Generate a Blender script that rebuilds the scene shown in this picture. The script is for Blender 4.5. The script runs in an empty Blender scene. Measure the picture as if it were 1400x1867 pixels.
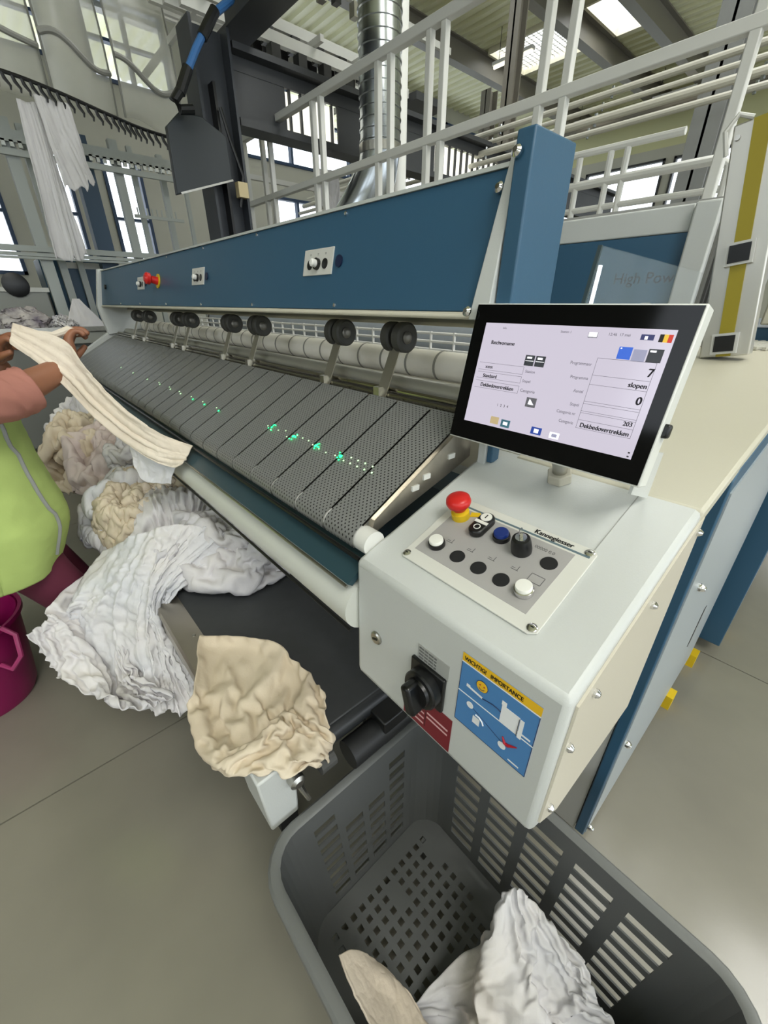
import bpy, bmesh, math, random
import numpy as np
from mathutils import Vector, Matrix
C = bpy.context.scene.collection
S = bpy.context.scene

# ------------------------------------------------------------------ camera, sky, lights, exposure
cam_d = bpy.data.cameras.new('camera'); cam = bpy.data.objects.new('camera', cam_d); C.objects.link(cam)
cam_d.sensor_fit = 'VERTICAL'; cam_d.sensor_height = 36.0; cam_d.lens = 36.0 * 740.0 / 1867.0
cam_d.clip_start = 0.01; cam_d.clip_end = 200
pit, yaw = math.radians(27.273), math.radians(41.632)
hd = Vector((-math.cos(yaw), math.sin(yaw), 0)); rt = Vector((hd.y, -hd.x, 0)); zz = Vector((0, 0, 1))
fw = hd * math.cos(pit) - zz * math.sin(pit); up = hd * math.sin(pit) + zz * math.cos(pit)
M = Matrix((rt, up, -fw)).transposed().to_4x4(); M.translation = (0, 0, 1.5)
cam.matrix_world = M
S.camera = cam

w = bpy.data.worlds.new('sky'); S.world = w; w.use_nodes = True
bg = w.node_tree.nodes['Background']
bg.inputs[0].default_value = (0.86, 0.93, 1.0, 1); bg.inputs[1].default_value = 3.2

S.view_settings.view_transform = 'Standard'; S.view_settings.look = 'None'
S.view_settings.gamma = 1.0; S.view_settings.use_curve_mapping = False
S.view_settings.exposure = 0.05
S.cycles.max_bounces = 8; S.cycles.diffuse_bounces = 4; S.cycles.glossy_bounces = 4
S.cycles.transparent_max_bounces = 12; S.cycles.transmission_bounces = 4
S.cycles.caustics_reflective = False; S.cycles.caustics_refractive = False

def area(name, loc, rot, sx, sy, power, col=(1, 1, 1)):
    d = bpy.data.lights.new(name, 'AREA'); d.shape = 'RECTANGLE'; d.size = sx; d.size_y = sy; d.energy = power; d.color = col
    o = bpy.data.objects.new(name, d); C.objects.link(o); o.location = loc; o.rotation_euler = rot; return o
# added lamps in place of daylight, above mostly unseen rooflights; stronger to the right
for i, (lx, ly, sx_, sy_) in enumerate(((-5.8, 4.1, 2.4, 2.4), (-1.0, 4.1, 2.8, 2.4), (2.65, 4.1, 2.7, 2.4), (3.4, -.8, 2.8, 2.8), (-6.35, 9.82, 1.6, 1.2), (-4.85, 9.82, .7, 1.2))):
    area('added_daylight_lamp', (lx, ly, 6.3), (0, 0, 0), sx_, sy_, (48 if lx > 1 else 17) * sx_ * sy_, (1.0, 0.97, 0.90))

# ------------------------------------------------------------------ helpers
def srgb(c):
    return tuple((v / 255 / 12.92) if v / 255 <= 0.04045 else ((v / 255 + 0.055) / 1.055) ** 2.4 for v in c)
MATS = {}; TEXTS = []
def mat(name, rgb, rough=0.5, metal=0.0, var=None, bump=None, emit=None, alpha=None, trans=0.0, coat=0.0, spec=0.5):
    if name in MATS: return MATS[name]
    m = bpy.data.materials.new(name); m.use_nodes = True; nt = m.node_tree; b = nt.nodes['Principled BSDF']
    col = srgb(rgb) + (1,)
    b.inputs['Base Color'].default_value = col; b.inputs['Roughness'].default_value = rough; b.inputs['Metallic'].default_value = metal
    b.inputs['Specular IOR Level'].default_value = spec
    if coat: b.inputs['Coat Weight'].default_value = coat
    if emit: b.inputs['Emission Color'].default_value = srgb(emit[0]) + (1,); b.inputs['Emission Strength'].default_value = emit[1]
    if alpha is not None: b.inputs['Alpha'].default_value = alpha
    if trans: b.inputs['Transmission Weight'].default_value = trans
    tc = None
    if var or bump: tc = nt.nodes.new('ShaderNodeTexCoord')
    if var:   # (scale, amount[, second colour])
        n = nt.nodes.new('ShaderNodeTexNoise'); n.inputs['Scale'].default_value = var[0]; n.inputs['Detail'].default_value = 5
        nt.links.new(tc.outputs['Object'], n.inputs['Vector'])
        r = nt.nodes.new('ShaderNodeMapRange'); r.inputs[1].default_value = 0.3; r.inputs[2].default_value = 0.7
        nt.links.new(n.outputs['Fac'], r.inputs[0])
        mx = nt.nodes.new('ShaderNodeMix'); mx.data_type = 'RGBA'
        c2 = srgb(var[2]) + (1,) if len(var) > 2 else tuple(v * (1 - var[1]) for v in col[:3]) + (1,)
        mx.inputs[6].default_value = col; mx.inputs[7].default_value = c2
        nt.links.new(r.outputs[0], mx.inputs[0]); nt.links.new(mx.outputs[2], b.inputs['Base Color'])
    if bump:  # (scale, strength)
        n = nt.nodes.new('ShaderNodeTexNoise'); n.inputs['Scale'].default_value = bump[0]; n.inputs['Detail'].default_value = 4
        nt.links.new(tc.outputs['Object'], n.inputs['Vector'])
        bp = nt.nodes.new('ShaderNodeBump'); bp.inputs['Strength'].default_value = bump[1]; bp.inputs['Distance'].default_value = 0.002
        nt.links.new(n.outputs['Fac'], bp.inputs['Height']); nt.links.new(bp.outputs['Normal'], b.inputs['Normal'])
    MATS[name] = m; return m

WHITE = mat('powder_coat_white', (201, 204, 201), 0.38, var=(3, .04), bump=(420, .16))
CREAM = mat('powder_coat_cream', (198, 194, 176), 0.42, bump=(420, .12))
BLUE = mat('powder_coat_blue', (50, 89, 116), 0.40, bump=(300, .06))
DBLUE = mat('powder_coat_dark_blue', (38, 78, 104), 0.4)
STEEL = mat('brushed_steel', (190, 188, 180), 0.28, 1.0, var=(40, .15))
CHROME = mat('chrome', (225, 225, 225), 0.12, 1.0)
ALU = mat('aluminium', (205, 203, 195), 0.4, 0.85)
BLACK = mat('black_plastic', (16, 17, 18), 0.35)
MATTE = mat('matte_black', (22, 23, 24), 0.8)
RUBBER = mat('grey_rubber', (70, 70, 68), 0.7)
PLATE = mat('plate_grey', (184, 182, 178), 0.45)
RED = mat('signal_red', (205, 34, 30), 0.35)
YEL = mat('signal_yellow', (226, 190, 30), 0.45)
ROLLW = mat('white_roller_cloth', (246, 242, 230), 0.85, var=(12, .06), bump=(60, .3))
DARKST = mat('dark_structural_steel', (58, 60, 62), 0.55, var=(2, .15))
RAILM = mat('rail_light_grey', (208, 208, 202), 0.45)
GALV = mat('galvanised_spiral', (190, 196, 200), 0.25, 1.0, var=(6, .25))
SEAM = mat('seam_shadow', (156, 158, 152), 0.7)

class MB:
    def __init__(s): s.v = []; s.f = []; s.m = []; s.mats = []; s.cur = 0
    def use(s, m):
        if m not in s.mats: s.mats.append(m)
        s.cur = s.mats.index(m); return s
    def add(s, vs, fs):
        b = len(s.v); s.v += [tuple(v) for v in vs]
        for f in fs: s.f.append(tuple(i + b for i in f)); s.m.append(s.cur)
        return s
    def box(s, x0, x1, y0, y1, z0, z1):
        vs = [(x, y, z) for x in (x0, x1) for y in (y0, y1) for z in (z0, z1)]
        return s.add(vs, [(0, 1, 3, 2), (4, 6, 7, 5), (0, 4, 5, 1), (2, 3, 7, 6), (0, 2, 6, 4), (1, 5, 7, 3)])
    def obox(s, o, u, v, n, a, b, c):
        o, u, v, n = Vector(o), Vector(u), Vector(v), Vector(n)
        vs = [o + u * (a * i) + v * (b * j) + n * (c * k) for i in (-.5, .5) for j in (-.5, .5) for k in (-.5, .5)]
        return s.add(vs, [(0, 1, 3, 2), (4, 6, 7, 5), (0, 4, 5, 1), (2, 3, 7, 6), (0, 2, 6, 4), (1, 5, 7, 3)])
    def bar(s, p, q, wd, ht, upv=(0, 0, 1)):
        p, q = Vector(p), Vector(q); u = (q - p); L = u.length; u.normalize(); v = u.cross(Vector(upv)).normalized(); n = v.cross(u)
        return s.obox((p + q) / 2, u, v, n, L, wd, ht)
    def prism(s, prof, x0, x1):      # prof: (y,z) list
        n = len(prof); vs = [(x0, y, z) for y, z in prof] + [(x1, y, z) for y, z in prof]
        return s.add(vs, [tuple(range(n))[::-1], tuple(range(n, 2 * n))] + [(i, (i + 1) % n, n + (i + 1) % n, n + i) for i in range(n)])
    def prismn(s, pts, n):           # planar polygon pts (3d) extruded by vector n
        k = len(pts); n = Vector(n); vs = [Vector(p) for p in pts] + [Vector(p) + n for p in pts]
        return s.add(vs, [tuple(range(k))[::-1], tuple(range(k, 2 * k))] + [(i, (i + 1) % k, k + (i + 1) % k, k + i) for i in range(k)])
    def path(s, pts, r, seg=8, cap=True, closed=False):
        pts = [Vector(p) for p in pts]; n = len(pts); rs = r if isinstance(r, (list, tuple)) else [r] * n; vs = []
        ref = None
        for i, p in enumerate(pts):
            if closed: t = (pts[(i + 1) % n] - pts[i - 1]).normalized()
            else: t = (pts[min(i + 1, n - 1)] - pts[max(i - 1, 0)]).normalized()
            if ref is None:
                ref = Vector((0, 0, 1)) if abs(t.z) < .9 else Vector((1, 0, 0))
            a = (ref - t * ref.dot(t)).normalized(); ref = a; b = t.cross(a)
            vs += [p + (a * math.cos(2 * math.pi * k / seg) + b * math.sin(2 * math.pi * k / seg)) * rs[i] for k in range(seg)]
        fs = [(i * seg + k, i * seg + (k + 1) % seg, ((i + 1) % n) * seg + (k + 1) % seg, ((i + 1) % n) * seg + k) for i in range(n if closed else n - 1) for k in range(seg)]
        if cap and not closed: fs += [tuple(range(seg))[::-1], tuple(range((n - 1) * seg, n * seg))]
        return s.add(vs, fs)
    def lathe(s, o, n, prof, seg=24, cap=True):   # prof [(r,h)]
        o, n = Vector(o), Vector(n).normalized(); a = n.orthogonal().normalized(); b = n.cross(a); vs = []
        for r, h in prof:
            vs += [o + n * h + (a * math.cos(2 * math.pi * k / seg) + b * math.sin(2 * math.pi * k / seg)) * r for k in range(seg)]
        m = len(prof)
        fs = [(i * seg + k, i * seg + (k + 1) % seg, (i + 1) * seg + (k + 1) % seg, (i + 1) * seg + k) for i in range(m - 1) for k in range(seg)]
        if cap: fs += [tuple(range(seg))[::-1], tuple(range((m - 1) * seg, m * seg))]
        return s.add(vs, fs)
    def grid(s, P):
        nv, nu = P.shape[:2]
        return s.add(P.reshape(-1, 3).tolist(), [(j * nu + i, j * nu + i + 1, (j + 1) * nu + i + 1, (j + 1) * nu + i) for j in range(nv - 1) for i in range(nu - 1)])
    def build(s, name, m=None, parent=None, smooth=False, bevel=0, solid=0, angle=35):
        off = wloc(parent) if parent else Vector((0, 0, 0))
        me = bpy.data.meshes.new(name); me.from_pydata([tuple(Vector(v) - off) for v in s.v], [], s.f)
        ms = s.mats or [m or WHITE]
        for k in ms: me.materials.append(k)
        if s.mats: me.polygons.foreach_set('material_index', s.m)
        bm = bmesh.new(); bm.from_mesh(me); bmesh.ops.recalc_face_normals(bm, faces=bm.faces); bm.to_mesh(me); bm.free()
        o = bpy.data.objects.new(name, me); C.objects.link(o)
        if parent: o.parent = parent
        if solid: d = o.modifiers.new('thickness', 'SOLIDIFY'); d.thickness = solid; d.offset = 0
        if bevel: d = o.modifiers.new('edge', 'BEVEL'); d.width = bevel; d.segments = 2; d.limit_method = 'ANGLE'; d.angle_limit = math.radians(40)
        if smooth or bevel:
            me.polygons.foreach_set('use_smooth', [True] * len(me.polygons))
            try: me.set_sharp_from_angle(angle=math.radians(angle))
            except Exception: pass
        me.update(); return o
def wloc(o):
    v = Vector((0, 0, 0))
    while o: v += o.location; o = o.parent
    return v
def tag(o, label, cat=None, group=None, kind=None):
    if label: o['label'] = label
    if cat: o['category'] = cat
    if group: o['group'] = group
    if kind: o['kind'] = kind
    return o
def thing(name, label, cat, loc=(0, 0, 0), group=None):
    o = bpy.data.objects.new(name, None); C.objects.link(o); o.location = loc; o.empty_display_size = .1
    return tag(o, label, cat, group)
def struct(o): o['kind'] = 'structure'; return o
def clone(o, parent, loc, name=None):
    c = o.copy(); C.objects.link(c); c.parent = parent; c.location = loc
    for ch in o.children: clone(ch, c, ch.location)
    return c
def text(s, o, u, v, size, m, parent, name='lettering', align='LEFT', squash=1.0, ext=0.0002, bold=0.0):
    cu = bpy.data.curves.new(name, 'FONT'); cu.body = s; cu.size = size; cu.align_x = align; cu.extrude = ext; cu.offset = bold
    cu.materials.append(m); ob = bpy.data.objects.new(name, cu); C.objects.link(ob); TEXTS.append(ob)
    u, v = Vector(u).normalized(), Vector(v).normalized(); n = u.cross(v)
    mm = Matrix((u * squash, v, n)).transposed().to_4x4(); mm.translation = Vector(o) - wloc(parent)
    ob.parent = parent; ob.matrix_local = mm; return ob

# ---- noise and cloth
_rng = np.random.RandomState(7); _perm = np.concatenate([_rng.permutation(256)] * 2); _g = _rng.normal(size=(256, 3)); _g /= np.linalg.norm(_g, axis=1)[:, None]
def perlin(p):
    p = np.asarray(p, float); i = np.floor(p).astype(int); f = p - i; i &= 255; u = f * f * f * (f * (f * 6 - 15) + 10); r = np.zeros(p.shape[:-1])
    for dx in (0, 1):
        for dy in (0, 1):
            for dz in (0, 1):
                h = _perm[_perm[_perm[(i[..., 0] + dx) & 255] + ((i[..., 1] + dy) & 255)] + ((i[..., 2] + dz) & 255)]
                d = f - np.array([dx, dy, dz]); wt = (u[..., 0] if dx else 1 - u[..., 0]) * (u[..., 1] if dy else 1 - u[..., 1]) * (u[..., 2] if dz else 1 - u[..., 2])
                r += wt * (_g[h] * d).sum(-1)
    return r
def crinkle(p, seed=0.0, f=14.0):
    p = np.asarray(p) + seed; wp = np.stack([perlin(p * f * .5 + 9.1), perlin(p * f * .5 + 31.7), perlin(p * f * .5 + 57.3)], -1) * .06
    q = p + wp
    rg = lambda v: np.maximum(1 - 2.6 * np.abs(v), -.6) ** 1 if False else (1 - np.minimum(np.abs(v) * 2.8, 1.25) ** .8)
    return rg(perlin(q * f)) + .55 * rg(perlin(q * f * 2.1 + 3)) + .3 * rg(perlin(q * f * 4.3 + 7))
def catmull(P, n):
    P = np.asarray(P, float); m = len(P); t = np.linspace(0, m - 1, n); i = np.minimum(t.astype(int), m - 2); f = (t - i).reshape((-1,) + (1,) * (P.ndim - 1))
    g = lambda k: P[np.clip(k, 0, m - 1)]
    a, b, c, d = g(i - 1), g(i), g(i + 1), g(i + 2)
    a = np.where((i == 0).reshape(f.shape), 2 * b - c, a); d = np.where((i == m - 2).reshape(f.shape), 2 * c - b, d)
    return .5 * (2 * b + (c - a) * f + (2 * a - 5 * b + 4 * c - d) * f ** 2 + (3 * b - a - 3 * c + d) * f ** 3)
def normals(P):
    n = np.cross(np.gradient(P, axis=1), np.gradient(P, axis=0)); return n / (np.linalg.norm(n, axis=-1, keepdims=True) + 1e-9)
def sheet_grid(ctrl, nu, nv, pleat=0.0, pf=9, cr=0.006, cf=14, seed=0.0, across=False, hem=0.0):
    P = catmull(np.asarray(ctrl, float), nv); P = np.swapaxes(catmull(np.swapaxes(P, 0, 1), nu), 0, 1)
    N = normals(P); vv, uu = np.meshgrid(np.linspace(0, 1, nv), np.linspace(0, 1, nu), indexing='ij')
    a, b = (vv, uu) if across else (uu, vv)
    q = np.stack([a * pf + .35 * np.sin(b * 4 + seed), b * 1.3, np.full_like(a, seed)], -1)
    pl = (1 - 2.2 * np.abs(perlin(q))) + .5 * perlin(q * np.array([2.3, 1.6, 1]) + 5)
    ramp = .35 + .65 * np.clip(b * 1.5, 0, 1)
    P = P + N * (pleat * pl * ramp)[..., None]; N = normals(P)
    P = P + N * (cr * crinkle(P, seed, cf))[..., None]
    if hem:
        e = np.clip((b - .8) / .2, 0, 1)
        P[..., 2] += -hem * e * (perlin(np.stack([a * 6, 0 * a, 0 * a + seed], -1)))
    return P
def linen_mat(name, rgb, rgb2, s=5):
    return mat(name, rgb, 0.9, var=(s, 0, rgb2), bump=(160, .35), spec=0.2)
LW = linen_mat('linen_white', (224, 220, 217), (208, 206, 211))
LC = linen_mat('linen_cream', (222, 209, 186), (206, 191, 168))
LG = linen_mat('linen_blue_grey', (210, 212, 218), (226, 222, 220))
LB = linen_mat('linen_beige', (228, 216, 198), (214, 200, 182))
def lump(name, c, rx, ry, rz, z0, m, parent=None, seed=0.0, n=72, amp=.16, yaw=0.0):
    th = np.linspace(0, 2 * np.pi, n * 2); ph = np.linspace(-.15, np.pi / 2, n)
    PH, TH = np.meshgrid(ph, th, indexing='ij'); d = np.stack([np.cos(PH) * np.cos(TH), np.cos(PH) * np.sin(TH), np.sin(PH)], -1)
    r = 1 + amp * 1.4 * perlin(d * 1.6 + seed) * 1.5
    sw = d + .55 * np.stack([perlin(d * 1.3 + seed + 3), perlin(d * 1.3 + seed + 13), perlin(d * 1.3 + seed + 23)], -1)
    st = sw * np.array([7, 2.2, 3.2])
    r += amp * .55 * (1 - 2.3 * np.abs(perlin(st + seed))) + amp * .3 * (1 - 2.3 * np.abs(perlin(st * 2.3 + seed + 5))) + amp * .13 * (1 - 2.3 * np.abs(perlin(st * 5 + seed)))
    P = d * r[..., None] * np.array([rx, ry, rz]); ca, sa = math.cos(yaw), math.sin(yaw)
    X = P[..., 0] * ca - P[..., 1] * sa; Y = P[..., 0] * sa + P[..., 1] * ca
    P = np.stack([X + c[0], Y + c[1], P[..., 2] + z0], -1); N = -normals(P); N[np.isnan(N)] = 0
    P = P + N * (.016 * crinkle(P, seed, 7) + .009 * crinkle(P * np.array([1, 1, .6]), seed + 2, 19))[..., None]; P[..., 2] = np.maximum(P[..., 2], z0); P[:, -1] = P[:, 0]
    return MB().grid(P).build(name, m, parent, smooth=True, angle=180)

# ------------------------------------------------------------------ the hall
CONC = mat('polished_concrete', (150, 146, 132), 0.2, var=(1.1, 0, (126, 123, 112)), bump=(90, .05), spec=0.75)
JOINT = mat('floor_joint', (60, 60, 58), 0.9)
fl = struct(MB().box(-14, 8, -5, 18, -.06, -.012).build('floor', JOINT))
xs = [-14, -8.0, -3.6, -1.35, 3.0, 8]; ys = [-5, -.9, 2.1, 7.0, 12.0, 18]
for i in range(5):
    for j in range(5):
        MB().box(xs[i] + .003, xs[i + 1] - .003, ys[j] + .003, ys[j + 1] - .003, -.012, 0).build('slab', CONC, fl)

ROOF = mat('roof_sheet', (238, 238, 204), 0.55)
WALLM = mat('wall_sheet', (190, 190, 178), 0.6, var=(1.5, .08))
WGREEN = mat('upper_cladding', (206, 206, 160), 0.6)
FRAMEB = mat('window_frame_blue', (44, 66, 96), 0.5)
PANE = mat('window_pane', (235, 245, 250), 0.05, alpha=.12)
def corr(mb, x0, x1, y0, y1, z, pitch=.22, d=.05):
    pr = []; y = y0
    while y < y1 - 1e-6:
        for dy, dz in ((0, 0), (.4, 0), (.5, d), (.9, d)):
            if y + dy * pitch <= y1: pr.append((y + dy * pitch, z + dz))
        y += pitch
    pr.append((y1, z)); P = np.array([[(x0, a, b) for a, b in pr], [(x1, a, b) for a, b in pr]]); mb.grid(P)
sky_rows = [(9.2, 10.45), (2.9, 5.3), (-2.2, .6)]  # the two nearer rows are unseen, added to let light in
sky_x = [(-7.15, -5.55), (-5.2, -4.5)]
sky_x2 = [(-7.0, -4.6), (-2.4, .4), (1.3, 4.0)]; sky_x3 = [(2.0, 4.8)]
row_x = lambda a: sky_x if a > 9 else (sky_x2 if a > 2 else sky_x3)
rb = MB(); ycuts = [-5, -2.2, .6, 2.9, 5.3, 9.2, 10.45, 14.2]
for a, b in zip(ycuts[:-1], ycuts[1:]):
    row = (a, b)
    if row in sky_rows:
        x = -13.5
        for p, q in row_x(a): corr(rb, x, p, a, b, 6); x = q
        corr(rb, x, 7.5, a, b, 6)
    else: corr(rb, -13.5, 7.5, a, b, 6)
ce = struct(rb.build('ceiling', ROOF))
OPAL = mat('rooflight_opal', (240, 244, 244), 0.4, alpha=.2)
k = 0
for (a, b) in sky_rows:
    for p, q in row_x(a):
        k += 1; f = MB()
        for r in ((p - .05, p, a, b), (q, q + .05, a, b), (p, q, a - .05, a), (p, q, b, b + .05)): f.box(r[0], r[1], r[2], r[3], 5.93, 6.12)
        wf = struct(f.build('window_%d' % k, mat('rooflight_curb', (226, 222, 200), .6)))
        MB().box(p, q, a, b, 6.1, 6.11).build('pane', OPAL, wf)
        if a > 9 and p < -6:
            g = MB()
            for i in range(1, 16): g.bar((p + (q - p) * i / 16, a, 6.03), (p + (q - p) * i / 16, b, 6.03), .014, .014)
            for i in range(1, 14): g.bar((p, a + (b - a) * i / 14, 6.03), (q, a + (b - a) * i / 14, 6.03), .014, .014)
            tag(g.build('safety_mesh', RAILM, wf), None, kind='stuff')
def ibeam(mb, p, q, wd, ht, t=.02):
    p, q = Vector(p), Vector(q)
    up_ = Vector((0, 0, 1)) if abs((q - p).normalized().z) < .9 else Vector((1, 0, 0))
    mb.bar(p, q, t, ht, up_)
    for s in (-.5, .5): mb.bar(p + up_ * ht * s, q + up_ * ht * s, wd, t, up_)
def hbeam(name, label, p, q, wd, ht, m=DARKST, group=None, cat='beam'):
    mb = MB(); ibeam(mb, p, q, wd, ht); return tag(mb.build(name, m), label, cat, group)
ROOFST = mat('roof_steel', (120, 116, 106), 0.4)
for i, (x, lb) in enumerate(((-10.0, 'roof beam farthest from the control console, over the far end'), (-7.3, 'roof beam running past the mesh-covered rooflight on its far side'), (-5.38, 'roof beam between the two bright rooflights'),
                      (-4.35, 'roof beam just right of the plain bright rooflight'))):
    hbeam('roof_beam', lb, (x, -5, 5.80), (x, 14.1, 5.80), .18, .34, ROOFST, 'roof beams')
for i, (x, lb) in enumerate(((-7.9, 'long horizontal strut below the far fluorescent strips'),)):
    tag(MB().path([(-12, 13.0, 5.45), (6, 13.0, 5.45)], .09, 10).build('roof_strut', ROOFST, smooth=True), lb, 'strut')
TUBE = mat('fluorescent_tube', (255, 250, 235), .4, emit=((255, 246, 222), 3.0))
for x, y, lb in ((-6.25, 8.72, 'fluorescent strip light above the railing nearest the duct'), (-6.55, 12.66, 'fluorescent strip light left of the right-hand roof column'), (-4.75, 12.6, 'fluorescent strip light just beside the rightmost roof column'), (-8.5, 12.65, 'fluorescent strip light hanging farthest back over the platform')):
    t = thing('strip_light', lb, 'lamp', (x, y, 5.5), 'fluorescent strips under the roof')
    MB().box(x - .42, x + .42, y - .05, y + .05, 5.5, 5.55).build('housing', RAILM, t); MB().path([(x - .4, y, 5.48), (x + .4, y, 5.48)], .025).build('tube', TUBE, t, smooth=True)
    MB().path([(x - .3, y, 5.55), (x - .3, y, 6)], .006, 6).build('hanger', DARKST, t)

def holed(axis, at, th, u0, u1, z0, z1, holes):      # wall slab with openings, built from cells
    us = sorted({u0, u1, *[h[0] for h in holes], *[h[1] for h in holes]}); zs = sorted({z0, z1, *[h[2] for h in holes], *[h[3] for h in holes]}); mb = MB()
    for a, b in zip(us[:-1], us[1:]):
        for c, d in zip(zs[:-1], zs[1:]):
            m_ = ((a + b) / 2, (c + d) / 2)
            if any(h[0] < m_[0] < h[1] and h[2] < m_[1] < h[3] for h in holes): continue
            if axis == 'x': mb.box(at - th, at, a, b, c, d)
            else: mb.box(a, b, at, at + th, c, d)
    return mb
hl = [(.1, .75, 1.9, 3.6), (1.35, 1.72, 1.9, 3.7), (2.2, 2.8, 1.9, 3.7), (4.0, 4.7, 2.0, 3.5), (5.3, 6.5, 1.9, 3.5), (7.2, 8.2, 1.9, 3.5), (4.3, 7.4, 4.05, 5.7), (7.6, 10.4, 4.05, 5.7), (10.6, 13.6, 4.05, 5.7), (2.4, 3.6, 4.6, 5.6), (.4, 1.9, 4.7, 5.6)]
struct(holed('x', -9.5, .12, -5, 14.2, 0, 6.06, hl).build('wall_left', WALLM))
hf = [(a, a + 2.0, 3.05, 4.72) for a in (-9.3, -7.1, -4.9, -2.7, -.5, 1.7)]
wb = holed('y', 14.0, .12, -9.6, 7.5, 0, 4.95, hf); struct(wb.build('wall_back', WALLM)); struct(MB().box(-9.6, 7.5, 14.0, 14.12, 4.95, 6.06).build('wall_back_top', WGREEN))
def window(n, axis, at, h, nx, nz):
    a, b, c, d = h; mb = MB(); t = .05
    def pc(u0, u1, z0, z1, e=0.04):
        if axis == 'x': mb.box(at - .08, at + e, u0, u1, z0, z1)
        else: mb.box(u0, u1, at - e, at + .08, z0, z1)
    pc(a, a + t, c, d); pc(b - t, b, c, d); pc(a, b, c, c + t); pc(a, b, d - t, d)
    for i in range(1, nx): pc(a + (b - a) * i / nx - .025, a + (b - a) * i / nx + .025, c, d, .03)
    for i in range(1, nz): pc(a, b, c + (d - c) * i / nz - .02, c + (d - c) * i / nz + .02, .03)
    o = struct(mb.build('window_%d' % n, FRAMEB if axis == 'x' else DARKST)); g = MB()
    if axis == 'x': g.box(at - .06, at - .055, a, b, c, d)
    else: g.box(a, b, at + .055, at + .06, c, d)
    g.build('pane', PANE, o)
for i, h in enumerate(hl): window(10 + i, 'x', -9.5, h, 2 if h[1] - h[0] > .9 else 1, 2)
for i, h in enumerate(hf): window(30 + i, 'y', 14.0, h, 2, 2)
hs_ = [(a, a + 2.6, 1.0, 4.6) for a in (-4.4, -1.2, 2.0, 5.2, 8.4)]
struct(holed('x', 7.5, -.12, -5, 14.2, 0, 6.06, hs_).build('wall_right', WALLM))
hb = [(a, a + 2.2, 2.6, 4.6) for a in (-2.1, 1.1, 4.3)]
struct(holed('y', -5.0, -.12, -9.6, 7.5, 0, 6.06, hb).build('wall_front', WALLM))
# ---- view outside the far windows: a plain pale ground so that the sky meets something
struct(MB().box(-60, 40, 18, 60, -.5, -.4).build('exterior_ground', mat('outdoor_paving', (190, 192, 188), .9)))

# ---- structural steel near the machine
col = MB(); col.box(-4.12, -3.88, 1.66, 1.68, 0, 3.26); col.box(-4.12, -3.88, 1.93, 1.95, 0, 3.26); col.box(-4.01, -3.99, 1.68, 1.93, 0, 3.26)
c1 = tag(col.build('steel_column', mat('column_dark', (48, 52, 58), .45)), 'dark steel column rising behind the blue header, left of the railing', 'column')
MB().box(-3.995, -3.90, 1.78, 1.80, 0.9, 2.95).build('cable_tray', BLACK, c1)
MB().path([(-3.87, 1.86, 2.2), (-3.84, 1.9, 2.4), (-3.86, 1.84, 2.62), (-3.87, 1.8, 2.8)], .012, 6).build('cable', BLACK, c1, smooth=True)
MB().box(-3.88, -3.82, 1.84, 1.92, 2.26, 2.36).build('junction_box', mat('beige_box', (196, 180, 140), .5), c1)
hbeam('steel_beam', 'dark steel beam coming overhead from the column top', (-4.1, 2.05, 3.42), (3.5, 2.05, 3.42), .24, .30, DARKST)
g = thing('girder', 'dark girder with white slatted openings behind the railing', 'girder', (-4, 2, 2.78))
MB().box(-4.11, -3.89, 1.97, 9.0, 3.17, 3.21).build('top_flange', DARKST, g); MB().box(-4.10, -3.90, 1.97, 9.0, 2.74, 2.79).build('bottom_flange', DARKST, g)
for a, b in ((1.97, 2.44), (2.98, 3.32), (3.62, 4.3), (5.6, 9.0)): MB().box(-4.01, -3.99, a, b, 2.79, 3.085).build('web_panel', DARKST, g)
MB().box(-4.014, -3.986, 1.97, 9, 3.085, 3.17).build('web_strip', DARKST, g)
SLAT = mat('white_slat', (240, 238, 226), .6)
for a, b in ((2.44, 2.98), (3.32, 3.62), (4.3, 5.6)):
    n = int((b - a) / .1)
    MB().box(-4.06, -4.05, a, b, 2.79, 3.085).build('glow_panel', mat('daylight_glow', (236, 236, 224), .6, emit=((250, 248, 232), 1.1)), g)  # opaque panel with its own glow in place of daylight behind it
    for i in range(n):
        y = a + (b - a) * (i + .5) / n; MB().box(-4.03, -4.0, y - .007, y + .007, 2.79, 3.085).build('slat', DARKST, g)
for x, y, wd, lb, m in ((-4.28, 6, .16, 'slim dark steel column in the middle of the platform rails', ROOFST), (-1.86, 6, .26, 'broad grey steel column left of the light-curtain post', mat('column_grey', (120, 122, 120), .5)), (-7.3, 9.5, .25, 'grey steel column far back under the mesh rooflight', ROOFST)):
    mb = MB(); mb.box(x - wd / 2, x + wd / 2, y - wd / 2, y - wd / 2 + .02, 0, 5.5); mb.box(x - wd / 2, x + wd / 2, y + wd / 2 - .02, y + wd / 2, 0, 5.5); mb.box(x - .012, x + .012, y - wd / 2, y + wd / 2, 0, 5.5)
    tag(mb.build('steel_column', m), lb, 'column', 'roof columns beyond the platform')

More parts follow.
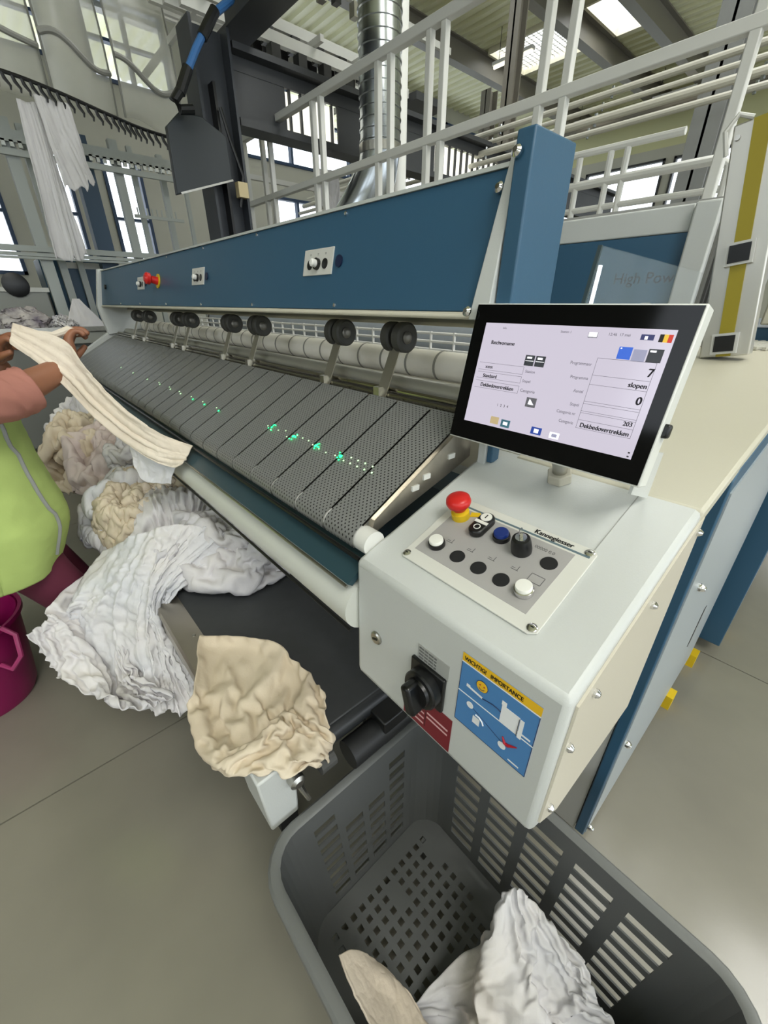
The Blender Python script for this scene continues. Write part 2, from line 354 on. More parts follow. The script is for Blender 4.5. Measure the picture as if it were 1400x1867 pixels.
# ---- platform with railing on top of the ironer
p = thing('platform_railing', 'tall light-grey square-tube guard railing on the platform behind the blue header', 'railing', (-2.6, 2.35, 1.86))
MB().bar((-4.67, 2.35, 2.875), (1.6, 2.35, 2.875), .05, .05).build('top_rail', RAILM, p, bevel=.004)
MB().bar((-4.67, 2.35, 2.375), (1.6, 2.35, 2.375), .045, .045).build('middle_rail', RAILM, p, bevel=.004)
for x in (-4.65, -4.30, -4.16, -3.46, -3.35, -2.70, -2.58, -2.25, -2.14, -1.50, -1.37, -.66, -.15, .1):
    MB().bar((x, 2.35, 1.86), (x, 2.35, 2.855), .040, .038, (1, 0, 0)).build('post', RAILM, p, bevel=.004)
MB().box(-4.7, 1.6, 2.25, 3.6, 1.845, 1.862).build('deck', mat('deck_grey', (150, 150, 146), .6), p)
MB().bar((-4.65, 2.35, 2.6), (-4.65, 3.5, 2.6), .04, .04).build('return_rail', RAILM, p)
p = thing('tube_handrail', 'low white tube handrail on the platform right of the blue end box', 'railing', (-1.0, 2.62, 1.86))
MB().path([(-1.75, 2.62, 2.06), (-.74, 2.62, 2.06), (-.69, 2.62, 2.03), (-.68, 2.62, 1.87)], .02, 10).build('hand_rail', RAILM, p, smooth=True)
MB().path([(-1.75, 2.62, 1.95), (-.7, 2.62, 1.95)], .014, 8).build('knee_rail', RAILM, p, smooth=True)
for x in (-1.38, -1.22, -1.14): MB().path([(x, 2.62, 1.862), (x, 2.62, 2.18)], .016, 8).build('post', RAILM, p, smooth=True)
MB().path([(-1.75, 2.62, 2.2), (-.9, 2.62, 2.19)], .016, 8).build('upper_rail', RAILM, p, smooth=True)
for i, (z, y, r, lb) in enumerate(((2.98, 5.0, .026, 'lowest of the white pipes above the platform'), (3.10, 5.1, .034, 'second white pipe up above the platform'), (3.22, 5.2, .022, 'third white pipe up above the platform'), (3.36, 5.35, .03, 'topmost of the white pipes above the platform'))):
    t = thing('overhead_pipe', lb, 'pipe', (-3, y, z), 'white pipes above the platform')
    MB().path([(-8, y, z), (2.5, y, z)], r, 10).build('pipe', mat('pipe_white', (192, 190, 178), .4), t, smooth=True)
    for x in (-5.2, -3.9, -2.6, -1.3):
        MB().path([(x, y, z - r * 1.5), (x, y, z + r * 1.5)], r * .5, 6).build('clamp', GALV, t)
# ---- ducts
d = thing('spiral_duct', 'shiny ribbed spiral air duct standing behind the railing', 'duct', (-3.31, 2.9, 2.3))
pr = []; z = 2.62
while z < 5.9: pr += [(.165, z - 2.6), (.165, z - 2.6 + .05), (.172, z - 2.6 + .055), (.172, z - 2.6 + .065)]; z += .068
MB().lathe((-3.31, 2.9, 2.6), (0, 0, 1), pr, 28).build('spiral_tube', GALV, d, smooth=True, angle=30)
MB().path([(-3.31, 2.9, 2.62), (-3.33, 2.88, 2.48), (-3.40, 2.84, 2.34), (-3.52, 2.78, 2.18), (-3.6, 2.74, 1.9)], [.165, .17, .18, .19, .2], 20).build('elbow', GALV, d, smooth=True, angle=70)
MB().lathe((-3.31, 2.9, 2.6), (0, 0, 1), [(.176, 0), (.176, .06)], 28).build('clamp_ring', STEEL, d)
tag(MB().path([(-3.42, 3.2, 1.87), (-3.42, 3.2, 5.9)], .08, 14).build('vertical_pipe', mat('pipe_bright', (236, 236, 230), .4), smooth=True), 'white vertical pipe right beside the spiral duct', 'pipe')
# ---- overhead rails crowded at the top
for i, (x, z, lb) in enumerate(((-4.55, 3.62, 'lowest pale conveyor rail beneath the overhead machinery'), (-4.72, 3.80, 'second pale conveyor rail in the overhead machinery'), (-4.88, 3.74, 'third pale conveyor rail in the overhead machinery'), (-5.05, 3.96, 'fourth pale conveyor rail in the overhead machinery'), (-5.2, 3.86, 'fifth pale conveyor rail in the overhead machinery'), (-5.4, 4.12, 'highest pale conveyor rail in the overhead machinery'))):
    t = thing('conveyor_rail', lb, 'rail', (x, 3.6, z), 'overhead conveyor rails')
    MB().bar((x, 1.9, z), (x, 4.4, z), .05, .08).build('rail', RAILM, t)
    for q in range(5):
        y = 2.7 + q * .28 + .05 * (i % 2); MB().box(x - .05, x + .05, y - .045, y + .045, z - .16, z - .05).build('trolley', BLACK, t)
        MB().path([(x, y, z - .16), (x, y, z - .26)], .008, 6).build('hook', STEEL, t)
for i, (x, z) in enumerate(((-5.6, 3.98), (-5.8, 4.3), (-6.0, 4.12), (-6.2, 4.5), (-4.65, 4.2), (-4.95, 4.4))):
    t = thing('conveyor_rail', 'slim pale overhead rail with trolleys, %s in height beside the duct' % ('lowest but two', 'third highest', 'fourth highest', 'highest', 'lowest but one', 'second highest')[i], 'rail', (x, 3.6, z), 'high overhead rails')
    MB().bar((x, 1.9, z), (x, 5.2, z), .04, .06).build('rail', RAILM, t)
    for q in range(4): MB().box(x - .04, x + .04, 2.9 + q * .4, 2.97 + q * .4, z - .14, z - .03).build('trolley', BLACK if i % 2 else STEEL, t)
for i in range(5):
    t = tag(MB().bar((-6.3, 2.1 + i * .52, 3.69), (-4.4, 2.1 + i * .52, 3.69), .04, .05).build('cross_rail', RAILM), 'pale cross rail under the overhead machinery, %s from the dark column' % ('first', 'second', 'third', 'fourth', 'fifth')[i], 'rail', 'overhead cross rails')
tag(MB().box(-5.5, -4.4, 4.4, 4.9, 3.55, 3.62).build('catch_tray', DARKST), 'dark tray hanging below the overhead rails beside the duct', 'tray')
t = thing('pneumatic_hose', 'blue air pipe with black couplings hanging beside the dark column', 'pipe', (-3.7, 1.5, 2.85))
MB().path([(-3.7, 2.1, 3.62), (-3.7, 1.9, 3.32), (-3.7, 1.745, 3.2), (-3.7, 1.6, 3.0), (-3.7, 1.51, 2.86)], .024, 10).build('pipe', mat('air_blue', (58, 110, 170), .35), t, smooth=True)
for a, b in (((-3.7, 1.78, 3.24), (-3.7, 1.66, 3.08)), ((-3.7, 1.53, 2.9), (-3.7, 1.45, 2.76))): MB().path([a, b], .033, 10).build('coupling', BLACK, t, smooth=True)
MB().path([(-3.7, 1.46, 2.78), (-3.7, 1.40, 2.71), (-3.7, 1.43, 2.67), (-3.7, 1.52, 2.69)], .03, 10).build('valve', BLACK, t, smooth=True)
t = thing('hanging_display', 'dark flat display panel hanging on the left of the column', 'display', (-4.0, 1.5, 2.4))
MB().prismn([(-3.86, 1.36, 2.60), (-3.86, 1.46, 2.69), (-3.86, 1.62, 2.70), (-3.86, 1.79, 2.62), (-3.86, 1.79, 2.36), (-3.86, 1.345, 2.21)], (.05, 0, 0)).build('case', mat('display_case', (44, 50, 54), .4), t, bevel=.006)
MB().bar((-3.80, 1.37, 2.22), (-3.80, 1.79, 2.355), .012, .012).build('lower_trim', STEEL, t)
MB().box(-3.88, -3.85, 1.70, 1.78, 2.5, 2.56).build('bracket', DARKST, t)

# ---- bag conveyor on the left: curved chain rail, hooks, clear guard sheets
t = thing('chain_rail', 'curved black chain rail with a row of hooks hanging below the clear sheets', 'conveyor', (-5, 1.2, 2.95))
cp = catmull([(-5.0, .2, 3.04), (-5.0, .64, 3.03), (-5.0, .96, 2.99), (-5.0, 1.32, 2.92), (-5.0, 1.58, 2.875), (-5.0, 1.95, 2.85)], 60)
MB().path([tuple(q) for q in cp], .014, 8).build('rail', BLACK, t, smooth=True)
hk = None
for i in range(4, 58, 2):
    q = cp[i]
    if hk is None:
        hk = MB().path([(q[0], q[1], q[2]), (q[0], q[1] + .01, q[2] - .04), (q[0], q[1] + .035, q[2] - .075), (q[0], q[1] + .03, q[2] - .1)], [.012, .014, .010, .006], 6).build('hook', BLACK, t, smooth=True); q0 = q
    else: c = hk.copy(); C.objects.link(c); c.location = Vector(hk.location) + Vector(q - q0)
CLEAR = mat('clear_guard_sheet', (214, 214, 204), .25, alpha=.42, var=(3, .12))
for i, (y0, y1, zb, lb) in enumerate(((.15, .98, 3.25, 'clear plastic guard sheet above the chain rail, farthest left'), (1.0, 1.50, 3.25, 'middle clear plastic guard sheet above the chain rail'), (1.52, 2.1, 3.3, 'clear plastic guard sheet nearest the dark column'))):
    P = np.zeros((24, 24, 3))
    for a in range(24):
        for b in range(24):
            u = a / 23; v = b / 23; y = y0 + (y1 - y0) * u
            P[b, a] = (-5.35 + .10 * math.sin(u * 3 + i) + .05 * math.sin(v * 5), y, 3.0 + .02 * math.sin(u * 7) + v * 1.35)
    o = tag(MB().grid(P).build('guard_sheet', CLEAR, smooth=True, solid=.004), lb, 'sheet', 'clear guard sheets')
    MB().path([tuple(np.array(P[6, a]) + np.array([.01, 0, .05 * math.sin(a / 23 * 4 + i)])) for a in range(24)], .022, 8).build('stiffener', mat('stiffener_grey', (150, 150, 144), .5), o, smooth=True)
    MB().path([tuple(P[b, 0]) for b in range(24)], .009, 6).build('seam', mat('seam_grey', (130, 130, 124), .6), o)
    MB().path([tuple(P[b, 23]) for b in range(0, 24, 2)], .008, 6).build('seam', mat('seam_grey', (130, 130, 124), .6), o)
STRUT = mat('strut_pale', (176, 182, 178), .45)
lab = ['leftmost tilted pale strut of the storage frame', 'pale storage-frame strut second from the left edge', 'pale storage-frame strut behind the hanging linen', 'pale storage-frame strut right of the hanging linen', 'slim pale storage-frame strut before the bright window', 'pale storage-frame strut left of the dark display', 'thin pale storage-frame strut under the dark display', 'dark blue storage-frame strut beside the linen']
for i, (y, wd, m) in enumerate(((.66, .10, STRUT), (.80, .07, STRUT), (.98, .06, STRUT), (1.54, .08, STRUT), (1.72, .05, STRUT), (2.05, .06, STRUT), (2.22, .04, STRUT), (1.24, .16, mat('strut_blue', (62, 84, 106), .5)))):
    o = tag(MB().bar((-6.0 - .1 * (i % 3), y, 0), (-6.0 - .1 * (i % 3), y, 3.0), wd, wd, (1, 0, 0)).build('frame_strut', m), lab[i], 'strut', 'storage frame struts')
t = thing('storage_frame', 'pale horizontal frame rails with fittings along the storage conveyor', 'frame', (-6.1, 1.4, 2))
for z, hgt in ((1.98, .05), (2.86, .09), (2.74, .05), (1.93, .03), (1.9, .02)): MB().bar((-5.93, -.4, z), (-5.93, 2.6, z), .04, hgt).build('rail', STRUT, t)
for i in range(30): MB().box(-5.95, -5.91, .6 + i * .062, .63 + i * .062, 2.78, 2.83).build('fitting', mat('fitting_pale', (200, 204, 200), .3, .6), t)
for i in range(9): MB().bar((-5.9, 1.62 + i * .05, 2.36), (-5.9, 1.62 + i * .05, 2.43), .012, .012, (1, 0, 0)).build('peg', STRUT, t)
MB().bar((-5.9, 1.58, 2.35), (-5.9, 2.1, 2.35), .02, .03).build('peg_rail', STRUT, t)
hangs = [((-5.0, .80, 2.94), (-5.0, 1.04, 2.93), (-5.0, .86, 2.36), (-5.0, 1.10, 2.44), 'long translucent white cloth hanging from the chain rail'), ((-5.05, .70, 2.9), (-5.05, .84, 2.9), (-5.05, .64, 1.86), (-5.05, .88, 1.88), 'lower grey-white cloth hanging behind the long one'),
         ((-4.75, 3.25, 3.55), (-4.75, 3.42, 3.55), (-4.75, 3.2, 3.05), (-4.75, 3.45, 3.05), 'small white cloth hanging from the overhead rails'), ((-4.3, 2.95, 2.7), (-4.3, 3.2, 2.7), (-4.3, 2.95, 2.42), (-4.3, 3.2, 2.38), 'white cloth bag hanging beside the spiral duct')]
SHEER = mat('sheer_linen', (222, 220, 220), .9, alpha=.88)
for i, (a, b, c, d, lb) in enumerate(hangs):
    a, b, c, d = map(np.array, (a, b, c, d)); rows = [[a * (1 - s) * (1 - q) + b * s * (1 - q) + c * (1 - s) * q + d * s * q + np.array([.02 * math.sin(s * 9 + q * 2 + i), 0, -.02 * math.sin(s * 3.1) * q]) for s in np.linspace(0, 1, 6)] for q in np.linspace(0, 1, 5)]
    tag(MB().grid(sheet_grid(rows, 50, 60, .022, 7, .005, 12, i * 3.3, hem=.08)).build('hanging_cloth', SHEER, smooth=True, solid=.003, angle=180), lb, 'cloth', 'hanging linen')
# ---- distant machines on the left
t = thing('blue_machine', 'blue laundry machine standing at the far end beyond the feeder', 'machine', (-6.3, .8, 0))
MB().box(-6.8, -6.26, .62, 1.38, 0, 1.93).build('cabinet', DBLUE, t, bevel=.01); MB().box(-6.26, -6.24, .70, .78, .9, 1.92).build('upright', BLUE, t)
MB().box(-6.26, -6.22, .95, 1.0, 1.45, 1.62).build('hood_knob', BLACK, t); MB().box(-6.26, -6.25, .8, 1.3, 1.84, 1.9).build('trim_strip', RAILM, t)
t = thing('grey_machine', 'grey panelled machine at the far left edge', 'machine', (-6.2, 0, 0))
MB().box(-6.5, -6.0, -.6, .58, 0, 1.62).build('cabinet', mat('machine_grey', (150, 152, 146), .5), t, bevel=.01); MB().box(-6.02, -5.98, -.6, .6, 1.60, 1.64).build('top_trim', RAILM, t)
MB().lathe((-6.0, .34, 1.66), (1, 0, 0), [(.11, 0), (.11, .02), (.07, .03)], 20).build('dark_port', BLACK, t, smooth=True)
t = thing('sorting_table', 'grey sorting table with steel edge left of the blue header', 'table', (-4.7, .5, 0))
MB().box(-5.2, -4.4, -.3, .78, 1.20, 1.31).build('tabletop', mat('table_grey', (140, 142, 136), .5), t); MB().box(-4.42, -4.38, -.3, .78, 1.29, 1.325).build('edge_strip', STEEL, t)
MB().box(-5.1, -4.45, -.25, .72, .4, 1.2).build('skirt', mat('skirt_grey', (112, 114, 110), .6), t)
for x, y in ((-5.1, -.2), (-4.5, -.2), (-5.1, .7), (-4.5, .7)): MB().bar((x, y, 0), (x, y, 1.2), .05, .05, (1, 0, 0)).build('leg', STEEL, t)
tag(lump('linen_heap', (-4.75, .22, 0), .22, .2, .16, 1.31, linen_mat('linen_mottled', (206, 200, 196), (120, 112, 124), 9), None, 3.1, 40), 'mottled linen heap lying on the grey sorting table', 'linen')
tag(lump('linen_heap', (-4.75, .5, 0), .2, .14, .10, 1.31, LW, None, 8.4, 40), 'low white linen heap at the table end near the blue machine', 'linen')
P = np.array([[(-4.6, .62 + .02 * a * (1 + r * .9), 1.31 + (1 - r / 6) * .22) for a in np.linspace(-1, 1.4, 6)] for r in range(7)])
tag(MB().grid(sheet_grid(P, 20, 24, .01, 4, .003, 12, 2.2)).build('hanging_cloth', LW, smooth=True, solid=.003, angle=180), 'pointed white cloth propped up on the sorting table', 'cloth')
# ------------------------------------------------------------------ ironer behind the feeder
t = thing('flatwork_ironer', 'large blue and white ironer standing behind the feeder under the platform', 'machine', (-2.0, 2.2, 0))
MB().box(-3.9, -.57, 2.24, 3.6, .1, 1.845).build('housing', WHITE, t)
MB().box(-3.9, -.65, 2.2, 2.24, 1.752, 1.845).build('white_band', WHITE, t, bevel=.006)
fp = MB().box(-3.9, -.645, 2.205, 2.24, 1.42, 1.75).build('front_panel', BLUE, t)
text('High Power', (-.90, 2.203, 1.575), (1, 0, 0), (0, 0, 1), .062, mat('print_dark_blue', (24, 40, 60), .5), fp)
MB().box(-.645, -.555, 2.17, 2.26, .3, 1.845).build('side_post', WHITE, t, bevel=.008)
gp = MB(); gp.box(-.555, -.545, 2.2, 2.9, 1.3, 1.84); gp.build('side_grille', mat('grille_grey', (112, 112, 106), .6), t)
for i in range(8): MB().box(-.545, -.535, 2.23 + i * .055, 2.245 + i * .055, 1.32, 1.8).build('grille_slat', mat('grille_slat_grey', (70, 70, 68), .6), t)
MB().box(-3.9, -.6, 1.95, 2.2, 1.0, 1.3).build('lower_cover', CREAM, t)
MB().path([(-3.6, 1.46, 1.37), (-.5, 1.46, 1.37)], .125, 28).build('padded_roll', mat('roll_padding', (176, 184, 196), .9, var=(8, .1), bump=(60, .4)), t, smooth=True, angle=60)
for x in (-3.62, -.49): MB().lathe((x, 1.46, 1.37), (1, 0, 0), [(.13, -.01), (.13, .01)], 24).build('roll_end', STEEL, t)
gd = MB()
for z in (1.335, 1.36, 1.385, 1.41): gd.path([(-3.5, 1.1, z), (-.5, 1.1, z)], .0045, 6)
for i in range(31): gd.path([(-3.5 + i * .1, 1.1, 1.32), (-3.5 + i * .1, 1.1, 1.415)], .005, 6)
gd.build('finger_guard', mat('guard_white', (235, 235, 232), .5), t)
MB().box(-3.6, -.5, 1.08, 1.12, 1.0, 1.325).build('guard_base', CREAM, t)
g = MB().prismn([(-.45, .93, 1.34), (-.45, 1.75, 1.36), (-.45, 1.75, 1.585), (-.45, .995, 1.605)], (.006, 0, 0)).build('guard_window', mat('acrylic_clear', (200, 215, 222), .04, alpha=.10), t)
MB().path([(-.447, .985, 1.36), (-.447, 1.01, 1.57)], .006, 8).build('window_handle', CHROME, g, smooth=True)
MB().bar((-.447, .93, 1.34), (-.447, .995, 1.605), .008, .006).build('window_edge', mat('acrylic_edge', (70, 84, 88), .2), g)
lc = thing('light_curtain_post', 'leaning aluminium guard post with yellow strip and two dark square sensors', 'post', (-.3, 1.6, 1.37))
pb, pt = Vector((-.285, 1.6, 1.36)), Vector((-.375, 1.6, 1.91)); ax = (pt - pb).normalized(); sx = Vector((0, 1, 0)).cross(ax).normalized()
MB().obox((pb + pt) / 2, sx, ax, (0, 1, 0), .115, (pt - pb).length, .05).build('profile', ALU, lc, bevel=.004)
MB().obox((pb + pt) / 2 + Vector((0, -.026, 0)) , sx, ax, (0, 1, 0), .034, (pt - pb).length * .995, .006).build('yellow_strip', mat('dull_yellow', (150, 136, 30), .5), lc)
for f_ in (.47, .065):
    q = pb.lerp(pt, f_) + Vector((0, -.032, 0)); u = (sx * .9 + ax * .35).normalized()
    s = MB().obox(q, sx, ax, (0, 1, 0), .06, .055, .012).build('sensor', mat('sensor_rim', (200, 200, 196), .4), lc); MB().obox(q + Vector((0, -.007, 0)), sx, ax, (0, 1, 0), .046, .042, .004).build('sensor_lens', BLACK, s)
MB().path([pt + sx * .0 + Vector((-.055, -.02, -.07)), pt + Vector((-.07, -.03, -.02)), pt + Vector((-.05, -.03, .01)), pt + Vector((-.02, -.02, 0))], .006, 8).build('cable', RAILM, lc, smooth=True)
for s in (-.045, .045): MB().lathe(pt - ax * .03 + sx * s + Vector((0, -.027, 0)), (0, -1, 0), [(.006, 0), (.006, .004)], 10).build('screw', STEEL, lc)
t = thing('side_cabinet', 'dark blue machine cabinet beside the side guard panel at the right edge', 'cabinet', (-.1, 2.4, 0))
MB().box(-.5, -.005, 2.13, 3.6, .06, 1.42).build('body', mat('cabinet_side', (146, 154, 158), .4), t)
MB().box(-.5, -.005, 2.1, 2.13, .07, 1.42).build('front_door', BLUE, t, bevel=.004)
MB().box(-.30, -.02, 2.05, 2.13, 1.43, 1.53).build('top_box', CREAM, t, bevel=.006)
for y in (2.3, 3.3): MB().box(-.06, -.01, y, y + .05, 0, .06).build('foot', YEL, t)
MB().box(-.003, .0, 2.35, 2.37, .62, .86).build('slot_handle', BLACK, t)
# ------------------------------------------------------------------ feeder
XL, XR = -3.62, -.488
fd = thing('spreading_feeder', 'long blue and white laundry feeding machine with a perforated belt table', 'machine', (-2.0, .9, 0))
BELT = bpy.data.materials.new('perforated_belt'); BELT.use_nodes = True
nt = BELT.node_tree; b = nt.nodes['Principled BSDF']; b.inputs['Roughness'].default_value = .42; b.inputs['Specular IOR Level'].default_value = .6
tc = nt.nodes.new('ShaderNodeTexCoord'); sp = nt.nodes.new('ShaderNodeSeparateXYZ'); nt.links.new(tc.outputs['Object'], sp.inputs[0])
def mth(op, a, b_=None, c=None):
    n = nt.nodes.new('ShaderNodeMath'); n.operation = op
    for i, q in enumerate((a, b_, c)):
        if q is None: continue
        if isinstance(q, (int, float)): n.inputs[i].default_value = q
        else: nt.links.new(q, n.inputs[i])
    return n.outputs[0]
sl = mth('ADD', mth('MULTIPLY', sp.outputs['Y'], .877), mth('MULTIPLY', sp.outputs['Z'], .48))
def holes(ox, oy, px=.0104, py=.0118):
    a = mth('SUBTRACT', mth('FRACT', mth('ADD', mth('DIVIDE', sp.outputs['X'], px), 50 + ox)), .5); c = mth('SUBTRACT', mth('FRACT', mth('ADD', mth('DIVIDE', sl, py), 50 + oy)), .5)
    a = mth('MULTIPLY', a, px); c = mth('MULTIPLY', c, py)
    return mth('SQRT', mth('ADD', mth('MULTIPLY', a, a), mth('MULTIPLY', c, c)))
hm = mth('MINIMUM', holes(0, 0), holes(.5, .5)); msk = mth('LESS_THAN', hm, .0017)
ns = nt.nodes.new('ShaderNodeTexNoise'); ns.inputs['Scale'].default_value = 260; nt.links.new(tc.outputs['Object'], ns.inputs['Vector'])
m1 = nt.nodes.new('ShaderNodeMix'); m1.data_type = 'RGBA'; m1.inputs[6].default_value = srgb((112, 114, 112)) + (1,); m1.inputs[7].default_value = srgb((136, 137, 135)) + (1,); nt.links.new(ns.outputs['Fac'], m1.inputs[0])
m2 = nt.nodes.new('ShaderNodeMix'); m2.data_type = 'RGBA'; m2.inputs[7].default_value = srgb((18, 18, 18)) + (1,); nt.links.new(msk, m2.inputs[0]); nt.links.new(m1.outputs[2], m2.inputs[6]); nt.links.new(m2.outputs[2], b.inputs['Base Color'])
MATS['perforated_belt'] = BELT
# section: roller centre (yc,zc), slope direction
sd = Vector((0, .233, .128)).normalized(); sn = Vector((0, -sd.z, sd.y)); yc, zc = .388, 1.126; rr = .0262
tp = Vector((0, .366, 1.144)); te = Vector((0, .652, 1.3011))
tp = Vector((0, yc, zc)) + sn * rr
prof = []
for a in range(0, 15):
    ang = math.radians(205 - a * (205 - 118.8) / 14); prof.append((yc + rr * math.cos(ang), zc + rr * math.sin(ang)))
L_ = (te.y - tp.y) / sd.y
for q in (.1, .3, .5, .7, .9, 1): prof.append((tp.y + sd.y * L_ * q, tp.z + sd.z * L_ * q))
prof.append((te.y + .012, te.z - .004)); prof = [(prof[0][0] + .03, prof[0][1] - .008)] + prof
thick = .0022
def belt_mesh(wd):
    mb = MB(); out = prof; inn = [(y + .0025 * (1 if i < 6 else .5), z - .0022) for i, (y, z) in enumerate(prof)]
    P = np.array([[(x, y, z) for y, z in out] for x in (0, wd)]); mb.grid(P); return mb
pitch = .1032; gaps = [XR] + [-.581 - i * pitch for i in range(30)]
b0 = None
for a, c in zip(gaps[:-1], gaps[1:]):
    if c < XL + .01: break
    if b0 is None or len([o for o in fd.children if o.name.startswith('belt')]) == 1:
        o = belt_mesh(a - c - .005).build('belt', BELT, fd); o.location = (c + .0025 - wloc(fd).x + 2.0 - 2.0, 0, 0)
        # keep the section where it stands: mesh was shifted by the parent's place, so only x moves
        o.location = (c + .0025, 0, 0); b0 = o; bx = c + .0025
    else:
        d_ = b0.copy(); C.objects.link(d_); d_.location = (c + .0025, 0, 0)
MB().path([(XL, yc, zc), (-.462, yc, zc)], rr - .003, 20).build('front_roller', mat('roller_white', (226, 226, 220), .4), fd, smooth=True, angle=50)
bed = [(tp.y + sd.y * L_ * q - sn.y * .006, tp.z + sd.z * L_ * q - sn.z * .006) for q in (0.02, 1)]; bed += [(bed[1][0], bed[1][1] - .06), (bed[0][0] + .02, bed[0][1] - .03)]
MB().prism(bed, XL, -.492).build('belt_bed', STEEL, fd)
MB().prism([(.40, 1.128), (.41, 1.155), (.655, 1.290), (.672, 1.285), (.672, 1.215), (.60, 1.19)], -.494, -.486).build('side_cheek', mat('cheek_steel', (206, 198, 184), .3, .9, var=(30, .25)), fd)
for y, z in ((.50, 1.185), (.53, 1.20), (.60, 1.225)): MB().box(-.486, -.482, y, y + .018, z, z + .010).build('fixing_clip', mat('clip_white', (228, 228, 222), .4), fd)
# green and pale spots of light on the belt, put in as glowing discs
GREEN = mat('light_spot_green', (40, 230, 130), .4, emit=((40, 255, 140), 2.6)); PALE = mat('light_spot_pale', (200, 230, 190), .4, emit=((190, 240, 180), 1.3))
random.seed(3)
def slope_pt(x, y): return Vector((x, y, tp.z + (y - tp.y) * sd.z / sd.y)) + sn * .0022
def dot(x, y, r, m):
    MB().lathe(slope_pt(x, y), sn, [(r, 0), (r * .8, .0012)], 10).build('light_spot', m, fd)
for x in (-.678, -.775, -.874, -.984): 
    dot(x, .480, .0045 if x > -.9 else .0035, GREEN)
    for k in range(5): dot(x + random.uniform(-.012, .014), .480 + random.uniform(-.010, .010), .0021, GREEN)
for k in range(9): dot(-.66 + .0115 * k, .474 + .012 * (k % 2), .0021, PALE)
for k in range(12): dot(-.70 - .028 * k + random.uniform(-.006, .006), .478 + random.uniform(-.008, .008), .0018, PALE)
for x in (-1.30, -1.42, -1.53, -1.66, -1.78, -1.92): dot(x, .462, .0036, GREEN if x > -1.6 else PALE); dot(x - .03, .468, .0026, PALE)
for x in (-2.1, -2.35, -2.6): dot(x, .46, .004, PALE)
# rods, trough, ringed roller
RODS = mat('rod_steel', (170, 166, 152), .22, 1.0)
for y, z, r in ((.668, 1.302, .006), (.684, 1.313, .006)): MB().path([(XL, y, z), (-.47, y, z)], r, 10).build('guide_rod', RODS, fd, smooth=True)
MB().path([(XL, .745, 1.312), (-.47, .745, 1.312)], .026, 20).build('guide_tube', mat('tube_satin', (196, 194, 182), .35, .6), fd, smooth=True, angle=50)
MB().box(XL, -.47, .76, .83, 1.318, 1.322).build('tray_lip', CREAM, fd)
ro = MB().path([(XL + .05, .865, 1.352), (-.47, .865, 1.352)], .036, 28).build('ringed_roller', ROLLW, fd, smooth=True, angle=60)
for i in range(30): MB().lathe((-.53 - i * .105, .865, 1.352), (1, 0, 0), [(.0368, -.004), (.038, 0), (.0368, .004)], 28, cap=False).build('ring', mat('ring_grey', (150, 148, 140), .6), ro, smooth=True)
WHL = mat('wheel_rubber', (66, 66, 62), .6); HUB = mat('wheel_hub', (120, 118, 112), .35, .6)
for i, x in enumerate((-.752, -.985, -1.465, -1.70, -2.165, -2.33, -2.85, -3.1)):
    a = MB().obox((x, .688, 1.365), (1, 0, 0), Vector((0, .06, .13)).normalized(), Vector((0, -.13, .06)).normalized(), .034, .155, .003).build('pressure_arm', mat('arm_steel', (178, 174, 160), .3, .8), fd)
    MB().obox((x - .012, .668, 1.308), (1, 0, 0), (0, 1, 0), (0, 0, 1), .02, .030, .024).build('arm_clamp', STEEL, a)
    for s in (-.021, .017):
        wv = MB().lathe((x + s, .716, 1.428), (1, 0, 0), [(.012, -.013), (.026, -.013), (.033, -.010), (.033, .010), (.028, .013), (.014, .009)], 28).build('wheel', WHL, a, smooth=True)
        if s > 0: MB().lathe((x + s, .716, 1.428), (1, 0, 0), [(.014, .0), (.014, .012), (.008, .016), (.004, .016)], 18).build('hub', HUB, a, smooth=True)
# header cabinet
hy0, hz0, hy1, hz1 = .628, 1.486, .676, 1.686; hn = Vector((0, -(hz1 - hz0), hy1 - hy0)).normalized(); hv = Vector((0, hy1 - hy0, hz1 - hz0)).normalized()
hp = MB().prism([(hy0, hz0), (hy1, hz1), (.80, 1.688), (.80, hz0)], -3.60, -.463).build('header_panel', BLUE, fd, bevel=.003)
MB().prism([(hy1 - .004, hz1 + .0), (hy1 - .004, hz1 + .006), (.81, hz1 + .008), (.81, hz1)], -3.60, -.45).build('header_top_edge', mat('edge_light', (200, 204, 200), .4), fd)
epm = MB(); epm.add([(-.478, .616, 1.474), (-.440, .616, 1.474), (-.443, .662, 1.712), (-.455, .662, 1.712), (-.478, .70, 1.474), (-.440, .70, 1.474), (-.443, .70, 1.712), (-.455, .70, 1.712)], [(0, 1, 2, 3), (4, 7, 6, 5), (0, 3, 7, 4), (1, 5, 6, 2), (3, 2, 6, 7), (0, 4, 5, 1)]); epm.build('end_plate', WHITE, fd, bevel=.002)
eb = MB().prism([(.628, 1.40), (.640, 1.717), (.757, 1.717), (.757, 1.40)], -.438, -.408).build('end_box', BLUE, fd, bevel=.003)
for q, yy, zq in ((0, .664, 1.66), (1, .634, 1.69), (2, .603, 1.487)):
    MB().lathe((-.475 if q == 0 else (-.43 if q == 1 else -.47), yy, zq), hn, [(.008, 0), (.008, .003), (.004, .007), (.002, .007)], 14).build('bolt', CHROME, fd, smooth=True)
MB().prism([(.622, 1.474), (.620, 1.481), (.626, 1.4855), (.72, 1.4855), (.72, 1.474)], -3.6, -.463).build('lip', CREAM, fd, bevel=.003)
MB().prism([(.775, 1.452), (.77, 1.458), (.775, 1.466), (.80, 1.488), (.82, 1.488), (.82, 1.452)], -3.6, -.463).build('lower_lip', CREAM, fd, bevel=.003)
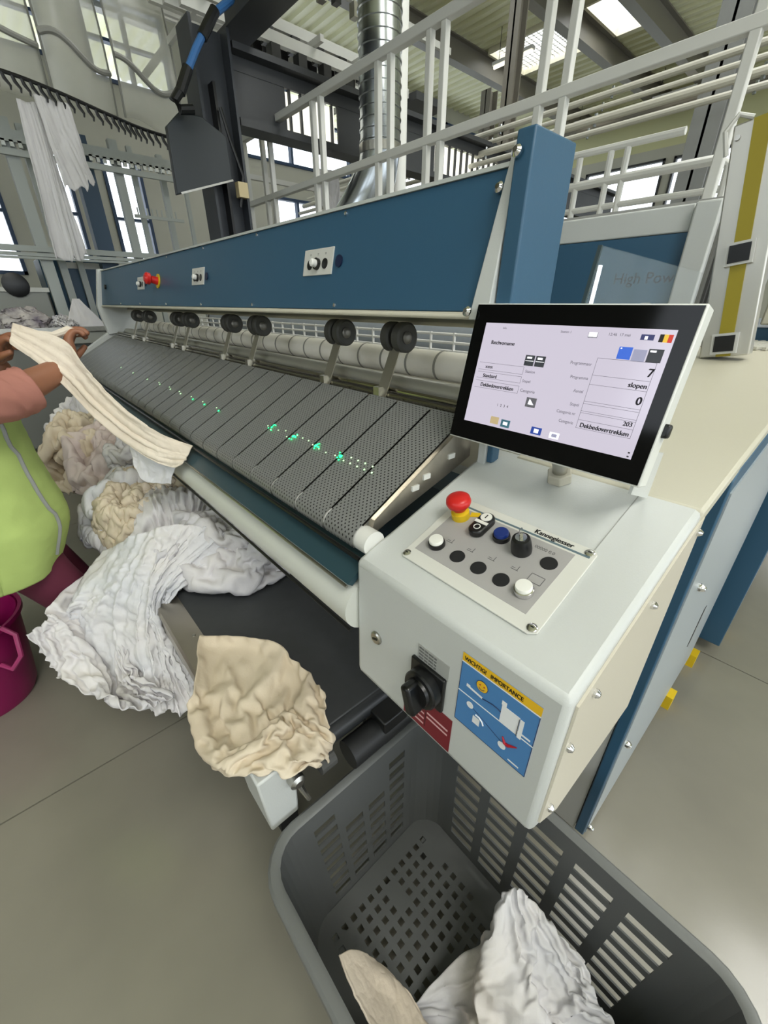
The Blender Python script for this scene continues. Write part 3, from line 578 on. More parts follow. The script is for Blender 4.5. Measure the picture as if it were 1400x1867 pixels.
for x in (-.885, -1.32, -1.75, -2.18, -2.62, -3.05):
    for f_ in (.045, .955): MB().lathe(Vector((x, hy0, hz0)).lerp(Vector((x, hy1, hz1)), f_), hn, [(.0045, 0), (.004, .003), (.001, .004)], 10).build('screw', CHROME, fd)
def hpos(x, z): return Vector((x, hy0 + (z - hz0) * (hy1 - hy0) / (hz1 - hz0), z)) + hn * .001
def switch_plate(xc, knob=True):
    pl = MB().obox(hpos(xc, 1.588), (1, 0, 0), hv, hn, .125, .058, .003).build('switch_plate', mat('switch_plate_light', (206, 206, 200), .4), fd, bevel=.0008)
    for dx in (-.033, .032): MB().lathe(hpos(xc + dx, 1.583), hn, [(.0115, .001), (.0115, .003)], 18).build('blank_plug', BLACK, pl)
    MB().lathe(hpos(xc + .0, 1.583), hn, [(.013, .001), (.013, .008), (.010, .008)], 18).build('switch_ring', BLACK, pl)
    MB().lathe(hpos(xc - .001, 1.583), hn, [(.009, .008), (.009, .018), (.006, .021)], 18).build('white_knob', mat('knob_white', (232, 232, 228), .35), pl, smooth=True)
    for dx in (-.033, 0, .032):
        text('=', hpos(xc + dx - .004, 1.600) + hn * .0015, (1, 0, 0), hv, .012, mat('print_grey', (90, 90, 90), .6), pl)
    MB().lathe(hpos(xc + .088, 1.585), hn, [(.013, .0), (.013, .003)], 18).build('blank_plug', mat('plug_navy', (22, 34, 66), .4), fd)
for xc in (-.975, -1.79, -2.6): switch_plate(xc)
e = MB().lathe(hpos(-2.30, 1.588), hn, [(.030, 0), (.030, .004)], 20).build('stop_collar', YEL, fd); MB().lathe(hpos(-2.30, 1.588), hn, [(.017, .004), (.015, .03), (.024, .036), (.025, .05), (.016, .058)], 20).build('stop_button', RED, e, smooth=True)
MB().lathe(hpos(-3.45, 1.590), hn, [(.014, 0), (.014, .01)], 16).build('indicator', BLACK, fd)
# left side of the machine
MB().prism([(.35, 1.04), (.35, 1.10), (.36, 1.15), (.64, 1.325), (.92, 1.34), (.92, 1.04)], -3.67, -3.625).build('side_plate', WHITE, fd, bevel=.004)
MB().prism([(.62, 1.30), (.60, 1.48), (.66, 1.70), (.84, 1.70), (.84, 1.33)], -3.66, -3.61).build('side_upright', WHITE, fd, bevel=.004)
MB().lathe((-3.625, .46, 1.165), (1, 0, 0), [(.012, 0), (.012, .004)], 12).build('plug', BLACK, fd)
MB().prism([(.20, 1.10), (.34, 1.16), (.34, 1.14), (.20, 1.08)], -3.66, -3.60).build('side_rail', mat('rail_bright', (214, 218, 220), .4), fd)
# front bar, dark tray and frame
MB().path([(XL, .372, 1.004), (-.464, .372, 1.004)], .052, 28).build('front_bar', mat('bar_satin', (214, 216, 208), .4, var=(3, .06)), fd, smooth=True, angle=60)
MB().prism([(.330, 1.066), (.392, 1.108), (.40, 1.100), (.34, 1.058)], XL, -.466).build('front_tray', mat('tray_shaded_blue', (44, 70, 78), .35), fd)  # blue panel, its shade put into the dark teal colour
MB().path([(XL, .358, 1.105), (-.466, .358, 1.105)], .0045, 8).build('tray_seal', BLACK, fd)
MB().path([(XL, .328, 1.062), (-.466, .328, 1.062)], .003, 8).build('tray_edge', STEEL, fd)
MB().path([(XL, .330, .963), (-.464, .330, .963)], .0035, 8).build('bar_edge', BLACK, fd)
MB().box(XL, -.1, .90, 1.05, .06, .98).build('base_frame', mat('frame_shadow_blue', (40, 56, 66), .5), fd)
MB().box(-.46, -.11, .885, .90, .05, 1.20).build('front_closing_panel', mat('panel_grey', (186, 186, 180), .5), fd)
for x in (-3.4, -.3): MB().box(x, x + .08, .92, 1.0, 0, .06).build('foot', YEL, fd)
sg = thing('side_guard_panel', 'tall blue-edged side guard panel standing on yellow feet right of the console', 'panel', (-.09, .9, 0))
MB().prism([(.88, .06), (.88, 1.225), (.90, 1.245), (1.95, 1.36), (1.95, .06)], -.108, -.082).build('guard_plate', BLUE, sg, bevel=.003)
MB().prism([(.892, .065), (.892, 1.20), (1.94, 1.32), (1.94, .065)], -.082, -.079).build('outer_sheet', mat('outer_sheet_grey', (168, 176, 180), .35), sg)
for y, z in ((1.02, .93), (.93, .46), (.90, .09)): MB().lathe((-.079, y, z), (1, 0, 0), [(.010, 0), (.010, .006), (.005, .014), (.002, .014)], 12).build('bolt', CHROME, sg, smooth=True)
for y in (1.62, 1.95): MB().box(-.095, -.055, y, y + .06, 0, .066).build('foot', YEL, sg)
for y, z in ((1.50, .42),): MB().prismn([(-.079, y, z), (-.079, y + .03, z), (-.079, y + .03, z + .17), (-.079, y, z + .17)], (.001, 0, 0)).build('slot', BLACK, sg)
# ------------------------------------------------------------------ control console
cn = thing('control_console', 'white control console with push buttons, black main switch and blue sticker', 'control panel', (-.27, .5, .8))
cu = Vector((1, 0, 0)); cv = Vector((0, 1, .3322)).normalized(); cw = cu.cross(cv)
def cp_(x, y, h=0): return Vector((x, y, 1.113 + .3322 * (y - .349))) + cw * h
hs = MB().prism([(.341, .857), (.348, 1.112), (.66, 1.2163), (.72, 1.232), (.72, .783), (.42, .803)], -.463, -.085).build('housing', WHITE, cn, bevel=.009)
MB().prism([(.70, 1.20), (.70, 1.2285), (.974, 1.272), (1.75, 1.372), (1.75, 1.35), (.974, 1.246)], -.40, -.083).build('rear_cover', CREAM, cn, bevel=.006)
MB().prism([(.357, .868), (.3635, 1.098), (.66, 1.200), (.715, 1.215), (.715, .793), (.425, .812)], -.0848, -.0815).build('side_cover', mat('side_cover_beige', (206, 200, 184), .4, bump=(420, .1)), cn)
for y, z in ((.375, .885), (.372, 1.02), (.41, 1.085), (.56, 1.135), (.70, 1.195)): MB().lathe((-.0815, y, z), (1, 0, 0), [(.006, 0), (.006, .003), (.003, .007), (.001, .007)], 12).build('bolt', CHROME, cn, smooth=True)
MB().obox(cp_(-.1685, .635, .0004), cu, cv, cw, .0012, .17, .001).build('seam', SEAM, cn)
gr = MB().prism([(1.75, 1.372), (1.75, 1.352), (2.1, 1.352), (2.1, 1.372)], -.42, .1).build('vent_grating', mat('grating_grey', (120, 122, 118), .5), cn)
for i in range(22): MB().obox((-.40 + i * .022, 1.9, 1.376), (0.25, 1, 0), (1, -.25, 0), (0, 0, 1), .33, .009, .008).build('grating_slat', mat('grating_light', (200, 198, 186), .5), gr)
# button plate
pl = MB().prismn([cp_(x, y) for x, y in [(-.404, .402), (-.398, .3955), (-.168, .391), (-.158, .398), (-.160, .548), (-.166, .5545), (-.402, .5545), (-.408, .548)]], cw * .003).build('button_plate', mat('plate_light', (214, 214, 206), .35), cn, bevel=.0008)
MB().prismn([cp_(x, y, .003) for x, y in [(-.392, .418), (-.184, .413), (-.184, .533), (-.392, .533)]], cw * .0004).build('plate_face', mat('plate_face_grey', (168, 166, 164), .4), pl)
MB().prismn([cp_(x, y, .003) for x, y in [(-.404, .5365), (-.166, .5365), (-.166, .5400), (-.404, .5400)]], cw * .0003).build('plate_line', mat('plate_line_dark', (96, 116, 124), .4), pl)
for d_ in (0, .0004, .0008): text('Kannegiesser', cp_(-.256 + d_, .5425, .0033), cu, cv, .0125, mat('print_black', (20, 20, 22), .5), pl, squash=.93)
for x, y in ((-.396, .404), (-.167, .401), (-.170, .546), (-.398, .546)):
    sc = MB().lathe(cp_(x, y, .003), cw, [(.0068, 0), (.0068, .0012), (.004, .0026), (.0025, .0026)], 16).build('screw', CHROME, pl, smooth=True); MB().obox(cp_(x, y, .0058), cu, cv, cw, .005, .0014, .0006).build('screw_slot', BLACK, sc)
KW = mat('button_white', (236, 236, 228), .35); KB = mat('button_blue', (22, 48, 120), .3)
def push(x, y, cap, name, label, metal=False):
    o = MB().lathe(cp_(x, y, .0034), cw, [(.0135, 0), (.0140, .003), (.0135, .008), (.0115, .009)], 28).build(name, CHROME if metal else BLACK, pl, smooth=True); o['label'] = label
    if cap: MB().lathe(cp_(x, y, .0034), cw, [(.0118, .007), (.0118, .013), (.0108, .0145), (.004, .0150), (.0005, .0150)], 28).build('cap', cap, o, smooth=True)
push(-.3655, .4425, KW, 'push_button', 'white button in a black ring'); push(-.2055, .4410, KW, 'push_button', 'white button in a chrome ring', True); push(-.289, .507, KB, 'push_button', 'blue button')
for x, y in ((-.322, .4410), (-.2815, .4405), (-.242, .4405), (-.205, .5005)): MB().lathe(cp_(x, y, .0034), cw, [(.0122, 0), (.0120, .0012), (.0005, .0014)], 28).build('blank_plug', MATTE, pl)
ks = MB().lathe(cp_(-.2495, .5010, .0034), cw, [(.0150, 0), (.0156, .006), (.0145, .020), (.0128, .027), (.0095, .028)], 30).build('key_switch', BLACK, pl, smooth=True)
MB().lathe(cp_(-.2495, .5010, .0034), cw, [(.0085, .026), (.0085, .0295), (.001, .0295)], 24).build('lock_barrel', CHROME, ks, smooth=True); MB().obox(cp_(-.2495, .5010, .041), cu, cv, cw, .0018, .007, .016).build('key', CHROME, ks)
db = MB(); cc = cp_(-.3285, .5100, .0034); pts = []
for k in range(24):
    a = 2 * math.pi * k / 24; pts.append(cc + cu * (.0135 * math.cos(a)) + cv * (.0135 * math.sin(a) + (.013 if math.sin(a) >= 0 else -.013)))
db.prismn(pts, cw * .013); dbo = db.build('double_button', BLACK, pl, bevel=.003)
MB().lathe(cp_(-.3285, .5225, .0164), cw, [(.0095, 0), (.0095, .0012), (.001, .0014)], 24).build('start_cap', KW, dbo); MB().obox(cp_(-.3285, .5230, .0180), cu, cv, cw, .0018, .008, .0005).build('start_mark', BLACK, dbo)
MB().obox(cp_(-.3285, .5095, .0168), cu, cv, cw, .0235, .006, .0012).build('lamp_bar', KW, dbo)
rg = MB(); rg.path([cp_(-.3285, .4985, .0167) + cu * (.0052 * math.cos(a)) + cv * (.0052 * math.sin(a)) for a in np.linspace(0, 2 * math.pi, 20, endpoint=False)], .0008, 6, closed=True); rg.build('stop_mark', KW, dbo)
es = MB().lathe(cp_(-.3755, .5130, .0034), cw, [(.0155, 0), (.0155, .0130), (.0115, .0145), (.0105, .022)], 28).build('stop_base', YEL, pl, smooth=True, angle=50)
MB().lathe(cp_(-.3755, .5130, .0034), cw, [(.0112, .018), (.0120, .024), (.0195, .029), (.0212, .034), (.0200, .041), (.0140, .0455), (.0005, .0465)], 32).build('stop_button', RED, es, smooth=True, angle=60)
MB().prismn([cp_(x, y, .0034) for x, y in ((-.362, .520), (-.347, .528), (-.352, .536), (-.366, .530))], cw * .001).build('stop_label', YEL, pl)
PG = mat('print_grey', (104, 104, 108), .6)
for x, y in ((-.353, .458), (-.313, .460), (-.276, .463), (-.238, .466)):
    ln = MB(); ln.obox(cp_(x, y, .0036), cu, cv, cw, .012, .0008, .0003); ln.obox(cp_(x + .004, y + .004, .0036), cu, cv, cw, .0008, .009, .0003); ln.obox(cp_(x - .003, y + .003, .0036), cu, cv, cw, .006, .0007, .0003); ln.build('pictogram', PG, pl)
ln = MB()
for dx, dy, a, c in ((0, 0, .020, .0008), (0, .014, .020, .0008), (-.01, .007, .0008, .014), (.01, .007, .0008, .014)): ln.obox(cp_(-.204 + dx, .460 + dy, .0036), cu, cv, cw, a, c, .0003)
ln.build('pictogram', PG, pl)
text('00000 0.0', cp_(-.239, .517, .0034), cu, cv, .008, PG, pl)
# front face fittings (face lies at y about .345)
fy = lambda z: .341 + (z - .857) * .007 / .255
def fp_(x, z, h=0): return Vector((x, fy(z) - h, z))
fu, fv, fn = Vector((1, 0, 0)), Vector((0, .0275, 1)).normalized(), Vector((0, -1, .0275)).normalized()
lk = MB().lathe(fp_(-.406, .978), fn, [(.0125, 0), (.0125, .003), (.010, .005), (.004, .005)], 24).build('panel_lock', STEEL, cn, smooth=True); MB().obox(fp_(-.406, .978, .0055), (1, 0, .4), (-.4, 0, 1), fn, .011, .003, .002).build('lock_slot', BLACK, lk)
tp_ = MB().obox(fp_(-.278, 1.022, .0004), fu, fv, fn, .062, .030, .0008).build('type_plate', mat('type_plate_grey', (164, 166, 162), .4), cn)
for i in range(4): text('0000 000 0000 00', fp_(-.306, 1.030 - i * .0062, .0010), fu, fv, .0048, PG, tp_)
rp = MB().prismn([fp_(-.331, .866, .0004), fp_(-.230, .866, .0004), fp_(-.230, .938, .0004), fp_(-.331, .938, .0004)], fn * .0008).build('red_plate', mat('plate_dark_red', (120, 26, 38), .45), cn)
for x0, x1, z in ((-.326, -.285, .914), (-.326, -.285, .902), (-.326, -.285, .890), (-.326, -.285, .878), (-.279, -.236, .910), (-.279, -.236, .900)): MB().obox(fp_((x0 + x1) / 2, z, .0013), fu, fv, fn, x1 - x0, .0036, .0004).build('print_line', mat('print_pink', (214, 170, 172), .5), rp)
MB().obox(fp_(-.2815, .905, .0013), fu, fv, fn, .0012, .060, .0004).build('print_line', mat('print_dark', (60, 14, 22), .5), rp)
ms = MB().obox(fp_(-.283, .975, .003), fu, fv, fn, .068, .068, .007).build('main_switch', BLACK, cn, bevel=.002)
MB().lathe(fp_(-.283, .972, .006), fn, [(.032, 0), (.032, .014), (.0295, .017), (.026, .0172)], 36).build('switch_collar', BLACK, ms, smooth=True)
MB().obox(fp_(-.283, .970, .034), Vector((.96, 0, .28)), Vector((-.28, 0, .96)), fn, .018, .052, .030).build('switch_handle', mat('handle_black', (10, 10, 11), .28), ms, bevel=.005)
MB().lathe(fp_(-.283, .972, .022), fn, [(.024, 0), (.022, .006)], 30).build('switch_boss', BLACK, ms, smooth=True)
# sticker, drawn in its own plane: (x, z) from the lower left corner
SKB = mat('sticker_blue', (74, 132, 190), .4); SW = mat('sticker_white', (240, 242, 244), .4); SY = mat('sticker_yellow', (240, 190, 30), .4); SK = mat('sticker_ink', (40, 50, 90), .5); SR = mat('sticker_red', (176, 28, 44), .4)
sk = MB().prismn([fp_(-.228, .951), fp_(-.1115, .951), fp_(-.1115, 1.082), fp_(-.228, 1.082)], fn * .0005).build('sticker', SKB, cn)
def sq(name, m, x, z, wd, ht, rot=0, h=.0006):
    c_, s_ = math.cos(rot), math.sin(rot); return MB().obox(fp_(-.228 + x, .951 + z, h), fu * c_ + fv * s_, fv * c_ - fu * s_, fn, wd, ht, .0003).build(name, m, sk)
sq('banner', SY, .0583, .1235, .1165, .0145)
for d_ in (0, .0004): text('WICHTIG!   IMPORTANCE', fp_(-.2245 + d_, 1.0705, .0010), fu, fv, .0095, mat('print_black', (20, 20, 22), .5), sk, squash=.80)
sq('white_line', SW, .0583, .1150, .1165, .0020); sq('white_line', SW, .0583, .0605, .1165, .0018)
for a, b_, c, d in ((.0583, .0003, .1165, .0008), (.0004, .058, .0008, .116), (.1161, .058, .0008, .116)): sq('border', SK, a, b_, c, d)
def dsk(name, m, x, z, r, h=.0008): return MB().lathe(fp_(-.228 + x, .951 + z, h), fn, [(r, 0), (r, .0004)], 24).build(name, m, sk)
dsk('smiley_edge', SK, .036, .0955, .0092); dsk('smiley', SY, .036, .0955, .0085, .0012); dsk('smiley_eye', SR, .033, .0975, .0011, .0017); dsk('smiley_eye', SR, .0395, .0975, .0011, .0017)
mth_ = MB(); mth_.path([fp_(-.228 + .036 + .0048 * math.cos(a), .951 + .0948 + .0048 * math.sin(a), .0019) for a in np.linspace(math.pi * 1.15, math.pi * 1.85, 9)], .0004, 5); mth_.build('smiley_mouth', SK, sk)
sq('hose_gun', SW, .026, .0775, .026, .0034, -.10, .0010); sq('gun_grip', SW, .0155, .0795, .006, .0052, 0, .0010)
cb = MB(); cb.path([fp_(-.228 + x, .951 + z, .0012) for x, z in ((.039, .076), (.046, .0775), (.055, .0795), (.062, .0790), (.068, .0775))], .0006, 5); cb.build('hose', SK, sk)
sq('coat', SW, .081, .0765, .026, .030, 0, .0010); sq('coat_sleeve', SW, .0975, .0740, .0055, .033, 0, .0012); sq('coat_collar', SW, .0705, .0955, .007, .007, 0, .0012); sq('coat_fold', PG, .0935, .0745, .0009, .030, 0, .0016)
dsk('ball', SW, .0225, .0475, .0055); sq('hand_part', SW, .0355, .0275, .0115, .0135, 0, .0010)
ar = MB(); ar.path([fp_(-.228 + x, .951 + z, .0012) for x, z in ((.0335, .0385), (.040, .0380), (.045, .0345), (.0475, .0295))], .0011, 6); ar.build('arm', SW, sk)
dsk('ball', SW, .0785, .0225, .0060); ck = MB(); ck.path([fp_(-.228 + x, .951 + z, .0014) for x, z in ((.0775, .0395), (.0815, .0315), (.0865, .0315), (.0985, .0400))], [.0010, .0022, .0024, .0006], 6); ck.build('check_mark', SR, sk)
sq('fold_line', SK, .055, .036, .060, .0006, -.35, .0010); sq('small_print', SW, .103, .0672, .018, .0028, 0, .0010); sq('small_print', SR, .0925, .0672, .0035, .0030, 0, .0010); sq('small_print', SW, .0985, .0075, .016, .0024, 0, .0010)
# ------------------------------------------------------------------ monitor
mo = thing('touch_monitor', 'touch-screen terminal with white frame tilted above the control console', 'monitor', (-.30, .6, 1.24))
mu, mv = Vector((1, 0, 0)), Vector((0, .228, .9737)).normalized(); mn = mu.cross(mv); mO = Vector((-.461, .568, 1.286))
def mp(u, v, h=0): return mO + mu * u + mv * v + mn * h
MB().prismn([mp(0, 0, -.001), mp(.320, 0, -.001), mp(.320, .2195, -.001), mp(0, .2195, -.001)], mn * -.030).build('housing', mat('monitor_white', (226, 228, 222), .35), mo, bevel=.002)
gl = MB().prismn([mp(.0025, .0025), mp(.3175, .0025), mp(.3175, .217), mp(.0025, .217)], mn * .001).build('glass_front', mat('monitor_glass', (5, 5, 6), .08, spec=.22), mo)
MB().prismn([mp(.05, .03, -.03), mp(.28, .03, -.03), mp(.28, .19, -.03), mp(.05, .19, -.03)], mn * -.03).build('rear_cover', mat('monitor_white', (226, 228, 222), .35), mo, bevel=.004)
MB().obox(mp(.322, .075, -.016), mu, mv, mn, .010, .018, .014).build('side_knob', BLACK, mo, bevel=.003)
scr = MB().prismn([mp(.0265, .0325, .0011), mp(.2995, .0325, .0011), mp(.2995, .190, .0011), mp(.0265, .190, .0011)], mn * .0003).build('screen', mat('screen_lit', (60, 60, 64), .12, emit=((204, 197, 212), .98), spec=.5), gl)
mt = MB(); mt.path([cp_(-.291, .674, 0), cp_(-.291, .674, .03), mp(.165, .05, -.045)], .012, 12); mt.build('mount_arm', STEEL, mo, smooth=True)
nutp = [cp_(-.291, .674, 0) + cu * (.022 * math.cos(a)) + cv * (.022 * math.sin(a)) for a in np.linspace(0, 2 * math.pi, 6, endpoint=False)]; MB().prismn(nutp, cw * .018).build('mount_nut', mat('nut_cream', (196, 192, 176), .45), mo, bevel=.002)
MB().prismn([(-.160, .60, 1.262), (-.160, .690, 1.228), (-.160, .70, 1.30), (-.160, .61, 1.32)], (.004, 0, 0)).build('side_bracket', WHITE, mo)
MB().box(-.437, -.425, .66, .685, 1.218, 1.30).build('blue_strut', BLUE, mo, bevel=.002); MB().box(-.455, -.437, .655, .685, 1.213, 1.30).build('white_strut', WHITE, mo, bevel=.002)
INK = mat('screen_ink', (40, 38, 48), .5); INK2 = mat('screen_ink_light', (104, 100, 116), .5)
def tx(s, u, v, size, m=INK, al='LEFT', bold=0.0, sq_=1.0):
    if size > .0069 and m == INK:
        for d_ in (-.035, .035): text(s, mp(u + size * d_, v + size * d_ * .5, .0015), mu, mv, size, m, scr, 'screen_text', al, sq_, .00005)
    return text(s, mp(u, v, .0015), mu, mv, size, m, scr, 'screen_text', al, sq_, .00005, bold)
def rc(u0, v0, u1, v1, m, name='screen_icon', h=.00145): return MB().prismn([mp(u0, v0, h), mp(u1, v0, h), mp(u1, v1, h), mp(u0, v1, h)], mn * .0001).build(name, m, scr)
def ln_(u0, v0, u1, v1, m=INK2, t_=.0004): return rc(min(u0, u1) - t_ / 2, min(v0, v1) - t_ / 2, max(u0, u1) + t_ / 2, max(v0, v1) + t_ / 2, m, 'screen_line')
tx('Batchvorname', .0445, .1585, .0078, sq_=.95); tx('xxxx', .0446, .1215, .0070); tx('Standaard', .0437, .1072, .0078, sq_=.85); tx('Dekbedovertrekken', .0429, .0925, .0082, sq_=.93)
tx('Station', .1177, .1219, .0058, INK2); tx('Stapel', .1169, .1077, .0058, INK2); tx('Categorie', .1176, .0936, .0062, INK2)
tx('7', .2905, .1347, .0142, al='RIGHT'); tx('slopen', .2885, .1203, .0085, al='RIGHT'); tx('0', .2885, .1003, .0140, al='RIGHT'); tx('203', .2875, .0725, .0078, al='RIGHT'); tx('Dekbedovertrekken', .2873, .0598, .0086, al='RIGHT', sq_=.92)
for s, u, v in (('Programmanr', .2130, .1408), ('Programma', .2140, .1223), ('Aantal', .2130, .1044), ('Stapel', .2130, .0862), ('Categorie nr', .2118, .0738), ('Categorie', .2127, .0611)): tx(s, u, v, .0060, INK2, 'RIGHT', sq_=.9)
tx('Station 1', .156, .1805, .0045, INK2); tx('12:46  17 mei', .222, .1800, .0050, INK2); tx('Info', .060, .1815, .0045, INK2); tx('1  2  3  4', .0834, .0657, .0058)
for v in (.1515, .1295, .1173, .0948, .0915, .0816, .0790, .0693, .0580): ln_(.2180, v, .2900, v)
ln_(.2180, .0580, .2180, .1515); ln_(.2900, .0580, .2900, .1515)
for u0, v0, u1, v1 in ((.0320, .1185, .1140, .1295), (.0320, .1055, .1140, .1150), (.0320, .0900, .1140, .1010)):
    ln_(u0, v0, u1, v0); ln_(u0, v1, u1, v1); ln_(u1, v0, u1, v1)
IB = mat('icon_blue', (60, 100, 200), .4, emit=((50, 96, 200), .5)); IG = mat('icon_grey', (70, 72, 80), .4); IL = mat('icon_lilac', (150, 150, 176), .4, emit=((160, 160, 190), .4)); IW = mat('icon_white', (230, 230, 236), .4, emit=((236, 236, 244), .8))
for a in (.1121, .1294): rc(a, .1318, a + .0155, .1470, IG); rc(a + .003, .142, a + .011, .1448, IW, h=.0016); rc(a + .001, .1385, a + .0145, .1393, IW, h=.0016)
rc(.2410, .1526, .2575, .1676, IB); rc(.2428, .165, .2445, .1665, IW, h=.0016); rc(.2590, .1513, .2746, .1656, IL); rc(.2763, .1517, .2930, .1673, IG); rc(.278, .1635, .285, .1657, IW, h=.0016)
rc(.2618, .1769, .2770, .1835, mat('icon_violet', (70, 74, 130), .4)); rc(.2665, .1775, .2700, .1815, IW, h=.0016)
rc(.2826, .1754, .2874, .1844, mat('flag_black', (40, 36, 34), .5)); rc(.2874, .1754, .2922, .1844, mat('flag_yellow', (230, 190, 70), .5, emit=((230, 190, 70), .4))); rc(.2922, .1754, .2971, .1844, mat('flag_red', (200, 60, 50), .5, emit=((200, 60, 50), .4)))
rc(.1962, .1763, .2085, .1832, IG); rc(.1966, .1772, .2080, .1832, IW, h=.0016); rc(.1322, .0731, .1490, .0872, mat('icon_mid', (120, 118, 128), .4))
MB().prismn([mp(.136, .077, .0016), mp(.146, .077, .0016), mp(.1375, .0855, .0016)], mn * .0001).build('screen_icon', IW, scr)
rc(.0784, .0372, .0939, .0485, mat('icon_tan', (190, 170, 130), .4, emit=((200, 176, 130), .35))); rc(.0988, .0354, .1152, .0472, mat('icon_teal', (80, 130, 150), .4)); rc(.103, .039, .111, .044, IW, h=.0016)
rc(.1530, .0357, .1702, .0464, mat('icon_navy', (40, 66, 150), .4, emit=((40, 70, 160), .4))); rc(.158, .038, .1655, .044, IW, h=.0016); rc(.1834, .0357, .1984, .0448, IW); rc(.187, .038, .195, .0425, IL, h=.0016)
for v in (.0395, .0345): rc(.2935, v, .2960, v + .002, INK)
# ------------------------------------------------------------------ lower conveyor
lc = thing('return_conveyor', 'low dark belt conveyor with steel edge rail in front of the feeder', 'conveyor', (-2, .4, 0))
MB().box(-3.7, -.545, .195, .70, .600, .620).build('conveyor_belt', mat('belt_charcoal', (62, 64, 66), .55, var=(30, .12)), lc, bevel=.004)
MB().path([(-.548, .20, .592), (-.548, .70, .592)], .026, 18).build('end_roller', mat('roller_dark', (40, 42, 44), .4), lc, smooth=True)
MB().prism([(.128, .56), (.128, .612), (.134, .622), (.200, .622), (.200, .618), (.140, .616), (.136, .56)], -3.7, -.60).build('edge_rail', mat('rail_satin', (176, 170, 158), .32, .9), lc)
MB().box(-3.7, -.60, .150, .166, .47, .50).build('lower_rail', mat('dark_rail', (44, 46, 48), .45), lc)
MB().box(-3.7, -.60, .166, .68, .50, .60).build('frame', MATTE, lc)
for x in (-1.05, -1.75, -2.4): MB().lathe((x, .178, .622), (0, 0, 1), [(.006, 0), (.005, .003)], 10).build('screw', STEEL, lc)
MB().prismn([(-.66, .125, .615), (-.66, .215, .615), (-.66, .205, .425), (-.66, .135, .425)], (.125, 0, 0)).build('corner_box', WHITE, lc, bevel=.005)
MB().path([(-.535, .208, .555), (-.53, .215, .52), (-.515, .225, .475)], [.012, .009, .006], 10).build('tension_lever', CHROME, lc, smooth=True)
MB().lathe((-.535, .205, .56), (1, 0, 0), [(.018, 0), (.018, .02), (.01, .026)], 16).build('lever_hub', STEEL, lc, smooth=True)
MB().path([(-.50, .33, .545), (-.50, .60, .545)], .035, 16).build('drive_motor', mat('motor_black', (30, 31, 32), .5), lc, smooth=True)
MB().box(-.545, -.47, .42, .50, .52, .60).build('gear_box', BLACK, lc, bevel=.005)
MB().lathe((-.52, .30, .555), (0, -1, 0), [(.022, 0), (.022, .04)], 14).build('motor_cap', RUBBER, lc)
for x in (-3.4, -2.2, -.75):
    for y in (.24, .62): MB().box(x - .03, x + .03, y - .03, y + .03, 0, .5).build('leg', MATTE, lc)
# ------------------------------------------------------------------ grey basket
bk = thing('laundry_basket', 'large dark grey slotted plastic basket under the console', 'basket', (-.12, .35, 0))
BKM = mat('basket_grey', (84, 86, 85), .5, bump=(200, .08))
BX0, BX1, BY0, BY1, BZ0, BZ1 = -.49, .255, .10, .617, .045, .45; RC = .075; TAP = .035
def perim(tap, cuts_only=False):
    x0, x1, y0, y1 = BX0 + tap, BX1 - tap, BY0 + tap, BY1 - tap; r = RC; out = []
    def side(p, q, n, ang, first):
        L = (Vector(q) - Vector(p)).length; res = [(Vector(p), None)]; m = .02; colw = (L - 2 * m) / n
        for i in range(n):
            a = m + colw * i + colw * .13; b_ = m + colw * (i + 1) - colw * .13
            d = (Vector(q) - Vector(p)) / L; res.append((Vector(p) + d * a, i)); res.append((Vector(p) + d * b_, None))
        res.append((Vector(q), None)); return res
    def corner(cx_, cy_, a0): return [(Vector((cx_ + r * math.cos(a0 + k * math.pi / 12), cy_ + r * math.sin(a0 + k * math.pi / 12))), None) for k in range(1, 6)]
    out += side((x0 + r, y0), (x1 - r, y0), 5, 0, True); out += corner(x1 - r, y0 + r, -math.pi / 2)
    out += side((x1, y0 + r), (x1, y1 - r), 4, 0, True); out += corner(x1 - r, y1 - r, 0)
    out += side((x1 - r, y1), (x0 + r, y1), 5, 0, True); out += corner(x0 + r, y1 - r, math.pi / 2)
    out += side((x0, y1 - r), (x0, y0 + r), 4, 0, True); out += corner(x0 + r, y0 + r, math.pi)
    return out
zc_ = [BZ0, BZ0 + .035]; slots = []
for i in range(8): slots.append(len(zc_) - 1); zc_ += [zc_[-1] + .0240, zc_[-1] + .0420]
zc_ = [z for z in zc_ if z < BZ1 - .03] + [BZ1]
rings = []
for z in zc_:
    f_ = (z - BZ0) / (BZ1 - BZ0); rings.append([(p.x, p.y, z) for p, _ in perim(TAP * (1 - f_))])
flag = [c for _, c in perim(0)]; np_ = len(flag); mb = MB(); mb.v = [q for r in rings for q in r]
for j in range(len(zc_) - 1):
    for i in range(np_):
        hole = flag[i] is not None and j in slots and zc_[j + 1] < BZ1 - .04
        if hole and flag[i] in (1, 2) and zc_[j] > .30 and (rings[0][i][0] < BX0 + .06 or rings[0][i][0] > BX1 - .06): hole = False
        if not hole: mb.f.append((j * np_ + i, j * np_ + (i + 1) % np_, (j + 1) * np_ + (i + 1) % np_, (j + 1) * np_ + i)); mb.m.append(0)
mb.build('slotted_wall', BKM, bk, solid=.0045)
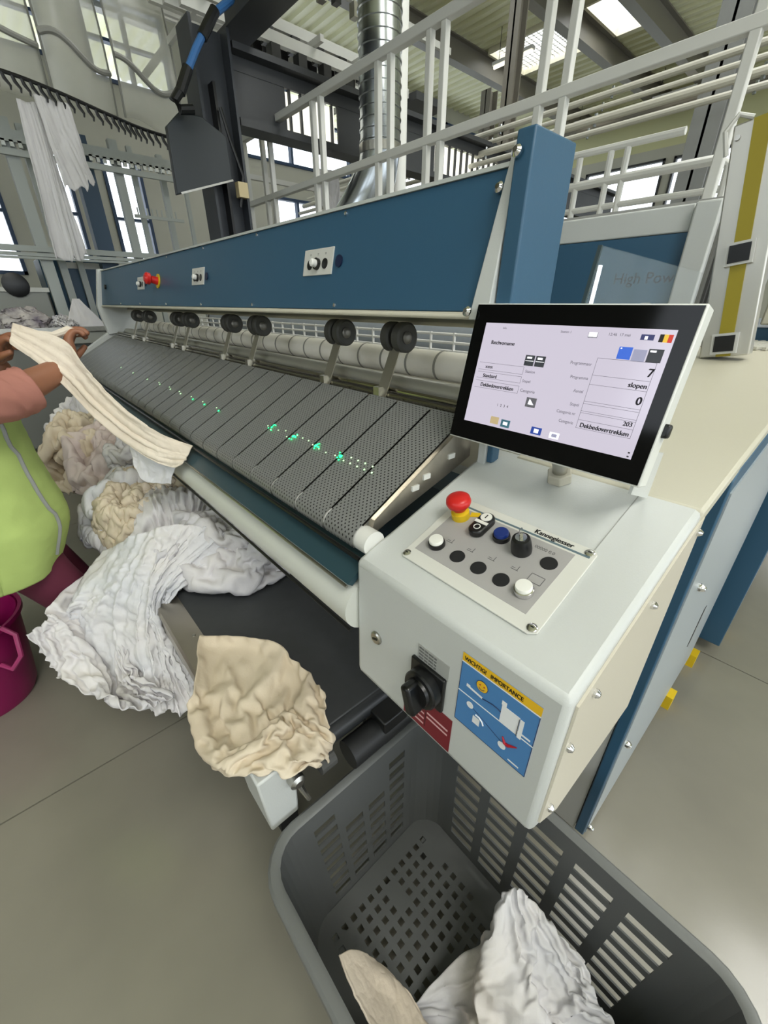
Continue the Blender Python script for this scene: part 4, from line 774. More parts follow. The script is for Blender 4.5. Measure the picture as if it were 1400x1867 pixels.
# floor with square holes
fx0, fx1, fy0, fy1 = BX0 + TAP + .003, BX1 - TAP - .003, BY0 + TAP + .003, BY1 - TAP - .003; nxx, nyy = 45, 30; mb = MB()
mb.v = [(fx0 + (fx1 - fx0) * i / nxx, fy0 + (fy1 - fy0) * j / nyy, BZ0 + .004) for j in range(nyy + 1) for i in range(nxx + 1)]
for j in range(nyy):
    for i in range(nxx):
        x, y = i - nxx / 2, j - nyy / 2; edge = i < 3 or i >= nxx - 3 or j < 3 or j >= nyy - 3
        hole = (i % 2 == 1 and j % 2 == 1) and not edge and not (i % 12 in (5, 6, 7) and j % 10 in (4, 5))
        cr_ = (i < 2 or i > nxx - 3) and (j < 2 or j > nyy - 3)
        if not hole: mb.f.append((j * (nxx + 1) + i, j * (nxx + 1) + i + 1, (j + 1) * (nxx + 1) + i + 1, (j + 1) * (nxx + 1) + i)); mb.m.append(0)
mb.build('basket_floor', BKM, bk, solid=.004)
rim = MB(); pr = [(-.002, -.030), (-.002, 0), (.004, .004), (.018, .003), (.024, -.003), (.024, -.030), (.020, -.030), (.020, -.004), (.002, -.002)]
pp = [p for p, _ in perim(0)]; ctr = Vector(((BX0 + BX1) / 2, (BY0 + BY1) / 2)); P = []
for a, b_ in pr:
    row = []
    for i, p in enumerate(pp):
        d = (pp[(i + 1) % np_] - pp[i - 1]).normalized(); n_ = Vector((d.y, -d.x)); row.append((p.x + n_.x * a, p.y + n_.y * a, BZ1 + b_))
    P.append(row + [row[0]])
rim.grid(np.array(P)); rim.build('rim', mat('basket_rim_grey', (110, 112, 110), .42, bump=(200, .08)), bk, smooth=True, angle=40)
for x, y in ((-.38, .2), (-.38, .52), (.14, .2), (.14, .52)): MB().lathe((x, y, 0), (0, 0, 1), [(.025, 0), (.025, .047)], 14).build('foot', BKM, bk)
# ------------------------------------------------------------------ linen
# folds of the linen: columns, rows, first vertex, then second differences along the grid in steps of 1.5 mm
FOLDS = {}
FOLDS['big_sheet'] = (50, 44, [-1135, 129, 533], [
0,0,0,0,-1,2,1,-3,2,3,3,-2,2,6,-3,5,0,2,5,1,5,4,4,7,6,6,5,7,5,6,2,4,0,3,-1,3,2,2,2,3,7,7,6,9,6,9,11,9,8,9,9,1,3,5,-4,0,3,-1,2,-1,-3,6,-3,0,2,0,4,-2,1,3,-3,0,3,-4,2,-2,0,0,1,-4,5,-2,2,-3,3,1,-2,0,2,0,-1,1,-4,0,4,-8,0,2,-3,0,11,0,0,-1,4,-1,-1,5,-1,-2,5,-2,5,-4,6,-2,2,0,0,-1,3,1,-4,3,-3,2,-3,2,-1,-1,0,3,-6,7,-4,3,2,-6,5,-2,-2,0,5,-9,2,2,-1,-9,7,-7,10,1,3,-2,4,0,1,0,0,3,-2,3,-1,4,-1,2,0,0,3,-4,4,-7,7,-2,-6,4,-5,1,-2,-5,-3,5,9,-15,6,1,3,-1,-1,-5,6,-2,-7,12,-13,6,-2,7,-14,9,-1,5,2,5,-2,2,1,5,2,0,1,1,1,0,2,0,1,-1,0,6,-16,5,1,-9,12,-16,14,-15,3,13,-4,-11,6,3,5,-12,7,2,-4,11,-15,0,6,-7,6,-2,-2,-1,8,-13,
2,1,0,1,7,3,-3,0,3,4,1,1,2,1,0,1,-14,14,-8,-12,17,3,-14,15,-16,16,-17,12,2,-11,2,8,-9,10,-16,12,-11,8,0,-4,9,-3,1,-3,0,-4,-1,-4,2,4,4,-1,2,1,-2,1,6,3,0,1,1,-1,2,-5,-9,4,6,-2,-9,16,-7,0,6,-6,9,-6,10,-5,-7,6,-2,2,1,-13,14,-4,3,-1,-3,3,-2,-2,-2,1,0,-3,3,-4,-2,3,3,2,-1,1,4,2,1,0,-1,1,2,1,-10,-10,15,-6,10,-12,14,-4,6,-7,1,1,1,-5,2,-2,6,3,-7,-13,7,4,0,-1,1,-2,4,-4,3,3,-4,2,0,0,-2,3,1,-5,4,1,2,0,0,2,2,-2,4,0,-1,-11,-7,15,-1,2,-1,8,4,-12,-2,8,-2,3,-6,2,0,0,-1,-7,2,12,-11,10,-7,4,-4,4,-5,4,-4,3,5,-11,-5,7,-7,5,-3,2,4,1,1,0,2,0,0,3,0,-1,-9,-6,9,3,-2,7,2,3,-17,16,-10,1,-1,0,-5,5,-3,5,-4,-1,11,-2,2,-10,8,-4,
4,-4,7,-11,7,0,-9,12,-6,0,8,-11,1,0,4,1,0,2,-1,1,0,2,-2,-4,-6,3,5,3,3,-1,2,-15,16,-16,12,-9,8,-5,1,0,3,-1,5,2,-10,-9,7,8,-5,1,3,0,-1,6,-10,2,1,-1,11,-4,1,4,-13,1,3,1,1,0,0,0,1,-8,4,0,-3,2,6,0,1,1,-11,14,-19,9,-10,11,-8,-2,12,2,-3,1,-9,-7,2,9,0,1,0,1,-4,4,-1,5,8,-6,7,-2,-12,-6,1,7,10,-12,3,0,0,1,0,-6,-5,8,0,0,-1,3,1,1,0,0,3,-10,0,-10,5,-1,2,6,0,-7,-4,-4,4,11,9,-1,-5,3,2,-10,-2,1,2,-9,1,4,4,-7,11,-7,-6,1,-3,18,3,-1,1,0,2,0,-7,1,1,2,0,-1,2,-1,1,0,-4,-6,5,-2,-4,-1,5,-4,-2,4,7,3,2,0,-3,-5,2,0,-4,-1,4,-1,0,2,-6,0,-4,6,4,5,-12,-12,9,0,4,1,-5,1,1,-9,5,1,0,3,2,-1,-2,0,0,-1,-4,-2,-2,4,3,-2,-1,4,2,2,-3,-6,
2,1,-3,-4,1,-1,3,1,-2,1,-2,4,-6,2,-2,2,-1,7,4,-4,-16,-5,8,-7,1,0,-6,-1,3,1,-2,3,8,-5,-3,0,-1,-2,-2,0,-1,9,2,-4,1,-8,0,-2,-1,0,0,1,5,6,-11,0,2,6,-9,-1,1,-1,0,-1,0,-5,-1,1,11,3,6,-8,9,-3,-1,-3,-12,9,-1,-2,0,1,7,0,-4,-2,0,-2,-1,0,3,-3,3,0,-1,1,-3,-1,4,2,-9,-1,-2,5,1,-5,0,5,3,-5,-1,5,1,-10,8,-3,1,-6,-9,12,9,3,9,-1,0,-18,8,0,2,-4,0,0,5,5,-6,-2,-1,-2,1,12,-3,-3,-8,4,-4,6,-4,2,-4,6,1,-8,2,-4,10,-5,-6,-1,8,-5,-6,0,10,0,-16,11,-6,11,-1,-1,-11,4,10,1,-4,-2,0,-2,-3,-3,-2,1,1,10,-5,-4,-1,-5,9,3,1,-6,0,1,0,-4,5,-7,4,-4,8,-2,-7,2,-3,9,-4,-6,-1,9,-3,-7,1,7,8,-10,-7,-10,13,-8,13,-3,10,0,-10,9,1,-5,-2,-3,-4,-4,
2,4,9,-8,-2,8,1,-4,0,0,-1,-1,-1,2,-4,5,-6,3,-4,9,-1,-6,1,-3,9,0,-5,-2,7,-1,-1,-3,3,7,0,1,-3,9,-15,9,10,0,0,-1,-5,3,-3,-1,-2,-4,-5,2,7,-1,-1,1,-6,4,5,-1,-1,-2,1,1,-2,1,2,-3,2,-4,8,-1,-3,-1,-4,6,4,0,0,-4,-6,-2,-2,0,3,6,-3,-7,14,-11,11,-2,0,0,0,-2,0,-1,-3,-3,-4,-3,3,6,-3,0,-3,-2,9,1,-1,-4,4,-2,3,-5,3,1,-5,-1,0,7,1,-6,-2,-1,-2,1,-2,3,-1,4,-1,-1,5,-3,1,-1,-4,8,0,6,4,-1,1,0,-2,-1,-1,-2,-2,-6,-1,9,-5,0,6,3,-9,11,-4,-2,-1,-2,4,-1,-2,-2,7,0,-7,1,2,5,-1,-5,2,-1,1,1,2,2,-2,-3,3,1,-1,5,0,-4,0,-4,10,4,-2,1,0,-1,0,0,-3,-3,-7,0,6,-2,9,-4,7,-5,4,-4,-4,3,0,0,-2,3,-5,5,1,-4,-1,4,3,-1,-5,0,0,6,-1,-2,3,2,1,0,-1,-7,
-5,-2,6,-6,-6,7,-3,4,6,1,1,-1,0,-2,-5,-5,5,1,-6,5,3,1,-1,3,-1,0,-2,5,0,-5,3,-2,5,-3,-3,0,4,4,-2,0,1,0,2,-6,-3,3,-2,1,0,-1,-1,2,6,-1,-5,-4,6,-5,-1,7,1,1,2,1,-1,-5,-5,1,4,0,-3,11,3,-4,3,-4,0,-1,1,4,-3,3,1,1,-4,-2,-2,5,4,-6,2,-1,0,-2,1,0,1,-6,3,6,-4,-1,7,-4,3,-4,0,4,-2,-6,-1,2,2,5,1,0,-4,-3,2,0,-1,-3,10,3,-3,5,-4,2,3,-5,3,-4,0,2,2,-3,0,-2,4,0,-3,1,2,6,-1,-2,-4,0,-6,3,8,-7,0,8,-2,1,0,-2,2,1,1,-2,-2,-2,2,1,1,-3,-3,0,5,1,-1,7,-4,0,4,-5,1,3,-3,3,-4,3,5,-3,-1,-1,0,5,-5,-3,-2,1,3,-1,0,0,2,-3,3,6,-5,8,4,-2,2,-2,-8,6,3,2,2,0,1,0,-2,-1,-2,0,0,-1,-1,6,1,0,-2,4,-6,5,2,0,-3,-2,2,2,-1,0,0,1,0,-2,-1,0,1,0,-2,-1,
2,-2,0,2,-1,-4,7,0,-6,7,6,-7,-7,0,0,2,2,7,3,1,-1,-2,0,2,0,-5,7,0,0,1,1,-3,2,-3,4,-1,0,2,-2,0,-1,-1,1,0,1,1,-3,-1,1,0,-1,5,-4,-1,3,-1,-7,9,4,-3,1,1,3,-2,-1,0,-1,-4,1,2,4,1,-2,0,1,5,-3,-2,4,0,2,-2,0,1,-4,2,-3,2,1,-2,1,1,-1,1,1,-1,0,-2,2,1,-2,-1,0,0,5,1,-1,-10,6,1,3,3,-1,2,0,-5,1,3,2,2,-2,1,1,-2,0,-1,6,-2,-1,-1,2,0,0,0,0,-2,1,-1,3,-1,-3,1,4,-3,-3,-2,1,2,2,2,-3,-5,2,1,2,1,0,-2,-2,3,0,-5,7,3,0,3,-1,-2,-1,-1,3,3,0,2,-3,-1,-1,3,-1,1,-1,4,-5,2,3,-1,0,-1,0,-1,-2,2,0,-1,-2,1,1,3,-3,1,0,-1,-4,0,1,0,-7,4,1,2,0,4,-9,-3,8,6,2,0,2,-3,2,-1,1,-2,3,0,0,2,-1,-4,0,-1,2,0,3,2,-1,0,-4,-2,2,1,1,3,-1,-4,-3,1,0,-1,1,3,
5,-2,-1,2,5,-6,1,-5,3,1,7,-8,-4,2,8,-3,2,8,-6,3,2,1,-2,1,1,1,0,0,-1,0,0,-2,-4,2,3,2,-1,-1,-2,0,1,1,2,-1,-1,1,-1,0,-3,-3,-1,1,-5,2,5,-2,-4,4,-6,-1,4,13,-10,-1,-4,13,0,-4,6,-4,0,5,1,-2,1,0,2,-1,-1,-1,2,1,-1,-4,-2,2,3,1,-1,-6,2,0,2,2,-1,-3,-2,2,7,1,-3,-4,-3,-3,5,9,-9,-3,1,0,-2,5,7,2,1,-11,7,5,-4,3,0,0,1,0,-1,1,1,2,-2,-2,1,1,1,-1,-2,-2,4,1,-1,-1,0,0,-1,0,-1,-2,1,-1,2,3,-1,0,2,-4,-6,8,10,0,0,-7,-4,-4,10,-7,-4,13,-7,4,3,2,0,0,2,0,1,-1,1,-1,2,-2,-3,1,3,3,-3,-2,-2,4,2,-2,-2,-1,0,-1,3,0,0,-1,-3,1,1,2,4,3,-8,-6,5,4,3,6,-5,-4,0,8,-6,0,-2,2,4,1,0,-1,-1,1,1,2,-1,1,1,1,-3,-2,2,1,3,0,-5,-1,3,2,-6,1,0,1,2,0,0,
1,0,-1,0,0,-4,4,8,-8,-5,-1,2,7,8,-6,-6,2,4,0,5,-4,4,-3,2,0,1,0,-5,1,3,3,-3,1,2,-3,1,0,1,-2,3,-4,-2,5,3,-5,-1,2,-2,2,2,-4,-1,0,4,0,-6,1,5,9,-7,-4,-3,1,4,10,-7,-2,5,-5,7,1,-8,4,2,3,0,2,-4,-4,0,4,4,0,1,-1,-4,1,2,1,-1,2,-3,-5,1,5,2,-3,1,-1,0,5,0,-2,-6,2,0,-6,2,4,9,1,-11,-3,4,3,1,-2,6,-2,-6,5,5,-2,-1,1,0,2,3,-2,-6,-1,4,4,0,0,-3,0,1,0,-2,0,0,-1,2,0,1,1,-3,-2,-1,0,3,4,1,-1,7,-9,-4,1,3,2,5,1,-8,3,0,6,1,0,2,-5,3,2,0,-6,5,0,3,0,-1,-4,-2,3,3,1,1,-5,-1,4,1,0,0,0,-3,1,-4,3,3,-1,-1,-2,3,0,3,-2,-4,12,-7,-4,0,-6,14,-9,7,-14,13,-3,-3,9,0,2,-2,3,2,-2,-9,3,5,3,1,1,-1,-4,2,3,-1,1,-4,1,2,-2,1,-2,2,-2,4,-6,3,3,1,-3,
-3,2,1,3,0,8,5,-2,5,7,6,-1,7,8,5,2,6,8,-2,8,-1,8,6,-1,9,2,7,6,5,4,7,4,4,5,7,0,7,8,-3,7,8,-1,6,7,0,-3,8,5,-2,5,-1,1,0,0,-14,-1,4,8,-9,0,4,-1,-4,0,-4,7,-6,0,1,0,7,-6,0,9,-10,7,-1,0,-3,2,0,3,-6,3,0,0,1,-6,12,-9,0,10,-9,-1,7,7,-15,1,8,-12,4,1,-5,4,-9,-4,-2,3,1,-2,-2,4,5,-10,9,-9,9,-9,11,-7,2,-1,1,0,7,-8,-1,-1,5,1,-1,-8,10,-1,-7,8,-7,5,-4,5,-1,-7,7,-1,-5,-2,10,-7,-2,2,3,-7,7,-5,-11,2,-3,0,11,-8,1,-5,3,0,0,1,0,1,-1,7,-8,9,-8,1,-6,8,-4,3,0,-6,0,4,0,-3,8,-11,7,-5,2,-5,-1,0,0,-2,0,2,-1,1,-2,6,-10,8,-4,2,5,-3,-5,-11,2,2,-6,9,-5,12,-15,7,0,1,0,-1,4,-3,1,0,3,0,1,-2,-5,5,-5,4,-2,-5,-2,9,-11,7,-10,12,-12,8,-7,
3,-4,2,-5,5,-4,-1,6,-5,5,-4,-9,2,-1,6,-12,9,5,1,-8,-6,13,-11,0,5,-1,1,6,-8,8,-2,0,-6,5,-5,4,-5,6,-8,-4,4,-1,-8,8,-9,9,-8,13,-19,13,-12,7,-1,-1,-1,1,4,-6,4,-2,3,-13,4,4,-4,11,-1,-4,-4,5,-2,-10,12,-3,4,3,-5,-1,4,0,-5,6,-11,2,-5,1,-4,1,-1,-4,5,-4,2,2,-1,-4,3,-10,19,-14,4,2,-7,10,-11,6,-3,8,-8,2,2,-10,-1,5,6,-4,-4,-2,-1,-4,0,10,0,4,-2,-8,4,-11,5,-8,5,-7,4,-5,4,0,-2,-2,6,3,-3,-2,3,-5,2,1,-4,4,-9,7,0,-1,4,-9,9,-3,2,-2,5,0,-1,-10,0,-2,0,-3,3,1,-3,3,4,3,0,-1,1,2,-16,9,-7,5,-13,2,3,0,0,-1,10,-12,4,-2,1,-1,4,-5,3,1,-1,-3,2,-3,3,-1,-1,6,-5,0,-1,2,3,-2,2,-11,-1,1,-4,4,-4,3,0,3,4,0,-1,2,1,-12,12,-10,6,-13,12,
-12,0,1,0,3,-6,13,-12,9,-9,9,-9,7,-2,-3,-1,3,-2,3,-1,-4,3,-3,8,-4,1,3,-3,4,-4,-11,0,-3,3,-4,1,1,2,5,2,-2,2,0,-4,6,-6,7,-15,8,-10,8,-6,-2,5,-4,6,-9,10,-6,3,-7,8,-6,0,0,0,0,4,-5,6,-3,-1,0,0,8,1,-8,7,-7,8,-12,0,2,-2,-1,0,1,12,-5,0,-2,2,-2,-2,3,6,-14,7,-4,-1,-4,2,4,1,-1,-4,2,-5,1,0,4,-6,1,-1,-1,8,5,-11,9,-7,5,-8,6,1,-1,2,0,-11,11,-6,-13,-1,0,2,-1,10,4,-5,-3,1,-1,1,-3,-1,-1,1,1,-5,2,5,-3,5,0,-8,-3,2,2,4,-4,-4,1,6,-7,2,6,1,3,2,-11,9,-5,2,-6,1,1,-4,8,1,-1,-3,-14,0,0,0,7,0,2,-2,0,0,1,-2,-4,-1,2,0,1,4,-3,1,-1,4,-7,0,-1,-1,-2,0,8,-1,1,2,6,-5,2,-2,-4,-1,0,0,10,-3,-6,0,-7,7,-7,12,-7,-1,-14,3,6,0,-2,1,0,-2,
2,-3,2,1,5,-2,-2,-5,3,5,2,-7,1,-10,1,3,1,1,6,2,-5,1,0,0,3,-4,-2,1,0,1,-2,-2,1,3,-2,0,-6,-2,8,-10,3,10,-12,2,-1,-3,8,0,-2,0,3,-3,3,-2,4,2,2,-5,0,1,1,0,2,-2,2,8,1,-11,1,1,-1,4,-12,-1,7,5,-12,0,2,3,0,1,-1,2,1,-15,10,-12,-7,9,5,-8,-11,-1,0,3,2,-1,1,1,2,-4,0,0,1,4,0,-1,7,-6,-3,0,4,0,-1,1,1,1,-9,-1,6,1,-1,-8,0,7,1,-10,1,6,0,-8,0,8,6,1,-5,-2,-7,-8,-7,11,-11,-1,2,3,-2,1,-2,6,-2,-1,-3,1,1,3,2,0,-3,-1,2,1,-6,15,-9,-10,6,7,-5,-7,1,6,5,-6,-8,1,11,-3,-11,3,12,-7,-10,1,6,9,-7,10,-4,2,-11,-8,-10,6,-5,-1,0,-1,1,1,3,0,-2,0,-2,3,3,0,-4,2,-1,3,-1,-6,16,-7,-11,8,6,-7,-8,0,8,6,-7,-8,0,11,-3,-10,-1,14,-5,-13,-1,1,10,
3,7,5,10,-8,-6,-2,-5,4,0,-1,0,0,2,7,-5,-3,1,0,0,6,0,-5,2,1,0,-2,-1,5,-6,-5,8,5,-8,-6,0,6,5,-7,-7,0,8,-4,-3,-1,3,-2,-5,0,4,-2,0,-5,0,8,-5,-1,0,-2,-2,0,0,0,-1,3,7,-5,-5,0,1,4,1,1,-2,0,2,-4,1,1,0,-5,-1,8,5,-9,-6,-2,8,9,-5,-11,-2,2,-1,-1,8,11,-5,-3,0,-4,-2,-9,0,5,-4,-2,1,0,-1,-2,-1,-1,0,0,1,5,-7,-1,2,1,2,1,0,0,0,-1,-6,9,3,-5,-5,2,-1,1,-2,-4,-2,3,10,5,-5,-2,2,-1,-2,-2,2,-5,-1,4,2,1,-7,-8,-7,0,5,-2,2,-2,-3,-1,-1,-2,1,2,2,-5,0,1,0,11,-5,-2,1,0,-5,1,4,-1,-3,-3,8,3,-4,0,-5,1,0,2,5,-1,-1,-1,3,-2,1,-4,-5,0,8,8,6,-5,-8,2,0,4,-2,1,-2,-2,-1,0,-3,-1,9,-8,-2,-1,6,4,5,-5,-1,0,-3,-1,3,2,-5,-4,3,5,1,0,-2,-6,1,2,3,
7,-8,-2,-2,4,1,2,-2,-5,-3,6,1,8,-2,-5,3,-3,-1,0,3,0,-1,-2,-1,-2,-2,11,-12,2,7,-4,5,1,-1,-1,-1,-11,5,11,3,-9,-9,2,2,7,7,-3,-9,2,2,2,1,-4,-1,0,6,6,-1,-1,3,-4,-3,-5,-1,-2,-4,1,0,-2,-1,-1,0,0,0,1,-2,-2,13,-10,-3,1,-2,11,0,0,5,-5,-11,2,10,9,-7,-5,4,1,-1,1,-1,-7,1,1,5,-4,-3,-4,0,0,5,4,0,-2,1,-2,5,2,-4,-9,-2,4,-3,-3,-1,-1,0,0,0,0,-2,13,-11,-1,-1,5,7,-1,-5,10,-5,-10,0,6,12,-7,-2,0,1,-1,2,-5,-6,3,3,4,-2,2,-1,4,2,0,-7,3,1,5,-6,5,2,-1,-4,-2,3,3,-3,-5,-3,-2,1,0,0,-1,12,-13,8,-10,9,3,-3,5,5,-6,-6,0,4,5,-6,-7,2,8,6,2,-5,-6,2,7,2,-6,-4,-1,1,0,5,-2,1,1,-1,-5,5,4,-4,-7,-1,0,1,2,2,0,-2,-1,-4,-1,-2,15,-12,9,-13,9,
0,-7,13,6,-9,-7,1,6,-2,-1,-4,1,3,6,-1,0,2,-3,4,-2,1,-1,1,2,-3,-3,-8,6,0,2,-8,6,4,1,-5,-11,0,1,-1,-2,0,0,3,-1,0,-2,15,-12,14,-15,4,1,0,6,0,-6,-2,5,11,-8,-3,-2,1,1,0,0,0,2,-1,-1,0,2,-3,1,0,0,1,-9,-3,-2,4,-7,6,2,1,5,-9,-3,-3,-1,-2,-1,0,0,1,1,-2,12,-6,14,-5,-8,-2,5,5,-4,-7,0,5,12,-7,-2,-1,4,-1,-2,-2,4,-2,1,-1,2,-1,0,3,1,6,-6,-1,-1,-1,3,-8,1,1,3,9,-1,-3,6,0,-4,-6,-3,-5,1,3,-6,4,3,10,-5,-8,1,7,0,-1,-3,-1,4,11,-10,-7,0,13,-3,-3,2,4,6,-4,-3,0,-6,2,3,0,8,-3,-1,-2,0,0,-3,-1,1,0,3,10,-3,2,4,3,1,-2,-14,0,4,-10,3,8,3,-7,-7,7,13,-8,-5,0,1,2,3,-6,-5,-2,5,2,-2,-5,4,0,-1,0,7,-6,0,4,1,-4,2,1,-1,0,-5,0,-1,2,2,-7,
2,1,3,3,-7,6,11,-17,-3,10,-6,1,12,2,-12,-7,5,17,-1,-13,-6,-1,12,8,4,-6,-4,-3,0,2,1,9,-5,1,-3,7,-3,-5,-4,-3,-4,2,-1,0,5,-4,-1,-1,0,6,-3,-5,-2,2,9,-11,3,15,-4,-14,3,-1,5,1,0,-1,0,-1,9,9,-8,-5,-5,4,2,7,0,-5,-6,3,-1,0,4,-7,-3,-5,4,7,3,3,-7,-3,0,5,-4,7,1,-8,0,-1,0,7,-3,1,-7,5,-6,1,10,-2,-5,0,0,5,1,-4,-1,1,-3,6,10,3,-7,-1,0,0,7,-1,-2,-3,1,1,1,6,-2,-7,-4,2,3,-5,6,-7,3,-3,4,-1,1,5,-10,1,1,-3,7,-7,11,6,-2,-16,2,9,-6,-1,0,5,0,3,0,-5,1,0,-2,6,4,-7,0,1,0,-1,2,2,-1,2,2,0,2,0,-3,-1,0,-5,1,7,-9,3,2,-2,-4,2,9,-12,4,4,-8,6,-7,0,11,-2,-9,6,-1,-2,0,3,11,-4,-1,3,-5,-4,4,-2,2,5,-6,1,-1,6,-5,0,3,-6,-6,4,6,9,3,-6,0,-7,
3,-1,7,-7,-2,1,4,-4,3,0,-1,-4,2,-1,3,4,-3,13,-13,-7,16,-7,-3,0,5,2,-2,2,2,-2,-2,0,-4,-1,4,0,3,2,-2,-1,-2,5,2,-9,-2,4,3,0,-3,-3,-5,4,-2,9,0,-7,-5,7,-5,14,-15,0,-2,3,6,-5,0,6,9,-12,1,10,-7,-4,1,7,0,-6,5,-2,0,0,8,-4,-6,-1,-1,4,10,-10,-3,2,4,5,-8,-2,4,-1,3,3,0,-10,5,-5,2,9,-1,-12,5,-1,-3,0,10,-8,-1,7,-2,-8,11,2,-6,1,10,-1,-6,0,2,-1,-2,6,-5,-2,2,3,-2,-4,1,-2,1,7,3,-5,1,1,0,-4,-1,6,-2,-6,6,1,-7,2,-1,-1,7,2,-8,0,-1,3,-5,10,-6,-1,-2,10,-13,19,-9,2,-1,5,-1,-5,0,4,-3,0,3,-3,0,6,1,0,-3,-1,1,-1,-1,3,2,1,2,-3,-6,1,4,-6,-2,9,1,-6,-2,0,-3,3,-1,2,9,-13,10,-8,8,-8,8,-8,18,-14,6,-5,3,-4,5,3,-5,0,4,-4,5,1,-6,0,3,
2,-2,3,-4,7,-4,-3,1,2,5,0,-3,-3,1,-4,1,-4,4,-3,6,-6,1,-2,9,-14,1,14,-10,8,-9,10,-10,4,1,15,0,-7,-10,5,-4,-1,6,-2,-1,6,-3,3,2,-4,5,-4,5,-4,3,-4,3,-1,-4,2,3,3,-1,-6,-8,0,0,5,9,4,-6,5,9,-3,0,2,7,-3,-2,11,-5,10,-4,-5,11,0,-9,7,-5,6,-7,5,-5,6,-6,6,-10,5,3,-11,-1,8,-12,0,6,-8,-5,-2,7,-10,-2,6,-6,-9,-3,4,-3,-6,-3,4,6,-9,2,9,-8,10,-14,13,-4,0,3,-16,15,-2,-11,11,8,-13,14,-15,14,-2,5,-17,15,-7,0,-7,8,10,-10,-1,13,-12,1,6,1,-8,-7,12,-11,-9,10,-4,7,-9,11,-5,-6,2,7,-2,1,-12,19,-18,17,-14,16,-15,13,0,0,3,4,-18,13,-4,-1,10,-10,-12,12,9,-19,11,9,-10,-3,-9,21,-10,-12,19,-14,-7,12,3,-12,6,2,8,-16,18,-16,-7,-2,12,
-5,-9,3,2,-1,1,-1,2,-1,0,1,3,-8,15,-19,16,-14,17,-21,18,-11,-10,11,-2,-6,0,0,-11,8,12,-17,8,-1,4,0,-1,-4,15,-11,-4,19,-19,8,6,9,-18,12,-15,-2,0,12,-6,0,9,-6,9,-13,13,-8,2,-3,2,-1,-1,-2,-4,9,-21,8,-3,-5,14,-17,16,-14,1,18,-5,-14,8,0,10,-18,10,0,2,11,-18,1,21,-18,22,-3,-18,12,7,-11,-14,0,0,-4,11,-7,-2,-1,2,9,-7,9,3,-6,-1,-3,-15,14,-12,-7,13,4,-14,15,-16,20,-20,16,9,-18,0,18,-18,19,-23,14,-18,25,-17,11,8,-6,3,-2,-2,-6,22,-18,1,22,-10,-4,-2,2,-4,0,2,2,-1,1,7,-12,3,-4,-5,1,2,-1,-6,10,-9,8,-2,5,1,1,6,0,1,7,-4,-2,5,-20,19,-13,17,-25,18,-1,-12,18,-19,26,-22,22,-22,23,5,-20,-12,0,-3,-2,2,3,1,0,4,0,-9,2,
-8,-1,6,-5,12,-12,19,-8,6,2,14,-21,11,-1,9,-19,0,4,3,-17,11,-2,-4,19,-20,21,-20,4,6,-7,15,-5,4,1,-1,-1,-8,19,-12,1,2,0,2,-2,-1,3,-3,-5,-1,-5,1,0,-2,13,-11,18,-8,15,5,-6,-13,18,-11,-18,15,4,-1,-8,-2,13,-15,17,10,-7,-3,-12,22,-20,20,-13,-7,0,19,-17,16,-24,18,-17,-11,2,-1,4,-3,4,-4,-1,-2,-3,-4,2,-2,0,7,-6,10,-7,7,-5,4,-1,2,-6,1,14,-23,14,-12,16,11,-15,17,6,-11,-15,21,-9,-7,19,-15,3,9,-9,0,10,-9,0,-15,16,-9,-1,4,-3,5,-2,-2,-1,-5,-3,1,-2,0,3,-1,2,-2,6,-2,3,-4,2,7,-10,3,-7,16,-12,9,-2,7,17,-8,-18,11,2,-12,21,-14,-5,13,1,-1,3,-11,-11,8,3,-3,-11,-7,0,-2,2,1,-1,-2,-7,1,-1,0,0,2,2,-3,1,4,0,1,0,6,-7,-5,0,
2,4,-1,12,1,-1,-3,0,-5,13,-4,12,3,-8,10,-14,-11,16,-14,-6,-4,2,-4,11,1,2,-7,4,-3,-1,0,-8,2,-2,0,1,0,0,2,1,1,-1,1,2,0,2,-3,-4,-1,6,8,3,1,-1,0,-2,-4,-9,11,-5,-7,-3,-2,1,2,3,2,-9,5,1,0,7,-7,-4,3,-1,-4,0,1,-2,-7,0,-2,1,0,-1,1,0,4,0,0,-2,2,-1,1,-3,2,-2,7,9,1,-2,-2,-6,-7,0,-2,-1,-3,1,0,2,0,0,0,0,-2,1,1,-2,3,-3,7,-1,-3,0,-3,-6,-4,-1,1,1,-1,1,-1,2,-2,0,-1,0,1,2,0,-1,0,2,-2,10,4,-7,-3,-2,-6,0,1,0,0,2,-1,0,0,-2,1,-1,0,-1,4,-3,0,-1,5,-7,-5,8,8,-2,-1,-9,0,5,-8,1,0,-1,0,1,0,0,-2,0,-1,3,0,-1,1,0,-1,0,-1,1,1,-1,2,0,-2,-2,1,0,-2,-1,3,-2,1,-4,2,1,-1,-2,-2,14,-10,13,-5,-9,-6,10,-1,-2,8,-17,5,-4,-1,0,-1,2,1,0,-2,
